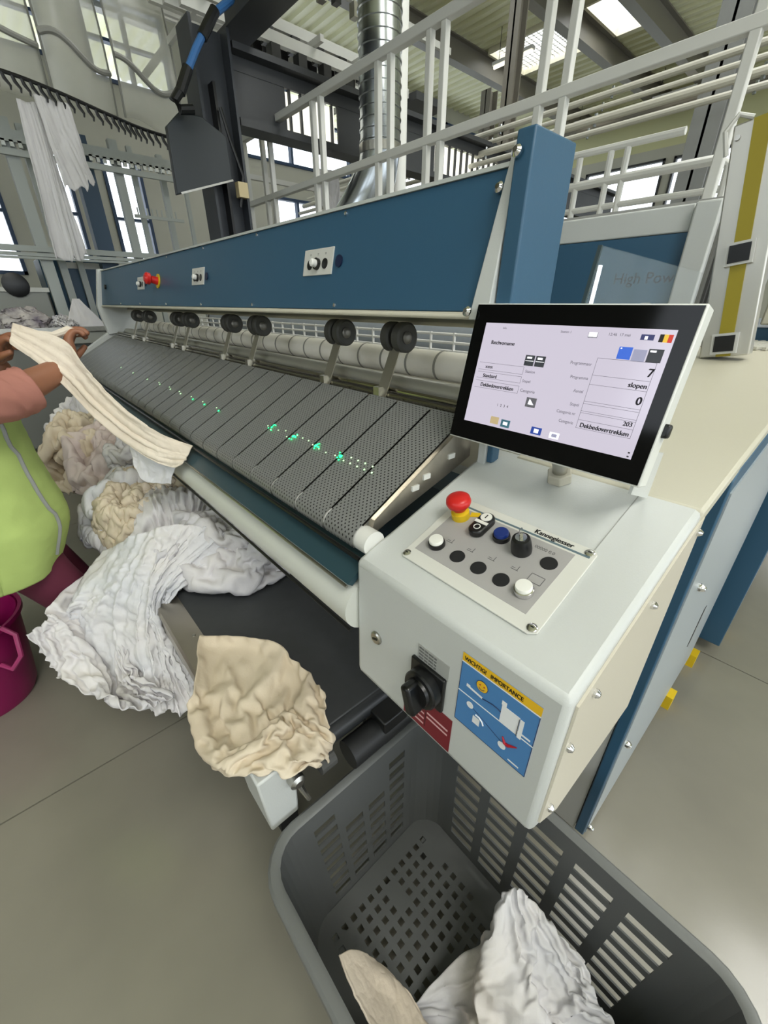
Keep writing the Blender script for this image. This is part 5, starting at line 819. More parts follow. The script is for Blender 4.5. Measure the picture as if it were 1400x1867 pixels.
-1,1,-1,0,1,0,1,-2,0,0,0,-3,1,2,0,-1,-2,3,2,0,-4,-1,2,-1,-2,0,1,-3,-2,-1,-5,5,-1,13,-3,0,-7,0,-1,-4,0,-6,0,1,-3,1,0,2,0,-1,-2,-1,2,0,3,-3,-2,4,-5,2,2,-1,-3,1,2,0,-3,-3,3,1,2,-6,1,3,2,-9,4,5,1,-3,-8,5,-8,-1,-2,7,9,0,7,-14,0,0,-1,-1,-1,-1,0,0,3,-2,-1,-2,2,-1,-1,1,-2,-1,3,-4,2,4,-4,-4,3,4,2,-6,-3,3,2,2,-8,0,6,3,-11,1,10,-1,0,-4,-1,-6,1,-4,-3,0,-1,-2,0,2,-4,-2,-1,-2,-1,0,1,2,-3,0,-2,0,0,0,-1,0,2,-3,-1,2,5,-6,-2,3,2,3,-7,-3,4,3,2,-6,0,1,2,0,-2,5,1,-3,-1,5,8,-9,-6,1,-2,1,-2,-4,1,0,-1,-2,-2,0,0,1,1,-2,-2,1,-3,1,0,-1,1,0,-2,1,2,3,-8,0,3,3,1,-6,-4,4,3,3,-1,0,1,-7,-5,3,0,-2,5,-1,4,6,-8,2,-3,0,1,-1,-1,-2,
0,-1,-2,-2,-2,6,-2,-2,-3,0,1,-2,-1,1,0,4,-5,-2,1,2,0,-1,1,1,6,2,-5,-9,0,5,-1,-1,1,-2,0,1,3,2,-5,-2,-2,7,8,-5,4,3,-1,2,-1,-1,-2,-1,-2,-2,-2,-2,5,-3,-1,0,-3,-2,5,-4,0,3,-3,-1,0,4,-1,-3,0,0,-1,4,1,1,-4,-3,2,0,0,0,1,-1,2,3,2,-4,-2,2,0,-5,-1,4,5,-2,2,-1,0,-1,0,-3,-3,-6,5,1,5,-9,-4,4,-4,2,-4,2,1,-2,0,1,7,-4,-6,2,2,-1,4,1,-1,-5,-2,5,3,-1,-1,-2,3,4,5,2,-6,-10,-3,-3,-3,0,1,1,2,5,0,0,-1,-1,-1,-5,-9,10,-4,-5,0,-2,2,-2,2,-1,10,-6,-4,-1,-1,10,-3,1,-3,-6,1,7,4,-2,-3,2,5,3,-7,-3,-3,1,2,-1,-2,2,4,-1,-1,-3,0,1,0,-1,3,2,0,1,0,0,-5,-10,3,3,-2,2,-3,2,-3,0,-3,10,-4,-6,5,-5,8,-2,-3,0,-1,-2,7,3,-4,-3,2,5,1,1,3,-3,-11,
8,6,-5,-2,-1,5,-3,-4,1,7,-4,-3,0,0,1,2,-1,0,-4,-10,5,-1,2,-7,0,2,1,1,-4,11,2,-10,0,-3,2,2,-1,0,0,1,7,-1,-5,-1,4,8,0,-5,-4,0,-8,8,1,1,-3,3,5,-2,-3,0,7,1,-2,-2,-2,-2,1,-1,0,-5,-10,9,-8,10,-10,4,-3,0,3,-6,6,1,-4,1,-1,7,6,-7,-2,-3,1,10,-5,-5,0,3,1,3,3,1,2,0,8,-8,-3,2,3,1,1,-8,-2,5,4,2,2,0,-1,-1,-3,-1,-5,-11,5,-6,11,-7,0,4,-7,4,-4,10,-2,-1,-3,1,3,1,0,-1,0,-1,7,-6,-5,1,3,-1,-1,1,1,-2,2,7,-7,1,4,9,-1,1,-1,-5,-2,-1,0,0,0,3,2,-1,-1,-5,-11,6,-3,2,1,-1,-1,1,-1,0,5,-5,3,-4,3,8,-6,-2,-1,2,-1,1,1,-3,2,0,-4,6,0,-4,3,1,-1,-3,-3,3,10,0,1,-1,-1,0,-2,0,-1,-3,-1,0,2,1,-4,-10,2,6,-6,-1,7,-7,6,-5,8,4,-10,0,-3,2,4,-2,
-1,0,-4,5,2,1,0,0,6,-6,0,1,0,0,5,0,-5,-6,-1,3,5,4,1,0,0,2,0,1,-2,-1,-4,1,3,-6,-8,-3,9,-7,4,0,-3,0,-1,3,0,-4,2,-3,8,-2,-3,0,7,-5,-2,1,0,2,1,2,-4,-2,-2,5,-2,1,1,-1,-4,3,0,-2,5,4,5,-3,1,-1,0,-1,0,-1,0,1,-8,-8,-2,4,-4,10,-6,4,-7,3,7,-3,-1,-2,-3,10,5,0,1,5,-9,-5,-4,2,2,4,-1,-5,-6,0,-3,-2,0,-1,0,4,-2,1,-4,-1,3,6,1,0,2,-2,6,-3,-4,-3,7,-6,-6,5,3,-13,12,-7,0,-1,2,10,0,2,-10,-3,1,-2,2,1,1,-2,-1,-4,3,2,4,0,-1,-6,-4,2,0,0,2,-7,0,0,2,-2,-2,-1,5,-1,1,8,-9,8,3,0,-6,4,-3,-5,1,6,1,3,-8,-7,3,-1,1,4,7,-7,-6,0,1,5,9,-3,1,0,0,1,1,5,4,-5,-5,2,2,-1,-4,2,-3,0,1,5,-5,-3,-2,16,4,-8,3,-11,1,12,1,-5,1,-3,3,2,-3,-4,9,-6,-6,
-2,1,-2,5,-1,1,-1,0,0,2,-1,-1,1,-3,2,-1,4,2,8,-1,-5,3,2,-3,-4,0,-1,0,3,1,10,-1,-16,10,7,-1,2,-6,2,1,0,-1,0,-5,0,3,5,-7,2,1,1,-2,5,-8,1,1,1,-3,2,-2,1,1,-1,0,0,0,-2,1,-3,3,-5,-4,3,6,-1,-3,-2,-5,-1,11,-11,-1,14,-16,7,-1,12,1,-10,8,0,-3,0,-5,5,-1,4,3,1,-7,-2,0,-1,8,-2,-4,1,3,0,2,6,-4,-7,-6,-5,2,3,3,0,0,3,-5,-4,-1,3,3,1,-4,-4,-1,11,-8,-1,-2,-3,23,-5,-3,3,-9,12,0,-5,0,-4,-2,3,6,1,0,-7,0,-2,2,6,-3,-4,-1,1,1,2,3,0,-1,-5,-2,-6,-1,8,-4,3,3,-5,-3,-1,1,3,5,-8,-2,2,0,2,5,10,-12,-7,15,-6,5,-1,4,3,-4,-8,-4,-2,6,6,2,-1,-7,-1,1,6,6,-7,1,-14,-3,7,-1,0,9,10,0,-1,-13,-8,-5,0,2,5,-5,-5,-1,1,3,9,-12,2,3,-9,15,-7,-8,
22,-12,10,-1,-8,9,1,0,0,-8,-3,0,5,3,0,-1,-5,-1,1,5,8,-4,1,-11,-9,8,-2,0,1,4,4,8,-6,-2,-4,0,1,6,-1,-6,-3,-1,2,-1,2,13,-10,-8,5,3,4,10,-6,1,1,-8,9,4,-2,0,-7,-3,2,5,1,-2,-1,-6,2,-2,-9,7,6,2,-7,-8,9,-2,1,-1,2,1,6,1,-3,-3,-1,-2,1,2,4,-7,-1,2,-4,8,13,-12,-10,20,-18,13,1,5,0,-6,-10,10,8,0,-3,-8,-5,5,8,1,-6,-2,1,-3,-1,-9,8,9,1,-5,0,-2,-1,-1,-4,5,-1,-1,3,-4,-4,1,1,6,-8,12,-9,3,4,-14,3,17,-7,-14,10,-4,14,-11,8,5,-7,-11,5,9,5,-4,-6,-9,5,9,1,-6,-8,7,9,-7,-11,7,9,3,-8,-2,-6,3,-2,-4,8,])
FOLDS['pillowcase'] = (26, 26, [-657, 121, 446], [
0,6,7,7,-3,8,11,4,9,13,12,9,13,13,14,16,17,14,15,13,12,10,11,8,9,9,16,-3,-4,-3,8,-3,-4,6,1,-2,0,4,-2,0,1,-3,-1,1,-2,0,-4,1,-1,2,-1,0,18,0,0,0,0,0,1,-1,0,0,-1,0,0,-1,-1,-2,-1,0,0,-4,1,-1,0,-3,1,-1,19,1,-1,0,-1,1,-1,0,-1,0,1,-2,1,-1,-2,-1,-1,-1,-1,0,-1,-1,0,1,-2,1,18,-1,1,0,1,0,-1,-1,1,-1,0,-1,-2,1,-4,2,-1,-2,-2,0,0,0,-3,0,2,-1,16,0,1,-1,1,0,1,0,-2,1,-2,-1,1,-3,1,0,-2,-1,1,-4,1,0,1,-1,-3,1,13,1,0,1,0,-1,1,0,1,-1,-2,0,-3,1,2,-2,0,-2,-5,4,0,-1,-1,1,-1,-1,12,-2,-1,2,1,3,-1,-1,0,-2,2,1,1,-3,-3,1,-3,-5,5,0,-1,0,-1,2,-1,0,8,3,0,0,1,0,1,2,-1,0,-2,-3,1,-1,1,-1,-4,2,-4,1,1,-2,1,1,2,-2,5,-2,7,1,0,1,1,0,1,0,
-1,0,-3,1,0,-2,0,-1,-3,-2,-2,4,0,0,2,-6,-1,8,0,3,1,1,1,-1,0,0,1,-1,-1,-1,-4,-5,6,0,-1,-1,1,-1,-1,1,2,1,3,2,2,2,2,0,0,1,0,-1,0,0,-1,0,-1,-2,-1,2,-2,1,-1,-2,1,-3,3,0,5,-1,1,2,2,1,0,-1,1,0,0,-1,0,-4,-1,2,0,-1,1,-7,3,4,-1,1,-2,-5,6,0,0,1,1,-1,2,-1,0,1,-1,-4,-5,1,0,5,-1,-6,6,1,-1,-3,4,2,-11,3,6,0,0,0,-1,2,0,0,-1,0,-1,2,-1,-3,2,-1,-2,0,1,2,-2,2,0,-7,4,0,5,0,1,-1,1,0,-1,0,0,-7,1,2,5,0,-3,-1,-5,6,-1,1,2,0,1,0,-8,-1,4,2,-1,0,0,0,0,0,0,1,-5,-2,1,6,-4,2,1,0,-2,2,0,1,-2,-1,4,-6,5,-1,1,-1,0,1,-1,1,-3,3,1,-2,0,-1,0,-5,7,-1,1,-1,1,1,-1,-11,5,7,4,0,0,-1,0,0,1,-1,-4,-1,1,5,-1,1,2,-3,0,1,-1,2,0,0,-4,7,-15,9,3,0,
0,-1,0,-2,1,2,2,-1,0,-1,0,-4,1,5,-2,1,1,0,1,-3,-7,5,-2,-4,0,0,-1,3,-4,0,-2,0,6,1,-2,-3,-3,0,4,4,-1,1,-2,3,0,-12,1,0,8,-4,2,-1,-1,-1,2,-1,-1,-1,-1,5,-3,-2,1,3,3,-3,3,0,1,-1,-10,3,2,1,-2,1,2,-4,-1,0,0,0,0,1,-1,0,8,-1,2,-1,-3,2,1,-2,1,-3,-3,2,2,-2,2,-2,4,0,-4,-4,-3,2,0,1,2,0,1,7,-1,0,-1,-2,1,3,0,-5,3,0,0,4,-1,-1,0,0,0,0,-1,-5,1,0,-1,0,1,3,5,3,0,1,-8,-2,5,4,2,-2,-4,-5,7,-2,3,-2,0,-2,0,0,-6,0,-2,0,1,0,0,1,4,5,0,-6,-2,1,3,-3,3,0,0,3,0,8,8,7,9,6,5,11,10,4,8,12,2,8,7,-1,-4,8,-4,4,2,-2,-1,-1,-2,3,-9,-2,0,2,0,3,4,-3,-1,4,0,-10,7,-2,-4,4,6,-7,0,0,-3,1,1,4,0,2,-9,1,-1,-1,0,0,-1,0,0,0,-1,5,-5,-1,1,0,0,2,5,-6,
1,3,2,-4,6,-4,-4,-1,-3,-1,0,-1,0,0,-2,0,0,-1,1,0,0,-1,2,0,0,1,-1,1,2,4,-3,5,-8,-2,1,1,-1,1,-1,-2,0,-1,0,0,-1,0,0,1,1,-1,-1,1,3,0,0,2,2,-1,-8,0,2,-2,0,-1,1,1,-3,-1,0,-2,1,0,1,1,-1,0,5,-3,1,1,3,-1,3,-3,-7,1,-1,0,0,-1,-1,0,2,-2,-3,1,0,1,0,1,1,-1,0,7,-1,-1,-2,4,-2,4,-4,-4,-2,2,-1,1,0,-2,0,-1,2,2,3,-4,0,0,2,4,-4,2,4,-2,3,-4,0,2,-6,5,-4,0,0,-1,-4,2,-1,1,2,1,-1,5,-4,0,-2,1,7,-1,-6,8,-7,2,2,0,-8,0,3,1,-3,0,-2,0,2,4,0,-2,-1,1,2,3,3,-5,0,-4,7,-6,8,-4,2,-6,-5,-2,4,-3,-2,1,6,-7,1,0,2,1,0,1,3,3,-8,5,-2,3,-3,1,1,1,0,4,0,-8,0,1,3,-4,0,8,-6,2,-1,1,4,-1,3,-4,2,2,-3,3,-4,2,-4,6,-4,2,3,-5,-5,-1,2,-1,1,0,2,-1,0,2,
-1,1,0,1,3,-5,1,-3,5,-2,5,-6,3,-2,3,2,-10,-1,-1,6,-4,-1,2,-1,1,-1,1,0,0,-2,1,1,1,-1,0,5,-5,3,0,-1,3,-3,0,-5,3,-4,1,1,0,0,1,1,-1,-2,1,0,-2,0,0,2,4,-3,0,0,-1,1,0,2,0,-6,-2,2,1,1,-2,4,-3,0,1,-1,-2,-2,0,1,0,5,-4,1,2,-1,-1,0,-1,3,0,-1,-6,-1,1,0,6,-4,0,0,-1,2,-4,1,5,-3,1,-1,-2,0,1,2,2,-3,4,-3,2,-1,-1,-4,-1,0,-1,2,1,-3,0,0,0,5,-4,8,-9,0,2,0,0,0,-2,4,2,3,-2,-2,1,0,-4,-3,1,-1,1,-1,0,0,5,-3,2,-5,7,-6,0,1,1,5,-1,-5,0,0,2,0,2,0,-1,-5,-3,0,-2,3,-1,0,1,0,-2,0,3,-2,1,1,1,-2,1,5,-6,1,2,5,2,1,1,0,-9,-2,2,0,1,0,-3,-1,0,1,0,3,-1,3,0,-1,-2,1,5,-1,0,0,-8,-1,2,4,3,-9,1,0,0,-1,-1,0,0,1,1,0,4,-2,-3,1,-1,0,6,1,-1,1,-3,
-3,-2,-3,1,3,-6,1,-2,1,-1,0,1,1,0,3,-1,0,0,-2,0,-1,-1,3,4,0,-1,1,-2,-2,-2,0,-2,-5,0,1,4,2,-4,-1,1,1,1,0,1,-1,3,-5,-6,0,2,8,2,0,0,0,0,0,-1,-3,-3,-5,-1,1,9,1,-9,2,1,0,2,1,2,1,1,0,-2,-5,10,-3,4,1,-4,0,0,1,0,1,-2,-6,-1,4,6,-4,-1,-1,-3,0,2,-1,0,-3,0,0,-7,2,3,-4,-1,4,2,-4,7,-1,-5,0,0,-3,6,-3,2,-4,-3,7,3,-6,-3,-6,-4,-4,5,-4,-3,4,2,-3,-1,12,-8,3,8,-9,-2,6,0,2,8,0,-2,-7,2,3,-3,2,-2,0,-1,1,0,0,-1,0,-1,-5,9,2,-4,-1,2,-5,-1,10,-3,6,3,-8,-8,10,3,0,-4,-1,1,4,-3,0,3,-3,-1,2,-3,2,-3,-1,-1,3,0,0,1,1,1,4,-5,-5,-1,-1,2,-1,4,-4,8,-6,-4,2,2,1,3,-6,-7,7,5,-6,3,0,-2,1,-5,-1,12,-1,0,-1,2,-2,-2,3,-2,8,-6,0,2,3,-5,-6,2,
8,-1,-2,-4,1,-1,0,6,-2,-7,6,-1,1,-1,1,3,3,-1,-1,2,-6,6,-3,-11,1,7,3,-2,-1,6,-14,2,2,3,4,-5,-4,0,-2,-2,10,-1,-3,0,-8,0,15,-5,-7,5,-5,9,-6,-6,18,-13,3,-8,2,-1,6,-1,-4,-1,2,-1,-8,1,-1,5,4,-1,-1,-7,-2,2,18,-15,-3,16,-3,3,0,-7,-8,8,-2,1,-3,-2,-2,5,4,-10,-1,0,1,6,-5,8,-6,8,-3,1,1,-9,4,-6,6,8,-8,-6,3,8,-9,-7,5,9,-4,-2,1,-9,10,3,0,-7,1,0,-7,16,1,-8,-5,-3,1,7,1,-8,-1,3,3,-9,9,0,2,3,-9,1,-5,5,-4,5,2,-4,3,-3,9,1,-7,-2,-1,4,5,-6,-6,-1,2,-6,-2,2,5,4,-1,1,3,-13,4,1,2,2,4,1,-3,1,-7,3,3,-11,5,8,-5,-7,-2,-7,3,-1,1,4,8,-5,1,1,-6,-3,11,0,1,-1,-11,1,-2,7,2,-8,-4,9,3,-8,-2,-6,-2,1,3,-4,9,3,0,0,0,0,-4,3,2,-10,7,-4,1,
2,-1,7,-6,-2,-5,1,0,-8,2,-1,1,6,-3,9,-12,10,3,0,-1,-6,0,-3,4,-3,2,3,-9,6,0,-3,-1,-1,0,-9,2,1,0,4,2,-2,0,-5,7,6,0,0,-6,-2,-1,9,-2,-11,3,2,4,-5,-2,0,0,-5,-2,1,0,1,1,3,2,2,-4,-3,6,-2,-1,-1,-5,5,8,-3,-6,-1,5,-5,2,-2,0,-7,2,0,-1,-1,1,0,10,1,0,0,-5,-1,-2,5,-7,-2,10,3,-5,1,-5,-1,2,3,-1,-7,1,0,0,1,0,-1,0,4,2,-1,-2,-1,-1,0,2,4,0,2,1,-4,-4,2,0,2,2,-5,-2,1,0,0,1,1,0,-3,2,-1,-1,2,0,-1,8,2,-5,-3,7,-4,1,-1,1,-1,1,-4,1,-3,-1,0,-1,1,-1,2,-1,0,1,-1,1,7,4,-3,-6,1,6,-7,1,-2,2,1,1,0,2,2,-5,-5,-2,-1,1,-1,1,4,-1,5,-2,6,-3,-2,-4,3,-5,2,-2,4,3,0,1,-5,0,3,6,0,-8,-3,-3,0,0,1,7,1,5,-11,-2,3,5,0,-5,1,3,4,-2,2,0,-3,0,-4,-1,
1,10,-9,0,1,-1,-1,-1,0,3,10,-1,-11,1,-3,3,9,3,0,0,-1,-1,-4,-2,0,2,-3,-3,13,-5,2,2,0,-1,0,-5,-5,3,0,0,5,-3,-2,5,0,2,5,-1,])
FOLDS['duvet_cover'] = (30, 32, [-87, 301, 126], [
0,-4,3,-6,7,-4,-3,5,3,3,4,1,1,-2,5,6,6,0,8,8,9,4,6,3,7,10,8,4,8,9,6,-6,-2,8,-13,5,9,-3,1,-3,2,0,2,1,-1,0,-5,5,2,-2,-1,3,1,-1,-4,-3,2,3,-1,-1,-1,6,2,-1,-3,0,-1,3,1,0,-6,5,0,5,-7,-1,7,1,-8,4,-2,1,2,2,-1,-3,-1,0,0,-3,-3,6,-4,3,1,-1,4,-2,1,5,-4,-3,2,1,6,-1,-1,-2,-4,-3,4,-1,1,3,1,-3,-1,1,-1,2,-6,-2,3,3,4,3,1,-2,0,0,6,-7,1,0,3,1,-7,-3,11,-2,-3,1,-1,2,1,1,-3,-2,-2,1,-3,1,-1,-3,12,-2,0,-1,0,-1,3,5,-7,1,0,1,-1,0,0,3,0,0,-2,-1,-5,5,0,0,1,-1,3,3,0,-5,-2,2,0,4,-4,1,1,4,3,-9,0,1,4,-4,-2,1,1,-2,0,0,7,-4,2,-3,1,-1,-6,5,4,0,-6,0,1,4,3,-4,-1,1,4,0,-5,-2,2,9,-7,-2,0,3,1,-5,2,3,-1,3,-4,0,-8,4,4,5,1,-7,-5,2,3,4,-2,
0,0,8,1,-3,0,-2,-2,0,0,-3,0,3,-3,2,-2,-1,7,-1,-5,-1,2,4,1,6,-9,-4,2,1,4,0,1,1,1,3,-3,-7,6,-1,0,0,0,0,2,-1,3,-4,-2,3,-5,-1,0,4,3,-3,5,-4,-5,4,2,0,1,2,1,0,-5,5,0,-1,-2,1,-1,1,-1,2,0,2,-1,-1,-4,-1,0,-1,6,5,-3,-1,-1,-4,1,4,0,0,4,-4,4,-1,2,-1,-3,1,0,0,-2,-5,1,6,-1,2,-2,0,-3,1,0,6,4,0,-6,2,-2,-1,2,1,-1,4,3,-3,-2,1,2,-5,1,2,3,-5,0,0,2,-3,-1,-1,3,-3,1,1,3,2,-1,-5,3,1,-1,0,2,1,0,2,-5,-3,2,1,1,-3,1,3,-2,-1,2,1,-3,2,0,3,-1,-1,3,2,0,-3,1,0,0,1,-1,-1,2,0,1,-3,-4,5,-1,-2,-2,6,2,-2,-3,3,0,1,1,0,-1,-4,3,4,3,-3,-1,0,0,-1,1,1,0,3,-1,0,-3,-1,0,0,2,0,-3,4,1,-3,0,-1,0,4,2,0,-8,1,8,1,-2,-2,-1,0,0,1,0,2,2,0,-2,-4,-1,
4,0,-4,4,-4,4,1,4,1,0,-1,1,1,0,-7,5,2,-2,0,-2,1,-1,0,1,1,-2,5,-1,-2,-1,1,-4,3,0,2,-4,3,-1,1,1,-1,3,1,1,-2,-1,3,0,-1,-1,-1,0,-1,-1,2,1,2,1,0,0,-4,2,0,-1,0,1,-4,3,1,-1,0,-1,1,-2,2,0,2,-1,0,1,-4,0,3,-1,0,2,0,1,0,-1,1,-1,1,0,-1,0,0,1,-1,2,0,-5,1,8,-3,-2,4,-1,0,-1,0,-1,0,2,-2,4,0,2,-1,-3,1,1,0,0,-4,3,-2,5,0,0,-1,2,-2,-1,2,-2,-1,2,0,-1,1,0,-2,1,2,0,0,2,0,-1,-1,2,-1,-2,1,-3,2,5,0,-1,0,1,-1,-3,5,-1,-1,0,0,1,0,0,-1,-1,1,-1,0,-5,8,1,1,-2,-2,2,-1,1,-2,6,-1,0,0,-1,2,0,-1,0,0,-1,1,1,0,-2,0,0,-1,-6,3,2,-2,6,0,2,-2,-1,2,-2,-4,5,0,0,-1,0,2,0,0,0,-1,1,-1,0,0,1,0,0,-1,5,-9,7,-1,-1,1,0,2,-3,2,-5,4,6,-1,-1,0,0,0,2,
0,-1,1,-1,1,0,1,0,-1,0,0,-2,6,-3,1,0,0,0,0,0,0,-2,-2,5,0,0,-1,0,-1,2,2,0,-1,1,-2,1,0,-5,2,0,1,5,2,-1,0,-1,0,0,-1,3,-2,1,-15,5,0,-1,1,-1,1,-1,1,2,0,-1,2,-1,1,2,-2,0,0,0,-3,4,1,1,-3,2,2,0,-4,-12,15,6,-1,0,-1,0,0,0,1,1,1,0,0,1,-1,2,1,0,-1,0,2,0,-2,-1,3,-2,2,-4,-8,5,-4,5,0,-1,0,1,-1,0,0,0,2,2,-1,-1,1,2,1,-1,0,1,1,0,1,-1,0,-1,-2,-2,3,2,-3,2,2,1,0,-1,0,0,0,0,0,0,2,2,0,0,0,1,1,-1,0,1,1,1,-3,-5,0,-4,0,1,-5,4,-1,1,0,0,0,0,0,0,0,1,-1,1,1,1,2,0,-1,1,0,-2,-8,7,0,1,-9,-2,2,2,13,0,6,0,7,3,6,2,6,7,5,-1,-4,5,2,2,-2,1,3,4,2,-1,0,6,-7,3,0,4,0,5,2,-1,-4,0,1,-1,-2,2,-2,-1,0,3,0,-3,1,2,-2,4,-1,-2,-1,-1,6,-2,4,-7,7,
-5,6,-5,1,-5,0,7,-7,-2,-2,0,4,-3,0,2,3,-5,0,0,7,-6,1,4,-5,8,-7,0,3,0,-1,5,-6,5,-6,-5,-1,-2,0,0,0,4,0,-2,0,-4,6,5,-4,-4,0,3,1,-3,8,-6,4,-7,5,5,-7,-1,4,-4,6,1,-1,-5,-2,0,1,0,0,2,-5,3,-5,2,0,1,0,3,2,-3,1,4,-6,5,-4,4,4,-6,-1,2,-2,-3,-2,0,0,0,-3,1,1,1,-1,-2,3,-2,5,-3,1,0,1,-2,-2,2,6,-7,1,1,-1,9,-9,0,4,-6,4,-2,-3,0,-1,0,-1,3,3,-2,-2,3,-5,7,-2,1,-2,7,-1,-1,-7,10,-6,-1,4,-3,-1,3,-5,-10,1,3,0,-2,0,-4,0,1,3,4,-4,-2,2,1,3,0,0,1,2,-7,4,-2,11,-9,-2,2,5,-6,6,-16,4,3,3,-1,-2,-4,-1,-1,2,2,8,-5,5,-1,1,-1,-2,-1,1,3,6,-6,-3,11,-4,-8,2,2,0,-18,2,4,3,2,1,-3,-7,-1,2,2,1,8,-2,-1,2,-2,-1,0,1,2,1,7,-8,-1,3,5,-6,4,-5,-20,
1,2,8,2,0,1,-2,-6,-2,1,2,2,3,0,-1,0,2,0,0,2,-3,2,7,-8,1,1,4,-2,4,-19,3,-1,-1,11,2,-1,0,-1,-6,1,1,1,1,3,-3,2,0,3,-1,-2,1,0,2,-1,2,-2,-1,4,0,-16,-1,7,2,-2,4,3,1,-4,2,-7,1,0,1,1,2,5,-5,-1,2,2,0,-2,0,6,-6,3,1,-3,3,-11,3,-3,4,-1,1,1,2,0,-5,6,-5,0,1,0,2,0,4,-6,1,0,1,1,-2,0,2,3,6,-3,-6,-4,-1,2,-3,0,-1,2,0,1,-2,2,0,0,-3,0,2,-1,0,2,-3,1,0,1,0,1,0,0,5,4,-5,-6,1,-1,3,-3,0,-1,2,4,-3,1,1,0,-2,-2,0,0,5,1,-4,-2,0,0,1,0,1,3,-4,4,6,-5,1,2,-2,6,-6,-2,-1,3,0,-1,5,-1,-2,-1,-1,-1,1,3,3,-6,1,-3,2,1,7,-7,3,-2,3,-4,0,-1,1,1,3,-3,-3,0,2,0,-1,2,-1,1,-1,0,-1,-1,4,-1,-2,5,-1,4,-1,-1,-4,-1,0,1,-2,1,1,-5,0,0,-3,3,0,-1,0,-1,
3,-1,0,1,-4,1,0,2,0,1,5,-1,-1,4,0,-7,-1,-5,1,0,0,-3,2,-2,1,1,3,-3,-1,1,4,0,-4,1,-3,1,0,2,0,0,-1,3,0,0,3,3,-6,-1,-1,-1,-3,-1,0,5,-3,-3,7,-5,1,-1,0,3,0,-2,-1,1,0,6,-2,0,-2,-1,1,0,-3,3,8,-4,0,-2,0,7,-6,-1,2,-2,-1,2,-1,0,0,1,3,-5,1,0,0,3,5,-5,2,-2,0,-2,-1,2,3,-4,-1,0,0,2,-1,-2,6,-3,-3,1,-2,1,0,-1,1,-1,2,0,1,-1,-1,6,-3,2,-5,2,0,1,0,-4,-1,-1,0,0,9,0,-4,0,1,-5,-2,0,0,0,0,5,0,1,-4,0,2,-4,4,-2,-1,0,2,2,0,-4,-1,0,-1,-2,5,2,0,-1,0,1,-5,-3,0,1,-1,1,4,-1,-1,-1,0,2,-2,1,2,-2,3,0,2,-6,0,-1,0,-1,1,5,1,0,-1,-2,4,-7,-3,-1,2,0,0,-1,3,-1,-1,0,1,0,0,0,5,0,0,-7,0,-1,-1,0,-2,4,5,-2,-1,3,-6,3,-3,3,-2,-1,-1,-1,0,-1,1,0,
0,1,0,5,0,1,-5,-7,-1,-1,-1,-1,0,-1,5,6,-1,-3,5,-4,-1,-2,-7,-1,1,0,0,2,0,1,0,0,6,1,0,-5,7,-7,-1,-1,-1,-1,-1,0,-2,5,5,-2,2,2,-3,-1,-3,-1,-3,-2,2,1,0,0,1,1,0,4,-2,5,0,-8,-1,1,-3,0,-1,-1,-1,0,2,9,-3,-4,7,-3,5,-5,-1,-2,-3,-2,1,2,1,1,3,0,3,2,0,0,-7,-2,-1,-2,-1,-1,0,-1,-1,0,4,8,-3,-3,1,4,-3,3,-1,-2,-3,1,1,2,1,1,0,1,-2,2,-1,-9,0,-3,-1,-1,-1,0,-1,0,-1,0,2,2,2,0,6,-1,0,4,4,-11,1,1,-1,0,2,1,2,0,11,14,11,12,10,11,4,1,2,5,3,-1,-6,1,3,-3,-7,-2,-7,2,-9,-1,-7,-5,3,-3,-9,-1,-3,-2,-1,0,1,0,3,-3,6,-2,-8,-4,2,1,0,-2,1,-2,2,5,-1,2,7,-4,-2,-2,-6,7,8,-7,3,-3,3,-1,2,0,0,2,-11,3,2,-6,-3,5,5,-4,-7,10,3,-11,8,-7,4,5,1,-2,
-3,-3,7,8,-8,-3,2,1,0,1,0,-6,-3,3,3,0,-7,-3,3,9,-2,-2,-3,-1,-2,4,-3,4,6,-1,-3,0,-2,6,3,-3,-1,2,0,1,1,-4,-3,-2,6,1,-1,-2,3,-2,3,-9,0,9,-4,-4,6,-5,3,4,0,7,0,-14,10,-4,0,0,2,-1,0,0,-2,-3,1,6,0,-6,-4,2,0,0,0,1,6,0,-5,4,-4,-1,10,-6,1,0,-4,-7,1,0,-1,2,0,1,4,-7,-3,2,8,2,-7,-6,3,2,-2,-1,-1,3,2,-4,3,8,-8,0,2,11,-7,-7,-3,-1,0,1,1,4,4,3,-9,-3,3,7,-2,-4,-4,1,8,-7,0,5,-2,2,-4,2,9,-7,-2,6,5,-7,-6,-2,1,-1,0,8,3,3,2,-6,-7,4,9,0,6,-2,-8,-1,-1,-2,-1,1,7,-7,0,11,1,-7,0,-10,-2,-5,-2,1,0,2,10,4,0,2,-2,-9,3,14,-3,-3,-2,1,-2,-2,-1,-1,2,6,-5,0,-1,-3,7,-11,2,-2,-7,-1,1,0,2,9,6,1,0,3,-6,1,3,-1,0,1,-2,-5,6,-4,-2,4,2,0,5,
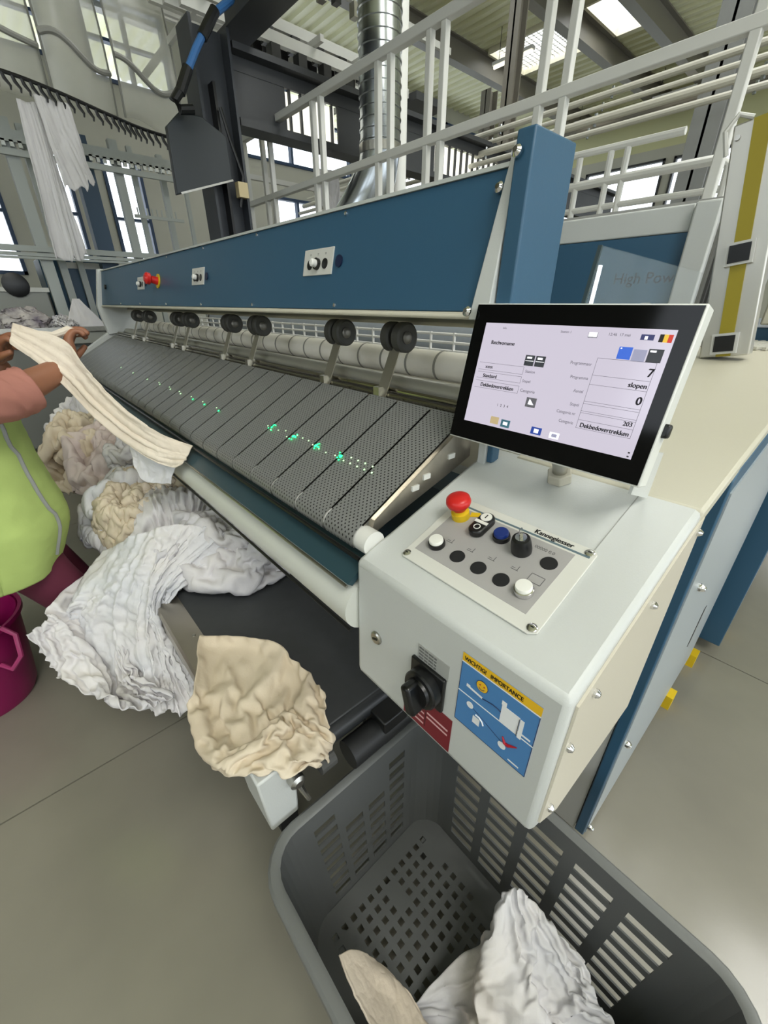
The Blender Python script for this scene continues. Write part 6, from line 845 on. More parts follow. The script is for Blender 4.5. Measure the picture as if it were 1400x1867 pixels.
-6,-5,-8,-4,4,0,-9,0,1,0,2,9,1,5,2,3,-11,7,-1,0,4,-1,-5,-2,4,-5,2,7,0,-5,6,-3,-7,3,-8,0,2,-3,0,1,0,1,13,1,-1,0,-3,-3,8,-1,-3,1,3,-10,2,2,-2,4,-4,-1,5,5,-6,-2,2,-2,1,-1,0,0,1,3,-4,7,3,0,0,-5,5,0,-5,0,1,1,-3,7,-2,0,-7,2,0,5,-8,0,0,3,1,2,-2,0,1,0,-3,0,1,4,4,2,-4,0,0,-3,-2,8,-3,1,4,-3,-3,-4,2,-3,2,-1,-3,-4,5,3,-1,-2,0,-1,-2,-1,-1,1,6,-4,2,3,1,-1,-3,0,2,1,-5,0,10,-6,-2,2,5,0,1,-2,-7,1,5,0,-3,-1,-1,-5,0,2,-1,1,2,3,1,0,0,-8,9,-6,1,-3,4,9,-7,-2,0,1,-1,1,-2,-1,1,3,-3,0,4,-5,-3,-1,1,0,-1,5,-1,3,0,-2,-6,2,-1,0,1,3,8,-5,-7,1,-1,1,4,1,-1,1,-1,1,1,2,-6,-2,0,0,0,3,1,3,-1,0,-3,-3,1,0,0,0,4,7,1,-4,0,-2,3,-1,0,0,
0,-2,2,1,3,-8,-1,4,-2,3,1,2,1,-1,2,0,-5,0,0,-1,0,3,8,-1,-1,-8,3,0,-4,-2,3,-3,3,0,-1,-1,-2,-1,3,1,4,0,1,-1,-7,2,4,-1,0,4,-5,-2,3,0,-1,-2,-5,-1,1,0,1,1,-2,2,-2,2,-2,-2,3,0,1,-1,4,4,-5,-4,3,1,2,2,3,-10,-3,2,1,1,-7,1,0,-1,-1,2,-1,2,1,4,-1,-5,2,-3,-1,1,-1,6,7,-8,-3,7,0,-2,-1,-3,-3,-1,4,2,-4,-4,0,-1,0,-1,1,3,4,-4,-2,2,-4,-1,0,0,1,-1,10,6,-7,1,0,0,-6,-2,-3,-1,0,8,-5,-5,-2,0,0,-1,0,1,5,-1,6,-2,-5,-4,8,-8,7,7,-11,5,1,-1,3,-3,-6,3,0,0,1,-7,9,-9,-2,-1,-1,1,-1,0,2,9,0,5,2,-1,-14,6,6,-6,-1,-2,5,0,1,-7,-2,-1,-1,3,-2,0,-4,7,-11,-2,0,-1,0,0,0,1,-3,0,0,1,8,6,0,-3,1,0,0,2,-6,-3,1,0,0,1,-4,7,-4,-3,5,-13,-1,-1,0,-1,
0,0,2,7,3,4,-2,4,-10,6,0,6,-5,-7,1,-4,1,1,0,1,-2,1,2,-5,-5,6,-9,-2,-1,-1,0,0,2,0,2,3,8,-3,0,-3,14,-6,5,-6,-12,-1,-1,0,1,-4,9,-10,2,3,3,-7,-1,-5,-5,0,0,-2,1,-1,2,0,3,2,8,4,-12,2,-3,-2,-1,2,2,-1,9,-4,-2,1,-2,-3,-2,3,3,-5,0,-9,-5,2,1,-1,-1,2,-2,1,2,4,2,-5,-2,-1,0,0,1,2,9,0,-6,3,-2,1,-5,0,-3,3,-3,2,-3,-5,-1,-2,0,-3,1,1,-2,-2,4,0,1,-2,1,0,0,9,])
FOLDS['bundle_one'] = (40, 40, [-143, -168, 17], [
0,11,11,10,11,11,0,9,11,8,6,4,-9,-1,5,7,9,8,7,5,9,10,10,7,8,7,3,6,6,9,2,8,3,5,10,9,6,12,11,12,-3,-9,3,4,0,-9,11,3,-7,-4,-2,1,20,9,-2,-1,-10,-1,2,9,0,-2,0,3,2,3,6,2,3,-9,5,-5,3,-3,-5,-1,3,-3,0,-7,8,-13,-5,0,-5,12,-3,0,6,-2,5,6,0,3,3,1,10,0,-5,-15,3,4,1,1,1,0,1,-4,-3,7,2,2,0,1,-2,-1,-1,-2,-4,-3,4,-5,6,-16,4,0,4,1,1,11,-4,-15,0,-5,4,3,-2,2,5,13,-6,0,3,1,1,2,1,6,2,0,-1,-2,-2,1,2,-6,1,1,-6,-5,0,-2,-1,12,-7,-11,0,0,0,-10,0,13,1,7,-3,-4,6,4,6,-1,0,-7,-2,0,-1,0,1,4,-1,2,3,5,-17,7,5,5,-5,-1,3,-1,5,-4,-14,2,0,15,-3,0,1,11,2,-2,-11,1,-4,5,0,-1,-6,1,6,5,-10,-2,1,2,2,-1,7,2,-3,1,8,-28,0,1,3,-3,12,8,4,1,-14,
-2,17,-16,2,2,3,-3,-6,7,7,0,11,1,-13,0,-2,0,1,3,10,-1,-10,-1,-1,1,-1,-4,-3,6,6,6,-25,2,2,6,-6,15,1,-2,-4,8,-9,-2,5,-2,-5,2,2,0,5,-2,0,0,13,-4,0,1,-2,0,-11,3,9,-5,1,-1,-6,6,9,-22,14,-6,2,-7,1,3,10,-12,1,-3,-2,-6,2,1,1,5,5,-19,14,2,-5,2,1,1,0,1,2,0,2,-17,14,3,2,-1,-7,-2,0,0,-3,19,-16,8,1,-15,1,2,4,10,1,-3,-2,-5,1,5,3,1,-11,13,-1,-10,7,1,-1,-4,1,4,4,-7,-10,17,-1,-1,1,0,7,-8,7,-6,3,2,-16,-1,0,4,5,4,-6,-6,0,0,-3,-3,-5,14,0,-4,-3,7,-4,3,-5,-1,-1,4,-1,-6,-2,8,7,-2,1,-3,-5,1,-6,11,-2,6,-1,1,4,-7,3,-8,-2,3,-3,13,4,-5,-1,6,-2,-7,-1,2,11,-7,-2,8,-5,-4,-2,0,0,2,4,-6,5,4,1,1,-1,6,-5,-1,-5,2,3,-13,18,-1,-5,-5,
-2,0,-4,4,4,-3,-2,6,6,-14,-3,1,-5,9,5,-11,9,-7,3,-4,1,6,3,8,-3,-11,-1,-10,8,0,13,-11,1,3,1,13,-15,9,-7,-1,3,-4,-4,-1,0,0,0,-7,14,-7,-6,-1,5,-2,1,5,-6,-2,2,6,2,-1,-1,-4,-9,11,-17,14,-6,-2,3,3,8,-7,3,7,6,-9,-2,3,-11,2,13,-12,2,-1,-1,-2,6,-3,-7,-2,8,-3,-1,-5,-2,15,2,-8,1,1,-1,-12,12,-11,7,-3,4,4,-5,11,-5,3,-4,1,7,-7,0,3,-10,1,0,12,-2,0,2,5,-5,8,-16,10,-2,-4,2,9,1,0,-12,3,0,1,-1,2,1,8,-5,-4,0,-4,2,1,2,3,-5,1,-1,4,5,-1,-12,-3,1,-2,-1,-1,2,3,-2,5,-7,-2,1,-1,-2,2,8,-3,-4,7,-2,-8,-1,5,1,-11,9,3,-2,4,1,-8,4,1,1,-1,-2,0,10,-1,-2,-14,1,-1,-2,1,1,2,-1,3,-3,-5,1,1,2,0,2,0,5,-3,-9,3,-2,8,-15,12,6,2,-15,0,0,6,
-6,3,8,-4,-2,0,10,-1,-1,-10,-5,-2,0,-1,2,0,0,2,-1,-6,-2,11,0,-1,-3,-2,8,-5,-1,6,-5,-6,10,0,-5,2,2,-10,0,3,6,-6,3,-1,-1,-1,10,0,0,-12,-4,1,0,1,-4,6,-1,2,0,-4,-2,2,2,0,-2,5,-4,0,8,-6,8,-5,-1,1,-7,-3,15,-11,-1,-2,3,1,-1,-1,-2,2,8,1,-1,-8,-7,0,-2,2,1,1,0,1,1,-1,1,-1,-4,-1,4,-1,-1,3,-4,1,-4,11,-1,-3,-2,0,-4,4,-2,2,0,1,-1,-1,-7,7,3,-3,7,-1,-15,-1,1,2,-2,-1,0,3,2,-3,3,-6,3,2,-8,-1,3,3,-7,5,5,-3,-1,3,7,-5,-11,14,-2,-7,-4,4,2,-8,16,-7,1,-2,-6,11,-12,-1,1,-2,4,-7,0,7,2,-1,1,-3,-1,-1,-6,2,3,2,0,-2,0,4,-5,0,-8,7,12,-1,-1,-5,0,-1,-6,-5,12,0,-1,5,-2,-11,4,-2,-2,6,3,-10,0,4,4,-2,1,3,-6,-4,3,0,-2,-4,12,-3,-5,1,
7,-15,12,-9,2,4,6,-4,1,0,-10,4,4,1,-6,11,-1,-1,-7,-5,-5,2,12,-12,-2,2,9,-4,0,3,-10,0,6,2,-8,2,2,-5,4,-7,-1,12,1,-4,3,-1,-5,7,1,-15,4,6,1,4,-12,13,-2,2,-6,-6,2,0,-13,13,-4,-2,15,-4,-8,3,0,5,-6,-8,8,-5,-5,9,-7,2,3,2,-6,12,-8,1,-2,7,-16,2,4,8,-2,12,-16,10,-1,-2,1,-12,2,2,4,-7,-3,-1,9,5,-10,0,7,-8,11,-8,-5,-2,4,-1,0,3,-6,1,10,-1,-3,-5,4,-11,0,12,-2,-3,1,2,-1,1,3,2,2,-2,-1,8,0,4,-11,-2,-8,20,-9,-2,5,-6,1,11,-4,4,-12,-4,5,-2,8,-3,-1,1,3,-3,-9,1,6,-1,6,-6,0,-8,19,-11,4,-6,8,3,4,-9,12,-16,8,1,-7,4,6,-4,-8,14,-10,-1,12,-11,14,0,-7,-1,-1,0,-1,1,-1,5,4,2,-7,-1,-4,2,-1,2,4,-16,11,5,1,2,1,4,-3,-7,8,-5,-3,-1,
12,-15,6,0,8,-5,-8,6,-6,3,8,1,-1,-2,0,0,5,-4,-10,-1,10,-3,1,5,-7,14,-21,17,-13,5,9,-2,1,6,-4,1,-4,-11,17,-15,2,4,5,-5,0,-3,6,-1,2,-1,0,1,1,2,-2,-3,-6,2,9,-2,-3,0,1,-2,2,1,9,-18,12,-3,9,-3,-3,9,-3,4,-12,11,-18,3,-6,12,-3,4,-14,12,0,4,1,1,0,-1,-1,-2,0,-1,3,-7,2,8,3,-6,-1,-4,2,-5,8,-5,3,5,7,-9,9,-3,0,2,-6,-8,9,8,-1,-17,5,-7,10,-4,-3,3,0,-2,0,1,1,3,-2,-5,-2,7,3,1,-4,6,-2,1,-9,13,-7,-1,-6,14,3,-11,5,1,1,3,1,-2,-3,-3,8,2,-12,4,2,-1,-6,-1,-2,2,-1,-1,-2,1,0,6,2,1,-1,-2,6,-6,-10,0,10,-15,11,3,11,0,-3,-1,8,-3,3,4,4,-1,1,-9,-4,15,-1,-11,-3,-1,4,1,-2,-10,-2,1,0,0,1,1,4,1,1,0,-8,4,8,-3,-19,3,1,22,-9,11,-6,-1,
4,-3,8,0,6,-5,4,1,-6,-2,1,5,-1,-1,0,-6,2,3,-1,-3,-1,-1,0,0,-1,-5,-4,0,5,-8,-2,-1,11,-11,-5,2,21,-11,10,2,-6,15,-9,13,-4,4,-1,4,-1,-10,2,2,1,0,-1,-1,-3,5,1,0,-1,0,-4,-8,-1,3,2,-4,-17,7,0,1,-5,19,-12,-3,-2,13,5,1,6,-5,8,-6,7,-5,4,3,2,6,-2,-7,-1,-1,-7,4,-3,-5,-2,-1,0,-1,1,4,-1,-10,-4,-2,15,-7,0,-8,8,-5,16,3,1,1,-10,15,5,4,3,-3,0,2,-6,-1,4,1,5,4,-19,-1,7,-5,4,4,2,-2,-4,-8,-3,-3,-3,7,-16,3,0,4,-1,7,-3,-4,-1,0,3,4,1,15,4,7,4,1,-7,11,0,-20,-12,-8,-2,2,18,2,1,5,0,-10,-10,-7,-4,0,1,1,0,-1,15,-14,2,2,0,-4,-1,6,3,1,-2,0,6,-1,0,-8,5,-7,5,6,-8,0,-5,8,-9,9,13,12,10,8,8,6,-1,4,3,4,3,4,2,-2,6,-3,5,5,-6,9,-1,7,
6,9,6,2,7,1,7,-1,-2,12,-10,7,14,-2,-3,-17,17,-16,-19,-12,-9,-3,0,-4,1,-1,1,0,-1,0,4,7,0,9,-1,-3,11,-10,11,1,4,1,-1,6,-3,13,10,2,-8,4,-7,-9,5,8,14,-3,-2,7,1,-6,-11,-15,0,8,-9,-15,-4,-3,1,1,-2,1,1,1,-2,4,6,12,-1,4,1,0,2,0,9,0,11,0,1,-8,5,0,-15,-2,-1,20,-16,-9,7,-6,2,18,3,-20,4,14,-9,0,-3,-4,-5,-4,-3,-2,6,2,-3,0,5,3,2,1,0,6,1,8,10,0,3,-2,3,-9,10,-3,2,-14,2,-1,-7,11,16,-13,-12,10,7,-1,10,4,1,0,-1,-4,-10,-3,2,-2,-5,-3,-5,-3,-1,2,8,0,3,3,8,4,-14,9,2,2,4,2,-11,7,3,2,-1,1,3,4,-1,2,-3,2,2,-13,9,-9,3,1,5,-6,-13,-2,6,2,2,-3,0,-3,-2,2,0,1,10,-3,2,-1,2,-2,5,-3,7,-5,-5,10,2,2,-8,2,8,0,-2,-4,-5,5,-7,11,-1,-1,
-1,1,2,-4,-3,-4,1,1,-6,4,-2,-2,2,2,11,-4,3,0,2,-1,-3,8,-11,6,1,2,3,-3,0,7,-6,4,1,0,0,0,1,0,-9,7,-1,0,-5,5,-11,4,-2,-5,3,-1,2,1,-3,2,10,0,1,-5,5,1,3,-13,14,-10,11,-1,-4,3,2,-3,2,-8,10,1,1,-4,-8,-5,6,2,-10,-7,20,-2,-2,-12,8,6,-1,-5,1,2,-1,-2,10,2,-1,-1,0,4,-12,8,2,4,-3,-4,7,2,-3,-11,2,11,-12,-15,15,14,1,0,-1,-21,16,-5,-19,11,13,-8,-5,-2,-1,7,-3,-4,11,-1,8,2,1,-1,-8,12,0,0,0,-4,6,1,-11,-7,5,16,-4,-24,-7,13,-1,-16,5,12,-8,28,-18,9,6,-21,-5,21,-4,4,0,-5,3,-2,2,-2,6,3,4,-2,1,-13,12,1,-3,6,0,-3,-1,-5,5,-18,1,0,17,-10,-17,5,-3,1,25,-21,27,-4,-9,9,-9,4,-3,0,6,-9,3,2,-5,5,9,0,2,-1,-10,12,-7,8,-4,6,-2,-7,
5,-5,-1,-6,-8,13,-6,13,7,2,2,-11,-18,14,-12,20,-1,-4,3,-17,10,1,-6,0,0,8,-1,-7,10,-3,2,-3,5,-1,0,0,3,-10,5,2,-5,1,-15,11,13,-3,4,3,-5,0,-8,3,5,-5,0,0,4,-3,1,-3,-6,1,-6,9,1,1,-4,5,7,2,1,0,-1,0,0,-2,3,-4,1,-4,-1,11,1,0,-4,6,2,-8,1,1,3,-6,5,-9,10,-18,17,-8,8,-3,-4,-12,7,5,-1,-1,3,-4,4,5,1,0,0,-3,2,-6,5,-2,-5,8,0,2,0,3,-3,2,2,-1,0,-4,3,0,-7,7,-13,1,0,3,5,1,1,-8,4,1,-1,-6,-3,7,5,4,1,1,0,-3,1,-2,1,0,-13,3,12,2,0,-7,7,0,0,-2,1,-7,7,1,-7,7,0,-4,-7,9,-2,2,1,-1,-5,1,2,-5,-1,1,4,5,1,1,-1,0,0,0,-4,1,4,1,0,1,-2,-1,2,1,-4,3,-8,7,-4,0,6,-14,8,3,-1,2,-12,11,0,0,-4,1,0,1,-4,-1,6,3,0,1,0,0,1,-2,-9,8,4,-1,-7,7,0,
0,1,-9,7,0,0,-1,-1,4,-2,-2,-5,9,-5,3,-2,2,0,1,-4,-3,2,1,-1,-2,3,5,2,0,0,0,0,1,-1,2,-1,-3,-1,-8,12,0,-7,9,-14,9,-2,2,3,-4,-3,9,-2,-1,0,-1,1,-1,0,2,-2,-3,-1,4,-4,-4,-4,1,14,-3,2,-1,1,1,-1,-4,-9,10,3,0,0,2,0,0,-2,-1,-1,4,0,-9,9,-1,1,-3,2,-2,0,1,-6,7,-2,-1,-2,2,-4,1,7,2,-3,-5,9,0,0,2,-4,-8,7,-8,12,0,-1,2,0,-5,5,-5,6,-1,-7,7,-2,-3,2,-10,10,-1,2,0,-5,4,1,-4,-3,5,-1,0,9,-6,6,1,0,0,-1,1,0,-3,-1,4,1,-1,-6,7,1,1,0,0,-2,-1,-5,8,-7,-3,4,-2,0,-4,10,-8,8,-3,2,-6,4,-9,7,0,-2,9,-1,2,2,-2,1,1,-2,0,0,6,-3,-5,3,1,-6,4,6,-3,1,-7,7,-11,3,8,-4,-2,-5,7,2,1,-3,1,2,-6,-2,4,0,-2,0,1,4,5,-3,3,-2,2,-5,6,-1,1,0,1,-1,0,1,0,
-6,-8,1,11,2,-2,3,-1,-10,5,-1,2,2,0,-3,3,-4,3,-2,-2,2,-3,9,-3,-3,7,0,0,-6,5,4,0,0,-16,8,6,0,-12,12,-2,-12,4,10,3,-6,3,-8,1,-1,8,-6,2,3,-4,3,-6,7,0,-5,4,-1,0,2,6,-2,4,0,0,-3,-4,11,2,-4,-1,-12,8,5,-1,-8,-1,-1,9,4,-3,2,-1,1,-10,6,2,-1,-4,0,5,1,-1,0,0,-4,-1,-8,10,3,4,0,-5,9,0,-2,-2,3,5,1,-1,-5,-8,4,4,-1,-10,16,0,-6,-11,10,3,0,0,2,1,0,-1,-9,7,0,-1,-1,2,-4,-17,7,8,8,-7,5,1,2,2,-2,1,2,3,-3,4,0,1,-13,9,1,0,-11,-4,-6,19,-9,7,0,6,-1,-3,3,0,-4,2,1,-2,-1,-6,6,-16,2,2,7,0,-1,4,-5,6,1,-1,-1,1,6,1,-3,-5,6,1,-12,5,7,1,2,-11,3,-1,8,-2,-6,-3,9,-7,4,-4,3,-2,-3,1,-4,7,-11,-4,9,-2,-1,3,0,-1,2,-2,4,2,3,-4,6,0,-4,0,4,
3,-1,1,-1,-1,0,-4,-6,3,2,1,-6,8,0,-3,1,-2,-6,2,-4,3,-9,-6,9,-1,-8,7,4,-3,1,4,-1,6,-8,7,-5,0,4,0,2,-3,0,1,3,-2,-3,-1,2,-6,3,5,-2,1,0,-1,-2,-2,2,0,-1,-2,-11,1,4,5,-2,0,4,1,3,-12,0,8,7,-4,3,-4,2,-13,4,-6,3,4,-1,10,-1,-6,-2,7,4,1,1,-8,2,1,-14,12,1,-1,-3,-3,-3,-8,8,0,-1,-3,2,3,3,4,-12,-2,15,0,-4,1,-8,0,-8,11,3,-3,-3,0,0,8,3,4,-1,2,-4,2,-8,-3,10,-15,11,-2,-10,3,0,-8,7,-2,5,-6,-5,2,-5,14,7,-20,0,20,2,0,-2,1,0,-2,-8,-4,3,-6,6,6,7,0,3,-4,-7,8,2,-1,-14,1,2,-3,5,-12,7,-4,12,-8,-4,5,-5,-8,6,-6,6,12,-2,-7,4,3,-3,13,4,-10,2,4,0,1,-1,-7,-8,-14,4,7,14,-19,7,-6,19,-3,-14,4,6,2,1,-12,7,-1,-2,-12,-4,2,3,0,-3,-5,-1,
0,5,0,14,-13,12,12,1,-4,-4,-7,-10,-9,-1,6,-1,2,5,13,-8,4,6,8,-4,-4,-5,8,2,-6,10,0,1,5,-6,4,-12,-11,-4,8,6,-17,-5,2,-7,9,-10,-4,-1,0,1,2,4,9,11,21,5,-12,-4,11,-2,-11,-11,15,10,0,-1,-3,-1,-10,11,-4,1,6,0,1,7,2,-6,-16,-20,3,-7,-9,6,-8,1,3,5,9,12,16,-6,11,5,-10,-4,10,-10,-3,1,8,-9,1,-9,2,4,5,1,2,11,0,0,-1,14,-16,-17,-11,-9,-3,-1,8,-1,2,-2,9,8,11,8,5,2,-2,19,-1,-14,-18,3,4,2,-11,-7,-3,13,-4,12,-1,-2,-2,6,-3,0,-5,-5,4,-3,-2,10,-8,1,-3,1,1,2,-2,3,-3,-1,6,9,-9,-6,0,0,8,8,8,-8,8,-7,-3,10,-4,-11,7,4,-4,-9,6,-6,-8,-11,17,7,-4,10,-4,-9,7,6,11,-11,8,1,-8,-16,-2,12,-15,-15,9,10,6,-6,-10,-9,-8,9,-5,15,-9,-3,16,
11,-17,-8,-1,16,-13,14,3,1,-2,10,-1,0,9,1,1,-6,-1,5,-14,-4,12,10,3,-11,8,4,-3,-6,-8,4,1,-1,0,-2,5,-18,3,-6,-8,8,5,-3,3,1,0,-10,17,0,-5,-5,18,3,2,5,1,-2,-3,6,-6,4,-3,4,3,0,1,4,-2,3,1,0,-2,-1,-3,-2,-12,3,2,-8,-10,-9,5,8,10,-16,6,9,-18,6,-12,4,-2,7,11,-16,-8,-1,10,10,13,0,1,-9,9,3,0,-6,1,-13,-11,-1,2,8,7,11,-1,-1,0,-1,-5,4,-6,-3,-6,6,0,-12,0,-6,9,1,-3,3,-15,20,-1,9,-20,1,7,10,-1,-2,-17,-7,7,-8,4,13,18,-7,6,-2,-1,-8,6,8,-4,-2,-1,-13,4,-8,7,3,-5,5,-12,0,7,-10,5,-12,20,-16,19,-16,16,0,-4,-1,-2,6,0,-9,-15,25,6,3,-5,4,-16,-17,-2,-1,0,3,23,-3,7,-4,-9,2,-3,-6,14,-12,8,0,-9,4,-3,12,2,8,-20,20,-4,2,-1,-20,
-6,0,13,10,-3,-1,-9,5,5,-9,6,14,-12,0,0,7,-17,18,-7,7,2,-3,-18,7,-5,13,-12,0,0,-3,7,0,2,-4,15,-17,9,-16,-2,-6,3,3,-5,10,22,-19,1,-5,7,17,0,-4,-1,6,-3,-9,0,3,-2,3,-5,-3,2,-1,-4,4,0,4,-4,0,3,2,0,10,-3,-9,0,4,-21,6,11,9,11,-3,-12,11,-2,-1,-11,-8,1,3,17,-11,7,-3,5,-14,8,1,-1,-2,1,2,0,-7,-9,5,-5,0,2,5,-11,1,10,-1,-18,10,3,18,1,-2,-9,4,3,-2,8,-2,-9,3,6,-4,-7,6,0,-8,6,-4,-3,-10,9,-2,6,-5,3,-8,4,-9,10,0,0,1,11,-6,-2,4,-13,2,11,4,4,-3,4,0,1,-1,3,-5,1,-1,0,-2,-1,-12,-8,22,-15,11,-3,-11,0,7,7,-3,-3,-13,11,4,0,-1,-3,-5,1,13,-12,-5,10,-6,19,-3,2,2,1,1,2,1,-7,-7,-8,-2,14,5,-1,2,-12,0,7,-7,-4,10,-11,11,-1,0,-6,
-3,-7,0,-5,10,4,-11,-1,5,-7,3,16,-2,-1,2,0,2,1,-7,5,-3,-11,-5,17,-13,-13,15,-8,16,1,-7,-12,5,11,-8,12,0,-3,-11,7,2,-4,-5,8,0,2,-8,-1,4,-7,17,2,0,0,-1,-4,-7,8,6,-22,8,-5,18,-18,4,8,-8,15,-13,11,-12,11,-12,7,-1,7,-1,-5,-2,-6,3,5,8,-11,7,-4,-4,3,-2,15,-2,2,2,-5,-1,-18,17,0,-19,6,2,-2,-1,7,-2,3,-13,12,13,-1,1,-1,-7,-1,0,7,-10,-1,7,-15,0,6,-8,9,2,0,-5,1,-5,14,2,1,3,-1,-5,-4,1,-18,21,-10,-10,8,0,-1,7,-5,15,-19,1,16,1,-5,1,-2,1,-1,-10,3,6,-8,-1,3,7,-8,4,-2,-3,0,-2,9,5,0,-2,-2,-5,4,-3,-9,5,2,-8,13,-14,5,15,-19,11,8,-3,-4,-11,10,10,-9,1,-2,-3,2,0,1,-4,-1,-7,9,0,-4,1,-2,1,5,9,-4,-14,2,-9,18,-7,-5,2,17,-4,
-15,12,0,-16,12,-2,9,2,-8,6,-15,14,-2,1,-6,2,-12,8,6,-4,1,9,-6,-3,-5,3,0,1,2,3,-6,4,-9,-2,-2,5,2,-5,14,5,-5,5,-2,-4,8,-16,3,3,-8,11,0,1,-1,0,-8,6,-5,-4,11,-2,-6,6,6,-13,-4,3,0,0,1,-1,-7,-4,4,16,-13,1,1,3,-3,-3,13,1,-5,0,-16,13,1,1,6,-2,1,0,-1,2,-9,7,6,-17,6,0,-1,4,-10,-1,-2,7,-2,2,1,-4,-7,5,-5,10,0,-4,4,4,-14,10,16,-19,7,2,-7,4,-9,3,-6,7,13,-4,-7,-3,9,2,1,3,-11,4,-2,1,7,-13,9,-4,-5,1,-1,0,-3,-2,6,2,10,-20,9,-1,7,-1,-5,-2,-3,0,9,-9,0,1,-4,1,-3,13,-3,7,2,-5,-9,12,4,-3,-3,-10,10,0,4,-3,-8,2,0,-4,12,-12,7,-3,-6,20,-12,-9,2,11,-9,5,-5,4,17,0,-8,-15,1,-4,8,6,-1,7,-2,-5,-6,-2,8,6,-7,-9,-1,8,0,10,-16,3,
-2,-5,12,-5,1,-4,3,5,8,-14,3,-9,1,1,1,17,2,-13,-5,-5,2,1,14,-5,3,6,-4,-6,0,9,-12,10,-4,0,-7,-2,5,5,-3,-1,-4,14,-8,1,-11,-1,12,-7,-6,12,-10,0,-3,6,12,8,-20,-7,1,0,5,15,-2,-11,19,-6,-9,1,3,-9,14,-4,-2,8,-2,-7,-2,4,-2,-6,0,5,3,3,-14,-2,1,4,-2,-4,0,-1,4,13,5,-15,-2,-1,-5,2,20,-1,-19,2,11,1,0,-1,1,-8,3,-4,10,9,-10,0,-1,1,0,3,-9,-3,5,4,-3,-7,-3,1,19,-18,-2,9,4,-10,-5,2,0,2,0,19,-2,-4,1,-13,4,6,3,1,-3,-8,1,-2,13,-1,11,-7,-4,-4,6,0,-8,-2,2,-2,16,-17,1,-8,8,17,-7,-17,-2,1,5,-9,5,1,17,-4,-2,3,-1,-3,-1,5,-2,3,4,-5,-8,1,13,-8,14,3,-11,-8,12,-2,-4,-7,4,1,7,10,-27,8,-3,-7,2,6,2,6,-18,4,0,18,4,4,-1,-12,-8,7,-7,
9,2,-2,-1,13,-11,-5,12,-5,8,4,-15,3,7,-8,14,-13,-2,8,-13,15,0,-17,2,2,11,5,-3,-9,2,6,9,4,-4,-5,1,-18,15,1,-8,-3,1,1,5,-11,5,1,9,-4,3,-10,6,6,-8,6,-4,13,-13,-8,8,5,14,-1,-26,4,-5,0,1,7,18,1,0,-3,3,-1,-6,3,-18,0,16,-16,0,2,6,0,-6,7,-9,5,-7,-1,0,-4,8,-3,-10,-2,2,8,11,-4,10,-4,10,-2,1,0,-1,0,-6,0,4,0,-2,-6,-5,-2,16,-4,-20,-8,10,0,3,6,-6,5,-12,-3,1,-1,10,-14,0,-3,3,-7,1,14,-7,-3,1,25,0,0,-1,-4,2,1,-1,1,-6,0,-14,-1,8,8,-15,-10,0,11,-6,5,-1,5,1,4,-9,2,-11,10,7,-6,-7,1,-8,5,-1,0,3,4,2,-6,4,-4,14,8,0,0,2,-1,-4,-9,4,-8,-15,-5,12,8,-1,-11,1,5,-3,2,12,-9,13,4,-17,23,-20,15,5,-16,10,-20,1,0,1,0,0,-3,6,10,-16,
0,4,0,1,-2,-6,-3,1,-2,1,3,-1,2,0,5,7,-2,2,-2,4,10,-15,7,-6,-15,17,5,-3,5,-9,3,7,-3,-2,-20,-1,-6,1,-5,5,-1,-2,-1,-1,0,7,1,-5,0,-2,8,-5,-1,1,7,1,3,2,5,-5,7,10,-3,11,-9,-1,-5,-5,-6,4,21,-9,-13,3,18,-21,12,-19,9,5,1,-1,-1,-5,-7,-8,-3,7,7,-3,-7,8,-1,4,-3,5,2,5,5,6,-4,-5,-4,-4,12,-9,-5,1,9,1,-16,-10,7,-1,-2,18,-19,17,-6,-8,-8,-7,-5,3,-3,6,7,-6,8,6,-2,-3,2,1,0,4,3,3,0,2,4,1,-6,6,-2,-7,1,-9,-1,-6,6,13,-4,-18,-6,-3,3,-8,-3,-2,2,3,2,0,8,4,-7,2,-5,10,3,-2,4,8,-1,-5,3,0,3,5,3,12,])
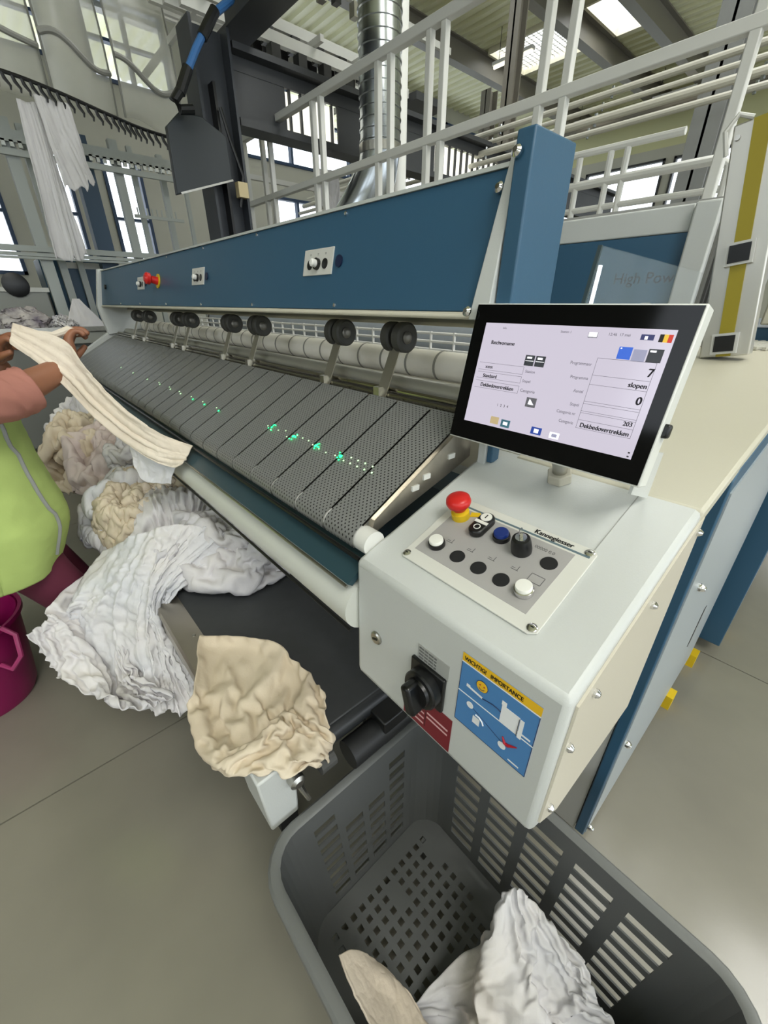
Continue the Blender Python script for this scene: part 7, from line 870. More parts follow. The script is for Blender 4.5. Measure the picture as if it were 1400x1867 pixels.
FOLDS['bundle_two'] = (40, 40, [-120, -109, 13], [
0,12,13,11,7,5,-10,11,11,7,5,4,5,10,5,9,6,4,5,5,9,-5,5,8,5,4,6,7,9,10,-3,10,8,8,12,4,7,6,9,3,-13,0,-1,0,3,4,15,-15,0,5,7,2,3,-9,4,-8,3,5,5,4,-1,4,-12,-2,2,4,6,1,-4,-2,12,-12,2,-1,-3,7,1,-2,-11,3,-12,-1,1,-4,-2,-3,0,13,1,-2,-8,1,-4,6,2,10,-2,1,0,1,2,11,14,-3,-9,2,-11,1,4,3,-3,7,-2,1,-5,-11,7,1,6,-9,-11,0,0,3,4,4,9,-11,-2,0,-6,3,-1,4,0,0,3,-4,-2,-1,-1,0,3,7,13,-1,8,-8,0,-5,5,4,-12,-17,-1,16,-10,4,5,8,3,-12,-3,1,0,3,-1,11,-2,-8,13,-14,8,1,-5,-6,-2,4,3,1,1,1,0,2,-1,3,-11,11,2,7,0,-11,4,12,-13,-8,-4,3,2,7,11,-9,5,-14,3,-3,-1,-1,4,8,-11,14,-3,-5,5,6,3,2,-4,-2,1,-1,1,-2,-6,-6,17,-5,-2,0,-3,12,3,-5,0,-20,
2,-1,2,0,11,-8,1,-8,-3,-3,2,0,2,3,13,1,2,1,-5,0,-1,-1,3,-4,-1,1,0,-1,1,3,-9,5,3,-3,4,-8,-2,3,10,0,-17,0,8,-8,9,-5,-2,-4,-9,4,-2,6,-3,1,0,4,4,5,0,-1,-7,-3,2,8,0,-5,0,3,5,-8,6,-1,-5,2,-2,10,1,0,-9,-6,13,-13,1,-7,7,-2,-12,16,-17,1,3,0,2,0,1,0,-1,1,6,-5,9,-2,-7,-1,-3,6,0,-11,-2,10,1,1,-1,1,3,-3,8,-2,-6,7,-18,19,-11,-8,6,1,4,-13,-2,5,-2,2,-4,1,1,-1,1,-8,2,9,-18,3,7,1,6,-2,-2,11,3,-4,-4,-7,8,1,-9,4,6,-2,7,-8,-2,3,-14,9,4,2,0,-4,-5,3,2,-3,5,-5,-2,0,1,4,-3,-11,9,1,1,-4,-1,3,4,-9,1,-8,-2,10,1,0,8,-3,-2,-1,2,-1,9,-1,-17,1,6,1,-2,-7,3,-1,-2,2,3,5,2,-11,-2,-5,-3,6,11,-10,-3,4,1,1,-2,-2,-2,17,-10,-5,2,-7,3,
4,1,-2,3,2,4,-1,-6,8,6,4,-5,1,-3,-4,1,2,1,-5,2,8,-17,9,6,0,-8,0,2,-2,0,-4,1,7,1,-12,8,-2,-9,7,0,0,1,-6,9,1,13,-10,-1,-10,7,1,-5,-3,6,-10,7,-2,0,-3,-1,5,-5,1,-10,-1,1,10,1,1,0,3,-6,-8,1,-3,0,9,0,-8,3,3,1,-1,8,-2,-8,10,2,-8,0,8,-6,6,-1,2,-9,4,-5,-1,2,-1,-2,-7,3,3,5,-1,0,2,-4,-4,-7,6,1,-3,1,-1,7,0,1,0,-9,6,5,2,7,-13,10,-6,-4,-4,3,1,13,-14,3,-4,1,11,-8,-1,7,6,-12,-3,0,4,-4,-7,0,0,4,6,-4,16,-5,-8,-10,11,-1,2,-11,11,-1,10,4,-1,-2,-2,-7,-2,4,1,-5,3,3,0,-4,-1,3,2,15,-22,9,5,-10,0,-7,2,0,1,10,1,-4,-1,13,1,-6,-5,0,0,12,-5,-8,15,-4,-3,3,-1,-5,-5,-1,10,-7,1,0,-2,4,-3,8,-4,-10,10,12,-2,2,-20,6,5,-2,3,0,0,8,
-12,-5,3,14,-11,-2,-3,10,8,-2,1,-16,12,3,0,-1,-9,3,0,0,3,2,4,-6,4,-8,-2,-3,14,-9,2,-1,16,-6,-5,5,0,0,-1,-5,12,1,-4,-15,4,-2,1,-1,13,4,-9,-8,3,9,3,1,1,-11,3,5,3,-3,-9,5,0,-4,4,16,-19,10,-6,13,-16,9,4,-5,1,-5,-1,4,-1,1,-1,5,-3,-2,2,-5,-5,4,4,-3,-6,4,14,-6,12,-8,-9,12,7,-16,5,-1,-7,7,4,6,-3,-1,2,-10,4,3,-4,4,0,2,-5,1,1,-3,-8,4,5,3,-1,8,-4,-15,9,-1,-6,1,0,5,-10,2,10,-3,-10,2,6,-4,-1,2,-1,-3,8,0,-14,-1,14,-2,-2,1,1,1,4,-7,-7,0,7,8,-7,1,2,-1,-4,10,-14,15,-20,0,4,-4,1,0,12,3,2,-12,-6,4,5,-11,2,-3,12,-2,-1,7,-7,-6,7,0,-3,-4,0,8,5,-1,-7,0,-1,2,-1,1,9,-16,-6,9,-3,-4,-1,-2,-1,-1,-7,6,10,4,-16,7,5,-3,-5,5,
0,-16,23,-19,6,5,0,0,-4,-1,0,1,1,-7,12,-11,12,-1,-3,-1,3,9,-2,-16,12,-17,3,3,-4,4,-8,9,0,-2,-1,0,-1,6,-9,-1,-8,15,-13,11,-1,2,0,-3,-4,1,6,-2,-14,5,0,9,4,-6,3,-1,-2,4,10,-1,-4,-6,-13,-2,2,9,-8,-10,3,18,-5,-9,-1,6,-5,-2,7,-10,10,4,-2,-1,1,-14,6,3,-3,-6,3,7,2,1,-9,7,-2,0,-1,-9,9,13,-10,7,-12,4,-3,7,-2,-12,-4,9,14,-18,0,0,6,0,-1,-2,-1,6,-1,-6,-7,16,2,1,-14,-1,13,-1,1,-5,3,0,0,-3,-3,6,-14,14,4,-2,-3,-1,1,4,4,-3,-10,-2,14,-2,1,-18,10,0,-2,14,-14,-2,6,6,1,-9,1,-3,0,10,-1,-3,-3,5,5,-6,-4,-7,1,10,-4,1,-7,13,-1,-1,0,-7,17,1,-9,-8,-1,13,-2,1,-7,-6,5,-1,15,-6,0,-15,2,7,-1,-7,12,-2,0,2,1,-4,0,3,-1,-1,2,-14,
7,4,-1,7,5,-1,0,12,-21,15,6,-13,-1,15,-20,18,1,-1,-13,-3,-2,4,-5,7,1,-6,-2,10,3,-3,0,1,1,5,-2,-8,-8,7,-2,14,-2,-11,2,-1,11,-2,2,-11,24,-16,-4,15,-9,-13,11,-7,2,2,10,-8,-5,2,-2,8,-2,9,-9,2,-2,2,0,3,1,-11,-5,2,11,-2,1,0,10,-14,1,-8,11,-4,9,-10,13,4,1,-18,0,5,8,1,-2,-1,-2,12,-1,-16,6,-2,1,-1,9,-11,-1,-1,2,-1,-1,11,2,-2,-13,-1,0,-3,6,-7,14,-13,11,-8,-1,10,0,13,-2,2,-14,5,-8,2,4,-1,-2,-3,6,13,-9,-1,0,1,-7,8,-3,2,-6,-2,-1,-7,4,-4,8,3,-6,-1,0,11,-9,1,-11,-12,5,16,-12,4,11,-7,1,-5,5,-6,-5,1,3,0,1,2,10,1,-1,-8,8,-1,3,-15,3,-5,1,2,-8,10,2,-9,3,5,-17,1,12,12,-16,-9,16,-14,1,0,6,12,-7,-4,0,4,0,1,0,-3,-4,1,
-2,0,3,6,-1,-7,-3,2,-2,6,-1,3,6,-12,0,4,-3,-2,11,-11,-5,1,18,-10,2,9,2,-8,-9,4,19,5,-12,-2,2,0,0,1,2,-2,-1,-4,-3,-1,-14,9,3,11,0,-3,0,-3,-3,9,-9,-2,2,-2,7,11,-5,-5,7,-3,0,6,1,8,6,-2,-5,-1,4,-6,-1,0,-1,-2,-1,0,-6,-5,-1,-2,11,1,-1,0,1,0,-3,-9,0,0,6,-3,-1,0,-1,15,8,1,-21,4,3,-3,-3,-2,8,-6,12,-11,-1,7,-1,-2,1,3,0,1,9,5,-4,0,-2,-18,-1,-4,-6,0,-8,8,0,-3,-3,5,2,1,-4,4,15,6,1,5,5,-5,3,0,-16,14,-3,13,0,-1,0,-3,-5,-2,-1,-1,-1,4,4,-1,9,3,-15,2,1,-2,1,-4,-2,-1,3,-2,-9,-2,2,-3,4,7,-2,10,-9,3,-4,-6,13,0,0,1,8,1,2,1,3,-9,-5,-4,-4,-8,1,-8,-15,12,13,-11,-6,-3,6,3,4,3,1,3,0,-1,0,-2,-1,2,17,0,-6,0,0,-1,-2,3,0,0,-2,
3,2,-1,1,3,-1,0,1,1,-1,3,-1,5,-2,-6,9,-7,7,4,-3,-11,-6,2,-4,-1,-11,10,7,7,13,0,0,-11,-5,-3,-2,-5,-1,-2,1,-3,3,4,-8,6,-6,2,-1,0,3,2,3,-4,9,14,-9,7,-11,-11,8,7,-6,-4,13,-6,16,-3,7,7,0,2,-6,10,-9,-6,14,-11,-6,-2,3,12,-15,6,-1,-11,11,-9,2,-2,-2,-5,-1,6,0,-3,5,-9,1,5,-2,14,4,-4,1,18,4,-5,-1,-2,4,2,-2,-8,11,2,-19,19,-6,12,-9,-1,11,-22,8,0,-3,13,7,-3,-4,-3,-3,-9,-9,-4,0,16,-10,6,7,-14,13,16,-1,-1,-8,8,0,-1,-4,10,-5,-7,-7,3,17,-2,4,-17,19,-10,8,10,-2,-1,1,-3,-11,3,1,2,0,1,0,-2,-3,0,9,-8,-13,7,7,1,-9,2,7,-2,-1,2,2,-1,10,2,-2,4,-13,4,-2,6,-4,11,-2,6,-2,2,-8,-7,5,5,-7,0,3,-1,2,6,1,-8,6,0,0,2,-11,-5,8,0,2,
-1,-1,-1,3,1,10,-1,2,-3,-4,-2,3,2,-4,-10,-4,1,10,11,5,2,-7,-5,12,-4,-4,0,2,0,-10,11,2,-2,0,-6,6,1,-2,-6,1,5,-3,-2,1,4,5,1,1,-6,6,-6,9,-1,2,2,0,-3,-8,-18,0,14,12,5,-2,1,-3,4,-5,-9,12,-15,0,12,0,2,-9,0,0,4,-8,2,6,-2,-1,7,2,0,-4,4,4,-4,-2,8,-9,-2,-1,3,6,8,-6,-12,5,-17,4,14,8,-5,-11,14,-1,3,-2,0,2,-8,7,-6,2,-3,4,-5,-7,11,-4,8,0,-5,9,0,2,1,2,-9,7,2,2,0,-13,5,10,-11,-19,13,-6,-8,5,-6,10,-4,5,11,6,-4,-3,4,-1,-1,-1,-2,0,1,-11,3,9,8,0,0,3,2,-6,7,0,-4,6,-8,-9,-1,19,2,-12,4,-1,4,-7,-5,-9,13,12,-2,-3,-3,-8,-3,3,14,-9,5,-1,1,-11,6,3,-9,1,-5,11,2,3,1,-6,8,-9,4,-4,10,2,-3,2,-12,5,6,-2,-10,5,3,4,0,-1,2,-9,5,5,
0,-8,-7,10,-1,0,0,-3,-2,4,-2,0,-2,5,4,-1,4,-4,0,3,5,1,-1,1,-2,-7,12,0,-6,-1,2,6,1,-4,-1,-1,-14,11,-1,3,-15,15,0,-1,0,-7,5,-1,-13,14,1,-5,6,-2,5,3,-2,-4,-8,15,0,1,-3,4,2,1,-20,-3,7,11,6,-1,-4,4,-7,-17,12,3,-2,-4,-1,10,0,0,-1,-1,-5,6,-1,-2,2,-2,8,-2,4,-12,11,-2,4,-7,8,0,1,1,0,-15,4,6,8,0,0,-1,-2,-5,-10,8,-1,0,-2,-12,10,1,-4,-10,13,10,-6,4,-13,10,-5,9,7,-2,5,1,-5,0,2,2,1,-9,11,0,-2,-2,5,-4,0,4,-6,-14,2,7,2,8,0,-7,2,4,-9,-8,-1,6,3,6,3,-8,-5,0,4,0,-6,6,7,2,-3,1,-1,6,-11,9,0,2,-3,-1,4,3,-13,-1,-9,4,5,-3,13,-5,6,0,-5,-6,12,-20,6,5,-5,4,10,-16,5,-5,9,0,7,-12,6,10,-18,18,0,-6,6,-3,-11,13,-12,10,-1,5,0,-13,
4,12,-2,0,-1,1,-8,7,-8,4,1,1,1,2,-9,-9,2,8,8,-3,-2,-3,10,-10,-9,12,3,4,-2,2,1,1,-7,-1,-2,9,-4,4,-1,0,2,1,1,-5,1,1,2,-11,4,5,-3,4,-2,1,1,-6,-7,10,-1,0,-1,-1,9,1,-12,3,10,1,-8,4,3,-3,-2,-1,6,-2,4,-9,8,-2,2,-2,-2,4,0,0,0,0,2,-3,1,1,-1,-10,8,-6,5,2,-2,-10,8,0,8,0,0,-7,10,-4,2,1,1,-15,15,-5,5,2,-1,0,-3,0,4,-1,2,0,-1,0,-1,1,-3,-5,4,4,-2,0,-15,11,-5,8,-1,-9,-4,7,8,0,-2,0,4,0,1,-4,2,-1,2,-16,17,1,1,-7,0,7,1,0,-6,-1,6,-2,-1,-3,-3,6,1,1,0,0,-2,1,-4,2,-2,-6,-4,-1,8,0,2,-5,-10,5,10,-1,-1,3,-4,4,-2,-2,5,0,-1,3,-2,0,1,-4,2,-1,3,-3,0,3,-1,1,-3,0,2,-11,10,-7,5,-1,-11,0,10,-13,12,-5,7,-2,-1,3,-12,11,0,2,-5,1,-3,
7,-4,4,2,-1,-2,0,0,-2,-1,3,-5,7,-7,6,0,-4,4,1,-17,11,2,1,-8,-6,8,-2,4,0,-1,2,0,0,2,-1,-3,4,0,-10,10,-4,5,0,-2,-5,4,-2,0,5,-2,-13,8,-5,9,0,-5,5,1,0,0,-17,5,7,0,-10,7,3,-5,7,-5,3,-5,4,2,-1,2,1,0,1,-11,9,-9,-10,7,9,-5,7,-14,-7,13,3,8,0,1,-10,7,2,-1,-2,-4,5,-10,8,-5,3,4,6,-4,2,1,-4,3,-9,11,1,1,0,-8,11,-1,-5,4,-2,2,-12,12,-1,0,1,-10,12,-6,0,5,1,0,-4,2,-1,0,-6,5,-7,3,-2,10,1,-1,-14,16,-2,-3,2,-1,-6,7,-6,7,0,3,-9,2,4,-3,7,-10,3,7,1,-1,2,1,0,-1,-2,-3,5,-16,4,8,-1,1,-7,3,-5,10,0,-2,-2,-5,13,-2,-10,3,-1,2,9,-5,-10,-2,15,-1,2,-11,2,11,-1,-4,6,-1,1,0,1,-7,2,3,-7,-2,7,-6,4,-1,-2,1,-13,10,1,-7,4,1,-3,7,2,-17,
18,-15,-5,7,14,-6,0,6,-1,3,-2,-11,3,8,-2,3,-1,0,-1,0,1,-11,-8,18,-12,6,2,0,-1,0,-5,10,-1,-2,-1,4,-2,-4,11,-10,3,7,2,1,-21,20,0,1,-1,1,0,0,1,-3,2,-2,2,1,-3,-8,-8,0,14,-12,12,0,-4,1,-1,-11,11,10,-8,4,3,-9,5,8,-1,4,-18,-3,2,4,15,-22,5,12,10,0,-4,1,-7,8,-8,-6,-11,-1,4,14,0,2,-10,12,-2,-4,4,-2,-5,1,4,7,0,3,0,-4,0,-2,8,4,-2,-2,-7,0,4,9,-14,-11,8,10,8,2,-9,-13,17,2,-3,-6,4,-16,11,-2,7,-5,5,-2,0,-7,8,0,-16,8,-1,2,-2,3,-4,0,-2,11,1,-8,6,-2,-6,2,7,-4,-12,-7,-6,12,15,0,-19,15,8,-5,-10,15,-9,9,0,-5,-4,11,-14,0,5,-11,12,5,1,0,5,1,-3,-1,-3,2,8,2,-11,-9,-8,-6,-4,-1,-1,0,8,-6,3,15,-1,-1,6,12,4,-5,1,-9,10,1,-13,
4,2,6,-10,7,-11,-2,7,5,-11,2,5,0,1,-11,9,11,1,0,1,2,0,-1,1,-9,-9,0,1,-13,6,-13,-3,0,1,6,9,19,-21,13,6,-19,17,-10,10,0,-5,9,2,-9,2,-7,-3,3,-1,1,0,3,-3,4,3,8,5,4,-10,-2,11,3,-2,2,0,0,-2,-8,-7,7,-1,-9,7,-21,3,17,-2,4,-12,0,8,10,-12,2,13,2,-10,-2,-15,11,0,-5,11,5,0,-7,-4,0,8,3,-17,-8,4,6,8,-8,-6,14,-6,-7,3,-6,9,15,0,-9,-10,17,0,-4,-5,-5,12,1,-10,-2,12,-10,6,-9,-11,-1,-2,-5,-1,2,4,0,2,8,10,2,-14,0,-1,9,1,-15,5,-11,1,5,-6,2,4,2,10,-5,19,1,2,5,1,4,1,-18,-13,-3,-3,-3,1,0,0,-1,5,-6,-1,0,1,-2,1,3,12,-7,-8,-2,3,2,1,2,-8,2,6,-2,2,4,2,3,3,23,-2,0,1,-1,7,9,-12,-7,-3,2,8,-10,9,-8,5,-5,0,9,-10,8,-9,0,7,5,-7,-4,
1,-2,1,2,-1,1,-3,7,-5,2,-5,1,8,3,-4,-1,-6,2,-3,-1,21,-3,-10,0,-9,10,-2,16,-17,13,-12,-6,10,-7,12,6,2,5,10,5,-5,2,-4,-9,6,-6,2,-12,9,-5,0,-6,-13,-1,7,-3,5,8,-3,-7,-1,9,11,-1,2,-1,-7,-3,10,-7,13,-5,0,0,0,-3,-6,-6,4,9,5,-7,0,3,-9,13,-6,-4,-2,-2,-3,5,-2,-10,-6,-3,6,-2,12,4,-3,2,5,-1,3,-4,-1,2,4,0,1,0,-7,5,2,2,1,0,-3,-9,-1,1,5,0,2,-13,2,2,-7,-3,8,-10,4,2,-8,4,3,-3,-1,7,-2,4,1,5,-10,10,-8,-5,-2,-12,9,9,12,-1,1,-1,1,0,-2,2,-1,-4,-1,5,-1,-1,-4,-1,-9,9,-12,-5,-1,4,7,-2,9,-4,6,-3,8,-2,0,1,2,-9,4,-11,-10,6,-11,-2,5,3,-8,0,1,-1,2,7,10,9,-10,7,3,-5,1,-4,1,-5,5,-2,-5,-6,5,0,-2,7,-2,5,1,2,2,-2,5,-1,-3,0,2,-1,
-6,-12,-8,-2,15,-9,-4,1,4,-1,-6,6,17,-6,-9,17,-3,0,-1,-11,-2,11,-5,11,-12,2,-6,8,0,3,1,3,-8,-12,3,4,7,6,5,-3,0,7,-7,-7,-12,9,6,-10,-9,-3,9,-10,-1,6,4,3,6,0,-1,5,5,-9,-1,2,-3,-1,0,5,4,-2,0,-18,-2,8,-9,-2,-1,0,3,15,14,4,3,-2,1,-1,-8,6,0,-10,-19,3,-1,3,8,-13,13,3,2,4,-11,9,2,-6,-4,0,2,-3,2,1,-4,-1,5,-16,5,2,4,9,13,-3,-12,4,8,6,0,-2,2,-4,2,-3,2,-4,-17,-9,-2,18,-11,12,0,-8,9,1,1,-10,3,-3,7,1,-2,-5,-11,16,-11,21,-8,12,5,-2,-8,-9,13,2,0,-2,3,2,-1,1,-11,3,-8,-4,17,-1,0,-17,13,-5,-2,-1,8,-7,-3,-2,-4,7,-4,3,-7,7,5,-13,16,-1,2,-19,11,5,-13,17,2,-6,4,6,-1,-3,-3,-1,-1,-3,8,-3,-16,-1,11,6,-7,-3,1,-1,6,-5,-5,
5,-3,7,-3,1,2,-3,7,1,-2,-5,-8,9,-6,7,10,-9,0,7,1,-1,-12,-6,11,3,3,4,-5,2,-2,-2,-4,-11,5,3,2,4,-1,-8,1,1,-5,-3,6,3,-7,6,5,4,-11,1,-1,6,-3,-3,2,7,0,2,-2,-10,1,8,-13,-10,0,-1,18,0,11,0,-17,6,-6,7,-1,5,-8,2,2,-5,0,-5,8,-2,8,-5,-15,18,4,-6,-2,-1,0,0,9,2,0,-12,2,1,2,-12,-6,4,-3,0,0,26,-5,5,0,-1,-6,0,-3,5,-11,5,3,-15,10,-5,0,2,1,8,4,-19,13,1,9,-15,4,6,-6,5,2,1,-16,-7,2,0,0,0,14,-4,-9,-2,18,0,6,0,0,-8,3,-3,-9,0,0,-1,1,3,-5,-2,1,1,9,4,-13,-10,16,2,-3,-2,5,1,-6,-14,-1,10,-4,-1,0,2,-5,19,0,-15,-3,13,11,0,1,-8,4,-13,8,-4,-11,7,3,-4,5,-4,5,-14,10,5,-9,4,6,11,-9,-4,8,-18,5,-1,-2,-7,13,-1,5,1,-2,-14,10,11,-1,
-9,8,-5,-6,15,-8,2,-4,-1,3,0,-4,1,-5,5,-8,5,1,-7,15,-6,-6,14,-1,-6,-10,16,-14,-1,4,-4,6,3,7,0,-1,-8,-9,1,3,8,0,-7,2,3,8,-3,-9,6,3,-2,-4,1,2,-6,-5,6,0,13,-16,8,4,0,6,-13,8,-9,-12,10,-3,2,-6,21,-4,-6,-3,6,-2,-2,2,0,1,-2,13,-14,-7,6,-1,4,-6,10,-4,-1,8,-15,4,2,-4,11,1,-2,3,-7,-13,8,2,2,1,-10,-1,10,7,-4,1,1,-4,3,-1,3,-1,0,-2,4,0,4,-4,-11,3,-1,-2,-1,11,3,-5,-6,4,-1,4,0,10,-1,0,-14,-6,7,-1,0,1,1,1,4,0,-14,2,13,2,-10,14,-1,0,-10,2,3,-3,7,-2,2,-4,-9,6,-3,1,-2,-3,2,1,1,0,-6,15,3,-5,-16,2,5,-6,3,-1,9,-6,7,-8,2,-7,4,0,10,-6,0,3,0,1,9,-4,-8,5,-2,2,-6,5,-5,-1,-2,-9,8,2,-1,-3,3,7,9,-8,0,-4,-14,-1,7,10,-7,5,-6,
-2,-2,16,-16,17,0,0,-1,-8,7,-6,-4,-10,10,2,-2,2,6,-8,7,-4,6,-14,6,2,-4,0,0,-1,5,3,4,-2,-4,5,-19,19,-3,-2,-8,-4,18,2,-1,-7,5,1,3,2,-3,-17,-5,8,1,1,2,-3,0,0,11,-6,7,-12,10,-7,5,-4,0,-4,12,-15,14,1,-2,-8,18,-14,10,2,1,-4,1,-2,6,-3,-1,2,-7,-5,-6,-9,6,7,-4,1,1,2,-3,10,-13,13,-8,9,2,-1,0,4,-15,5,-5,17,-4,2,8,-16,-1,-10,6,17,-8,12,-9,-12,-4,17,8,-12,-16,0,7,2,6,-9,3,-1,2,1,2,-5,3,11,-4,3,1,8,-11,3,9,-17,-2,-5,15,14,-2,0,-17,20,1,-4,2,-15,-17,2,21,-1,-12,9,-3,6,-10,6,-12,15,-15,2,6,2,1,11,-8,-9,0,0,-1,2,6,-10,5,-13,-3,1,0,9,11,9,1,-12,-15,0,-3,0,15,6,0,-4,4,-11,2,-2,-11,1,18,-19,0,14,-4,1,2,6,-3,-9,-1,
3,-2,-4,-1,2,-3,4,-8,10,-15,3,-1,7,-7,0,22,-14,-2,13,11,-1,-7,-17,5,0,2,-2,7,-4,-15,0,10,-9,11,1,-1,5,1,-5,1,4,-3,0,-12,2,-4,17,-11,-8,12,-3,-3,-11,10,9,-6,-1,16,1,-19,6,-8,14,-10,4,5,-9,-7,1,-1,5,-7,12,0,1,3,0,5,-4,1,9,-3,-11,12,-10,-6,0,3,-11,1,-3,-1,7,-2,-3,-2,16,0,-9,4,-5,9,-11,-2,-3,2,-1,10,3,-1,-10,12,-3,-4,8,9,-17,13,1,4,-4,5,-9,-2,-2,2,-6,8,-6,-5,-5,0,1,2,-6,8,-6,1,11,5,-12,-4,9,4,-5,-3,2,-3,1,1,4,-4,5,0,1,-3,6,3,3,1,3,-6,14,-24,4,-6,-2,7,7,-14,4,-3,-4,0,2,-5,2,3,3,-9,8,2,-4,-1,6,-3,-1,10,-7,13,4,-14,-4,15,0,1,-10,1,6,4,4,1,-3,-1,-17,4,-6,-1,7,5,-14,-2,2,5,5,1,5,-3,-12,5,-3,-8,2,-1,0,6,
7,-4,9,-13,8,4,-12,1,4,9,11,-10,-1,9,0,-3,-21,4,1,-1,0,5,-10,10,13,3,-1,-5,-7,-6,0,-10,-4,0,11,-3,-6,6,9,10,-6,-7,-6,7,-5,2,3,-4,1,1,2,4,11,9,-3,-19,1,5,7,-4,-7,-2,6,-8,0,-2,-1,2,4,4,-13,0,13,4,-6,6,4,-2,-5,-7,-3,8,3,-6,-1,3,-1,1,1,0,6,2,-6,9,-24,2,7,0,-7,-2,12,-14,-1,2,-3,1,0,-3,-2,-2,9,8,-8,5,-6,-8,-1,1,4,-1,12,-8,1,15,-6,-3,3,-5,10,-4,-2,5,5,-13,13,-9,-5,2,-1,-4,-2,7,15,-2,-3,6,-10,-7,-4,-3,-2,-5,3,1,5,0,-7,-4,1,4,1,12,-5,-1,16,1,-5,-1,-9,13,-8,1,13,2,-16,2,1,-1,7,5,2,-2,-13,4,8,-1,12,-5,-6,9,5,-8,-5,0,4,11,0,-6,-12,3,-13,-5,10,-4,-6,5,3,5,3,-2,3,9,-11,])
# end of folds
def folded(key):
    nu, nv, q0, s = FOLDS[key]
    e = np.array(s).reshape(3, nv, nu).transpose(1, 2, 0)
    e[:, 1:] = np.cumsum(e[:, 1:], 0); e[:, 0] = np.cumsum(e[:, 0], 0)
    return (np.cumsum(e, 1) + np.array(q0)) * .0015
def linen(name, key, m, loc=None, yaw=0.0, sc=(1, 1, 1), parent=None, fine=.0022):
    P = folded(key); nv, nu = P.shape[:2]
    k_ = max(3, round(130 / nu)); P = catmull(P, nv * k_); P = np.swapaxes(catmull(np.swapaxes(P, 0, 1), nu * k_), 0, 1)
    P = P * np.array(sc)
    if loc is not None:
        c_, s_ = math.cos(yaw), math.sin(yaw); P = np.stack([P[..., 0] * c_ - P[..., 1] * s_, P[..., 0] * s_ + P[..., 1] * c_, P[..., 2]], -1) + np.array(loc)
    N = normals(P); P = P + N * (fine * crinkle(P * np.array([1, 1, .55]), 3 + len(key), 17))[..., None]
    return MB().grid(P).build(name, m, parent, smooth=True, solid=.0025, angle=180)
A = [[(-1.701,0.190,0.800),(-1.694,0.256,0.840),(-1.656,0.325,0.860),(-1.581,0.394,0.860),(-1.546,0.462,0.840),(-1.437,0.486,0.800)],
 [(-1.592,0.011,0.740),(-1.464,0.092,0.820),(-1.344,0.176,0.880),(-1.294,0.259,0.880),(-1.233,0.328,0.860),(-1.194,0.392,0.800)],
 [(-1.517,-0.120,0.640),(-1.391,-0.030,0.700),(-1.297,0.061,0.740),(-1.241,0.100,0.740),(-1.235,0.120,0.700),(-1.222,0.118,0.660)],
 [(-1.477,-0.164,0.600),(-1.414,-0.104,0.560),(-1.264,-0.026,0.550),(-1.177,0.038,0.550),(-1.151,0.080,0.540),(-1.144,0.105,0.530)],
 [(-1.493,-0.214,0.550),(-1.389,-0.164,0.440),(-1.171,-0.064,0.420),(-1.083,0.001,0.420),(-1.055,0.060,0.420),(-1.011,0.105,0.420)]]
wh = tag(linen('draped_sheet', 'big_sheet', LW), 'big white crumpled sheet hanging over the front edge of the low conveyor', 'linen')
tag(MB().grid(sheet_grid([[(x - .015, y + .035, z - .03 - .05 * (k == 3)) for x, y, z in r] for k, r in enumerate(A[1:])], 140, 110, .026, 11, .010, 13, 6.2, hem=.09)).build('draped_sheet', LG, smooth=True, solid=.003, angle=180), 'blue-grey white sheet hanging underneath the big white crumpled sheet', 'linen')
tag(linen('linen_bundle', 'bundle_one', LW, (-1.35, .40, .618), .6, (1.0, .76, .95)), 'white linen bundle lying on the dark conveyor belt against the hanging sheet', 'linen')
tag(linen('linen_bundle', 'bundle_two', LG, (-1.62, .46, .618), 2.1, (.8, .62, 1.0)), 'blue-grey linen bundle under the front bar behind the hanging sheet', 'linen')
tag(linen('draped_cloth', 'pillowcase', LC, fine=.0010), 'beige crumpled pillowcase draped over the conveyor corner nearest the grey basket', 'linen')
tag(linen('basket_linen', 'duvet_cover', LG), 'pale blue-grey duvet cover bunched up inside the grey basket', 'linen', 'linen in the grey basket')
Hh = [[(-0.296,0.148,0.340),(-0.290,0.181,0.300),(-0.266,0.220,0.220),(-0.238,0.236,0.180)],
 [(-0.245,0.142,0.340),(-0.235,0.179,0.280),(-0.211,0.235,0.200),(-0.186,0.253,0.160)],
 [(-0.195,0.142,0.330),(-0.184,0.178,0.260),(-0.158,0.232,0.180),(-0.138,0.256,0.140)],
 [(-0.136,0.142,0.320),(-0.120,0.176,0.240),(-0.096,0.233,0.160),(-0.081,0.271,0.120)],
 [(-0.05,0.142,0.26),(-0.04,0.18,0.2),(-0.03,0.22,0.14),(-0.02,0.25,0.09)]]
tag(MB().grid(sheet_grid(Hh, 90, 120, .008, 3, .004, 10, 9.3)).build('basket_linen', LB, smooth=True, solid=.003, angle=180), 'smooth beige cloth lying against the front wall inside the grey basket', 'linen', 'linen in the grey basket')
tag(lump('basket_linen', (.06, .36, 0), .13, .12, .17, .052, LG, None, 1.9, 50), 'lower grey-white cloth beneath the duvet cover in the grey basket', 'linen', 'linen in the grey basket')
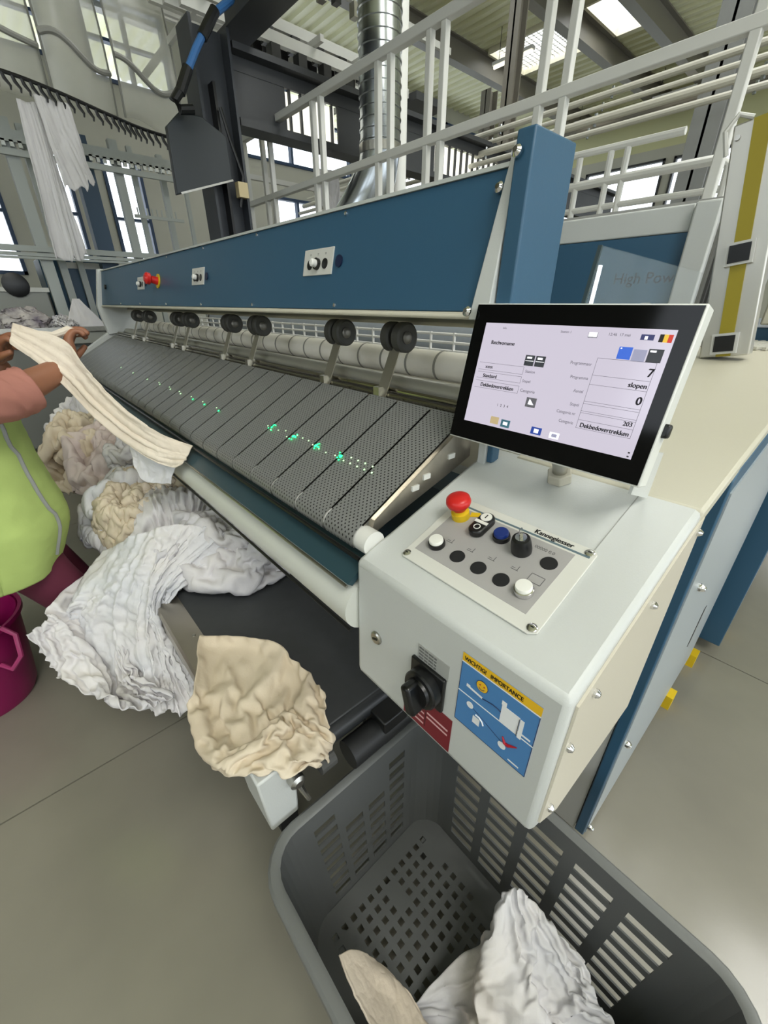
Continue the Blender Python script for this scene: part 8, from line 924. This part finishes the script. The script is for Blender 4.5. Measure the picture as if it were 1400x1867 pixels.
D = [[(-1.720,0.060,1.445),(-1.710,0.052,1.427),(-1.700,0.043,1.409),(-1.690,0.035,1.391)],
 [(-1.660,0.108,1.426),(-1.650,0.100,1.397),(-1.640,0.092,1.366),(-1.630,0.084,1.336)],
 [(-1.600,0.165,1.394),(-1.590,0.153,1.350),(-1.580,0.141,1.304),(-1.570,0.129,1.259)],
 [(-1.530,0.189,1.321),(-1.520,0.182,1.276),(-1.510,0.174,1.229),(-1.500,0.167,1.183)],
 [(-1.460,0.225,1.239),(-1.450,0.222,1.198),(-1.440,0.219,1.156),(-1.430,0.216,1.114)],
 [(-1.380,0.267,1.180),(-1.370,0.265,1.144),(-1.360,0.264,1.105),(-1.350,0.262,1.068)],
 [(-1.330,0.305,1.142),(-1.320,0.303,1.112),(-1.310,0.301,1.081),(-1.300,0.299,1.051)],
 [(-1.290,0.360,1.105),(-1.280,0.346,1.090),(-1.270,0.331,1.075),(-1.260,0.318,1.061)]]
hc = tag(MB().grid(sheet_grid(D, 70, 190, .011, 4, .0028, 16, 3.6)).build('held_cloth', linen_mat('linen_ivory', (232, 222, 206), (222, 208, 190)), smooth=True, solid=.003, angle=180), 'long ivory cloth the worker holds out onto the front bar', 'linen')
E_ = [[(-1.47, .22, 1.14), (-1.42, .245, 1.10), (-1.36, .27, 1.07), (-1.31, .30, 1.05)], [(-1.46, .215, 1.08), (-1.42, .23, 1.04), (-1.37, .26, 1.03), (-1.325, .285, 1.02)], [(-1.45, .21, 1.03), (-1.42, .222, .99), (-1.375, .25, .985), (-1.335, .275, .99)]]
MB().grid(sheet_grid(E_, 60, 50, .008, 4, .003, 14, 8.8)).build('hanging_corner', LG, hc, smooth=True, solid=.003, angle=180)
MB().path([(-1.66, .105, 1.418), (-1.67, .140, 1.412), (-1.69, .165, 1.418), (-1.70, .185, 1.425), (-1.70, .20, 1.42), (-1.70, .208, 1.41)], [.009, .010, .011, .011, .009, .006], 10).build('folded_edge', linen_mat('linen_ivory', (232, 222, 206), (222, 208, 190)), hc, smooth=True)
LR = linen_mat('linen_rosy', (222, 208, 202), (202, 186, 180))
heap = [(-1.88, .30, .0, .9, .75, 1.1, LC, 'cream linen bundle next to the green vest on the low conveyor'), (-2.02, .50, .0, .9, .7, 1.3, LG, 'grey-white linen bundle below the held cloth near the front bar'), (-2.30, .30, .03, 1.0, .85, 1.35, LR, 'rosy grey linen bundle in the middle of the conveyor pile'),
        (-2.62, .50, .0, 1.0, .8, 1.5, LG, 'large pale linen bundle toward the far half of the conveyor pile'), (-2.68, .20, .0, .95, .7, 1.5, LC, 'cream linen bundle behind the worker forearm'), (-3.15, .36, .0, 1.1, 1.0, 1.7, LW, 'white linen bundle at the far end of the conveyor pile'),
        (-1.86, .22, .0, .75, .6, 1.15, LG, 'pale grey linen bundle at the conveyor edge touching the green vest'), (-1.70, .20, .02, .6, .5, 1.0, LC, 'cream linen bundle between the green vest and the big white sheet'),
        (-1.70, .34, .06, .55, .45, .8, LB, 'small beige linen bundle under the hanging corner of the held cloth'), (-2.12, .40, .20, .8, .7, .85, LW, 'crumpled white linen bundle resting on top of the conveyor pile')]
for i, (x, y, dz, sx_, sy_, sz_, m, lb) in enumerate(heap):
    tag(linen('linen_bundle', ('bundle_one', 'bundle_two')[i % 2], m, (x, y, .618 + dz), .5 + i * 1.3, (sx_, sy_, sz_), fine=.005), lb, 'linen', 'linen bundles on the low conveyor')
# ------------------------------------------------------------------ magenta tub
tb = thing('laundry_tub', 'magenta plastic tub standing on the floor behind the worker', 'tub', (-2.0, -.47, 0))
TM = mat('tub_magenta', (140, 16, 84), .35)
MB().lathe((-2.0, -.47, 0), (0, 0, 1), [(.150, .0), (.165, .03), (.20, .28), (.215, .40), (.228, .402), (.228, .385), (.222, .38), (.208, .395), (.193, .28), (.158, .035), (.0, .03)], 40, cap=False).build('tub_body', TM, tb, smooth=True, angle=50)
MB().path([(-1.84, -.31, .40), (-1.81, -.28, .37), (-1.78, -.29, .29), (-1.79, -.33, .24), (-1.83, -.36, .25)], .009, 8).build('handle', mat('tub_handle', (168, 60, 110), .4), tb, smooth=True)
tag(lump('tub_linen', (-2.0, -.47, 0), .15, .15, .12, .25, LW, None, 4.1, 40), 'white linen lying in the magenta tub', 'linen')
# ------------------------------------------------------------------ the worker
SKIN = mat('skin_brown', (150, 100, 74), .5, var=(14, .12))
def skin_obj(name, chains, m, parent=None, sub=2):
    vs, es, rad, roots = [], [], [], []
    for ch in chains:            # each chain: list of (key or None, point, radius) ; shared keys join chains
        pass
    idx = {}
    for ci, ch in enumerate(chains):
        prev = None
        for k_, p_, r_ in ch:
            key = k_ if k_ else (ci, len(vs))
            if key not in idx: idx[key] = len(vs); vs.append(p_); rad.append(r_)
            if prev is not None: es.append((prev, idx[key]))
            prev = idx[key]
    off = wloc(parent) if parent else Vector((0, 0, 0))
    me = bpy.data.meshes.new(name); me.from_pydata([tuple(Vector(v) - off) for v in vs], es, []); me.materials.append(m)
    o = bpy.data.objects.new(name, me); C.objects.link(o); o.parent = parent
    md = o.modifiers.new('skin', 'SKIN'); md.use_smooth_shade = True
    par = list(range(len(vs)))
    def find(a):
        while par[a] != a: a = par[a]
        return a
    for a, c in es: par[find(a)] = find(c)
    seen = set()
    for i, r in enumerate(rad):
        sv = me.skin_vertices[0].data[i]; sv.radius = r if isinstance(r, tuple) else (r, r)
        f_ = find(i)
        if f_ not in seen: sv.use_root = True; seen.add(f_)
        else: sv.use_root = False
    if sub: o.modifiers.new('smooth', 'SUBSURF').levels = sub; o.modifiers['smooth'].render_levels = sub
    return o
wk = thing('person', 'worker in a green vest and salmon sleeves feeding an ivory cloth into the machine', 'person', (-1.74, -.2, 0))
def hand(wr, d, n, curl, thumb_sign):
    wr, d, n = Vector(wr), Vector(d).normalized(), Vector(n).normalized(); n = (n - d * n.dot(d)).normalized(); s = d.cross(n) * thumb_sign; ch = []
    for k_, (o_, ln, c_) in enumerate(((.026, .92, 0), (.0088, 1.0, .05), (-.0088, .95, .1), (-.026, .78, .18))):
        b0_ = wr + s * o_ * .55 + d * .004; kn = wr + d * (.080 - .006 * abs(k_ - 1)) + s * o_
        pts = [(None, b0_, .018), (None, b0_.lerp(kn, .6), .0175), (None, kn, .0135)]; a = curl * .5 + c_; p_ = kn
        for L, r in ((.040 * ln, .0108), (.026 * ln, .0100), (.021 * ln, .0088)):
            p_ = p_ + (d * math.cos(a) + n * math.sin(a)) * L; pts.append((None, p_, r)); a += curl
        ch.append(pts)
    b0_ = wr + s * .018 + d * .020; p1 = b0_ + (s * .75 + d * .55 + n * .35).normalized() * .034; p2 = p1 + (d * .75 + s * .15 + n * .6).normalized() * .030; p3 = p2 + (d * .7 - s * .15 + n * .65).normalized() * .024
    ch.append([(None, b0_, .014), (None, p1, .0115), (None, p2, .0098), (None, p3, .0078)]); return ch
ch = [[('pelvis', (-1.74, -.22, .84), (.15, .11)), ('waist', (-1.74, -.21, 1.0), (.13, .10)), ('chest', (-1.74, -.19, 1.18), (.15, .11)), ('neck0', (-1.74, -.165, 1.325), (.06, .06)), ('neck', (-1.74, -.145, 1.385), (.052, .052)), ('head0', (-1.74, -.120, 1.44), (.062, .070)), ('head1', (-1.74, -.110, 1.51), (.092, .106)), ('head2', (-1.74, -.120, 1.58), (.084, .096)), ('top', (-1.74, -.125, 1.615), (.035, .04))],
      [('chest', 0, 0), ('shr', (-1.590, -.22, 1.295), .055), ('elr', (-1.480, -.055, 1.272), .043), ('fr', (-1.545, .025, 1.288), .046), ('wrr', (-1.675, .168, 1.330), .030)],
      [('chest', 0, 0), ('shl', (-1.895, -.20, 1.290), .058), ('ell', (-1.960, -.07, 1.22), .044), ('wrl', (-1.785, .000, 1.335), .031)],
      [('pelvis', 0, 0), ('hir', (-1.655, -.17, .78), .085), ('knr', (-1.65, -.03, .44), .055), ('anr', (-1.65, 0, .09), .036), ('tor', (-1.65, .11, .035), .03)],
      [('pelvis', 0, 0), ('hil', (-1.825, -.17, .78), .085), ('knl', (-1.83, -.03, .44), .055), ('anl', (-1.83, 0, .09), .036), ('tol', (-1.83, .11, .035), .03)]]
ch += hand((-1.675, .168, 1.330), (-.45, .12, .85), (.2, .75, -.3), 1.0, 1)
ch += hand((-1.785, .000, 1.335), (.42, .30, .85), (.45, .75, -.45), 1.25, -1)
body = skin_obj('body', ch, SKIN, wk)
EYE = mat('eye_white', (230, 228, 222), .3)
for s in (-1, 1):
    e = MB().lathe((-1.74 + s * .030, -.040, 1.525), (0, 1, 0), [(.004, -.012), (.011, -.006), (.012, 0), (.008, .006), (.001, .009)], 14).build('eye', EYE, body, smooth=True); MB().lathe((-1.74 + s * .030, -.0325, 1.525), (0, 1, 0), [(.005, 0), (.0005, .002)], 10).build('iris', mat('iris_dark', (40, 26, 18), .3), e)
    MB().path([(-1.74 + s * .078, -.115, 1.54), (-1.74 + s * .088, -.125, 1.53), (-1.74 + s * .086, -.12, 1.50), (-1.74 + s * .078, -.11, 1.485)], [.010, .013, .012, .008], 8).build('ear', SKIN, body, smooth=True)
MB().path([(-1.74, -.040, 1.53), (-1.74, -.026, 1.505), (-1.74, -.018, 1.487), (-1.74, -.034, 1.478)], [.007, .010, .013, .009], 10).build('nose', SKIN, body, smooth=True)
MB().path([(-1.762, -.055, 1.450), (-1.75, -.044, 1.452), (-1.74, -.041, 1.451), (-1.73, -.044, 1.452), (-1.718, -.055, 1.450)], [.003, .006, .007, .006, .003], 8).build('mouth', mat('lip', (140, 70, 64), .45), body, smooth=True)
hr = MB(); hr.lathe((-1.74, -.140, 1.555), (0, -.75, 1), [(.092, -.035), (.096, -.005), (.090, .035), (.068, .064), (.03, .080), (.001, .083)], 28, cap=False); hr.lathe((-1.74, -.235, 1.54), (0, -1, .1), [(.01, -.03), (.036, -.01), (.040, .02), (.02, .045), (.001, .05)], 16); hr.build('hair', mat('hair_dark', (34, 26, 22), .6, bump=(90, .6)), wk, smooth=True, angle=60)
TR = mat('trousers_maroon', (92, 30, 52), .85, bump=(60, .3))
skin_obj('trousers', [[('p', (-1.74, -.20, .86), (.155, .115)), ('p2', (-1.74, -.19, .80), (.16, .12)), ('h', (-1.65, -.14, .72), .092), ('k', (-1.65, -.03, .44), .074), ('a', (-1.65, 0, .11), .062)], [('p2', 0, 0), ('h2', (-1.83, -.14, .72), .092), ('k2', (-1.832, -.03, .44), .074), ('a2', (-1.832, 0, .11), .062)]], TR, wk)
for x, y in ((-1.65, .21), (-1.83, .21)):
    MB().path([(x, -.27 + y, .045), (x, -.22 + y, .05), (x, -.14 + y, .042), (x, -.07 + y, .034), (x, -.045 + y, .03)], [.03, .043, .044, .036, .014], 14).build('shoe', mat('shoe_dark', (36, 36, 40), .6), wk, smooth=True)
SL = mat('sleeve_salmon', (172, 116, 102), .85, var=(10, .18), bump=(50, .5))
def tube_cloth(name, pts, rs, m, parent, seed, n=60, amp=.006, sg=48):
    P = catmull(np.array(pts, float), n); R_ = catmull(np.array(rs, float).reshape(-1, 1), n)[:, 0]; G_ = np.zeros((n, sg + 1, 3)); ref = None
    for i in range(n):
        t = P[min(i + 1, n - 1)] - P[max(i - 1, 0)]; t /= np.linalg.norm(t)
        if ref is None: ref = np.array([0, 0, 1.0]) if abs(t[2]) < .9 else np.array([1.0, 0, 0])
        a = ref - t * ref.dot(t); a /= np.linalg.norm(a); ref = a; b_ = np.cross(t, a)
        for k in range(sg + 1):
            an = 2 * math.pi * k / sg; G_[i, k] = P[i] + (a * math.cos(an) + b_ * math.sin(an)) * R_[i]
    N_ = G_ - P[:, None, :]; N_ /= np.linalg.norm(N_, axis=-1, keepdims=True)
    q = np.stack([N_[..., 0] * 1.2, N_[..., 1] * 1.2, np.repeat(np.linspace(0, 7, n)[:, None], sg + 1, 1) + N_[..., 2]], -1) + seed
    G_ = G_ + N_ * (amp * (1 - 2.3 * np.abs(perlin(q))) + amp * .5 * (1 - 2.3 * np.abs(perlin(q * 2.2 + 4))))[..., None]
    G_[:, -1] = G_[:, 0]
    return MB().grid(G_).build(name, m, parent, smooth=True, solid=.003, angle=180)
tube_cloth('sleeve', [(-1.65, -.22, 1.29), (-1.600, -.215, 1.292), (-1.535, -.14, 1.285), (-1.485, -.06, 1.274), (-1.495, -.01, 1.280), (-1.510, .035, 1.290)], [.062, .066, .058, .054, .054, .052], SL, wk, 2.0)
tube_cloth('sleeve', [(-1.845, -.205, 1.29), (-1.895, -.20, 1.288), (-1.93, -.13, 1.25), (-1.955, -.075, 1.222), (-1.92, -.055, 1.25)], [.066, .068, .060, .056, .052], SL, wk, 5.0)
# vest: rings of an ellipse, hem to shoulder
VG = mat('vest_green', (184, 206, 120), .8, var=(5, .12), bump=(80, .3))
zr = [.70, .76, .84, .92, 1.02, 1.12, 1.20, 1.27, 1.315, 1.335]; rx = [.225, .238, .245, .240, .228, .220, .212, .195, .150, .095]; ry = [.165, .185, .205, .200, .182, .168, .158, .135, .100, .070]; yc_ = [-.215, -.205, -.190, -.190, -.190, -.185, -.178, -.172, -.165, -.160]
n1, n2 = 90, 110; zz_ = catmull(np.array(zr).reshape(-1, 1), n1)[:, 0]; rx = catmull(np.array(rx).reshape(-1, 1), n1)[:, 0]; ry = catmull(np.array(ry).reshape(-1, 1), n1)[:, 0]; yy_ = catmull(np.array(yc_).reshape(-1, 1), n1)[:, 0]
an = np.linspace(0, 2 * np.pi, n2); V_ = np.zeros((n1, n2, 3))
for i in range(n1):
    fold = 1 + .035 * np.sin(an * 7 + zz_[i] * 6) * max(0, 1.05 - zz_[i]) * 2
    V_[i, :, 0] = -1.74 + rx[i] * np.cos(an) * fold; V_[i, :, 1] = yy_[i] + ry[i] * np.sin(an) * fold; V_[i, :, 2] = zz_[i] + (.05 * np.sin(an) ** 2) * max(0, .85 - zz_[i]) * 3 * (np.sin(an) < 0)
NV = normals(V_); V_ += NV * (.004 * crinkle(V_, 4.0, 8))[..., None]; V_[:, -1] = V_[:, 0]
vs = MB().grid(V_).build('vest', VG, wk, smooth=True, solid=.003, angle=180)
def on_vest(i, k, h=.004): c_ = np.array([-1.74, yy_[i], zz_[i]]); d = V_[i, k] - c_; d /= np.linalg.norm(d); return tuple(V_[i, k] + d * h)
kk = lambda a: int((a % (2 * math.pi)) / (2 * math.pi) * (n2 - 1))
MB().path([on_vest(i, kk(.75 + .25 * (n1 - i) / n1)) for i in range(8, 84, 3)], .006, 8).build('reflective_piping', mat('piping_grey', (150, 152, 150), .5), vs, smooth=True)
MB().path([on_vest(i, kk(-.1 + i * .0)) for i in range(2, 84, 3)], .003, 6).build('side_seam', mat('seam_green', (120, 142, 70), .8), vs, smooth=True)
MB().path([on_vest(38 + k // 4, kk(-.35 + .06 * k)) for k in range(12)], .0035, 6).build('pocket_edge', mat('pocket_edge_green', (176, 200, 120), .8), vs, smooth=True)
MB().path([(-1.80, -.05, 1.33), (-1.785, -.02, 1.28), (-1.77, .0, 1.20)], .012, 8).build('blue_lanyard', mat('lanyard_blue', (40, 110, 180), .6), wk, smooth=True)

# ------------------------------------------------------------------ lettering becomes plain mesh
dg = bpy.context.evaluated_depsgraph_get()
for ob in TEXTS:
    me = bpy.data.meshes.new_from_object(ob.evaluated_get(dg)); nm = ob.name.split('.')[0]
    o = bpy.data.objects.new(nm, me); C.objects.link(o); o.parent = ob.parent; o.matrix_local = ob.matrix_local.copy()
    if not me.materials: me.materials.append(ob.data.materials[0])
for ob in TEXTS: bpy.data.objects.remove(ob)
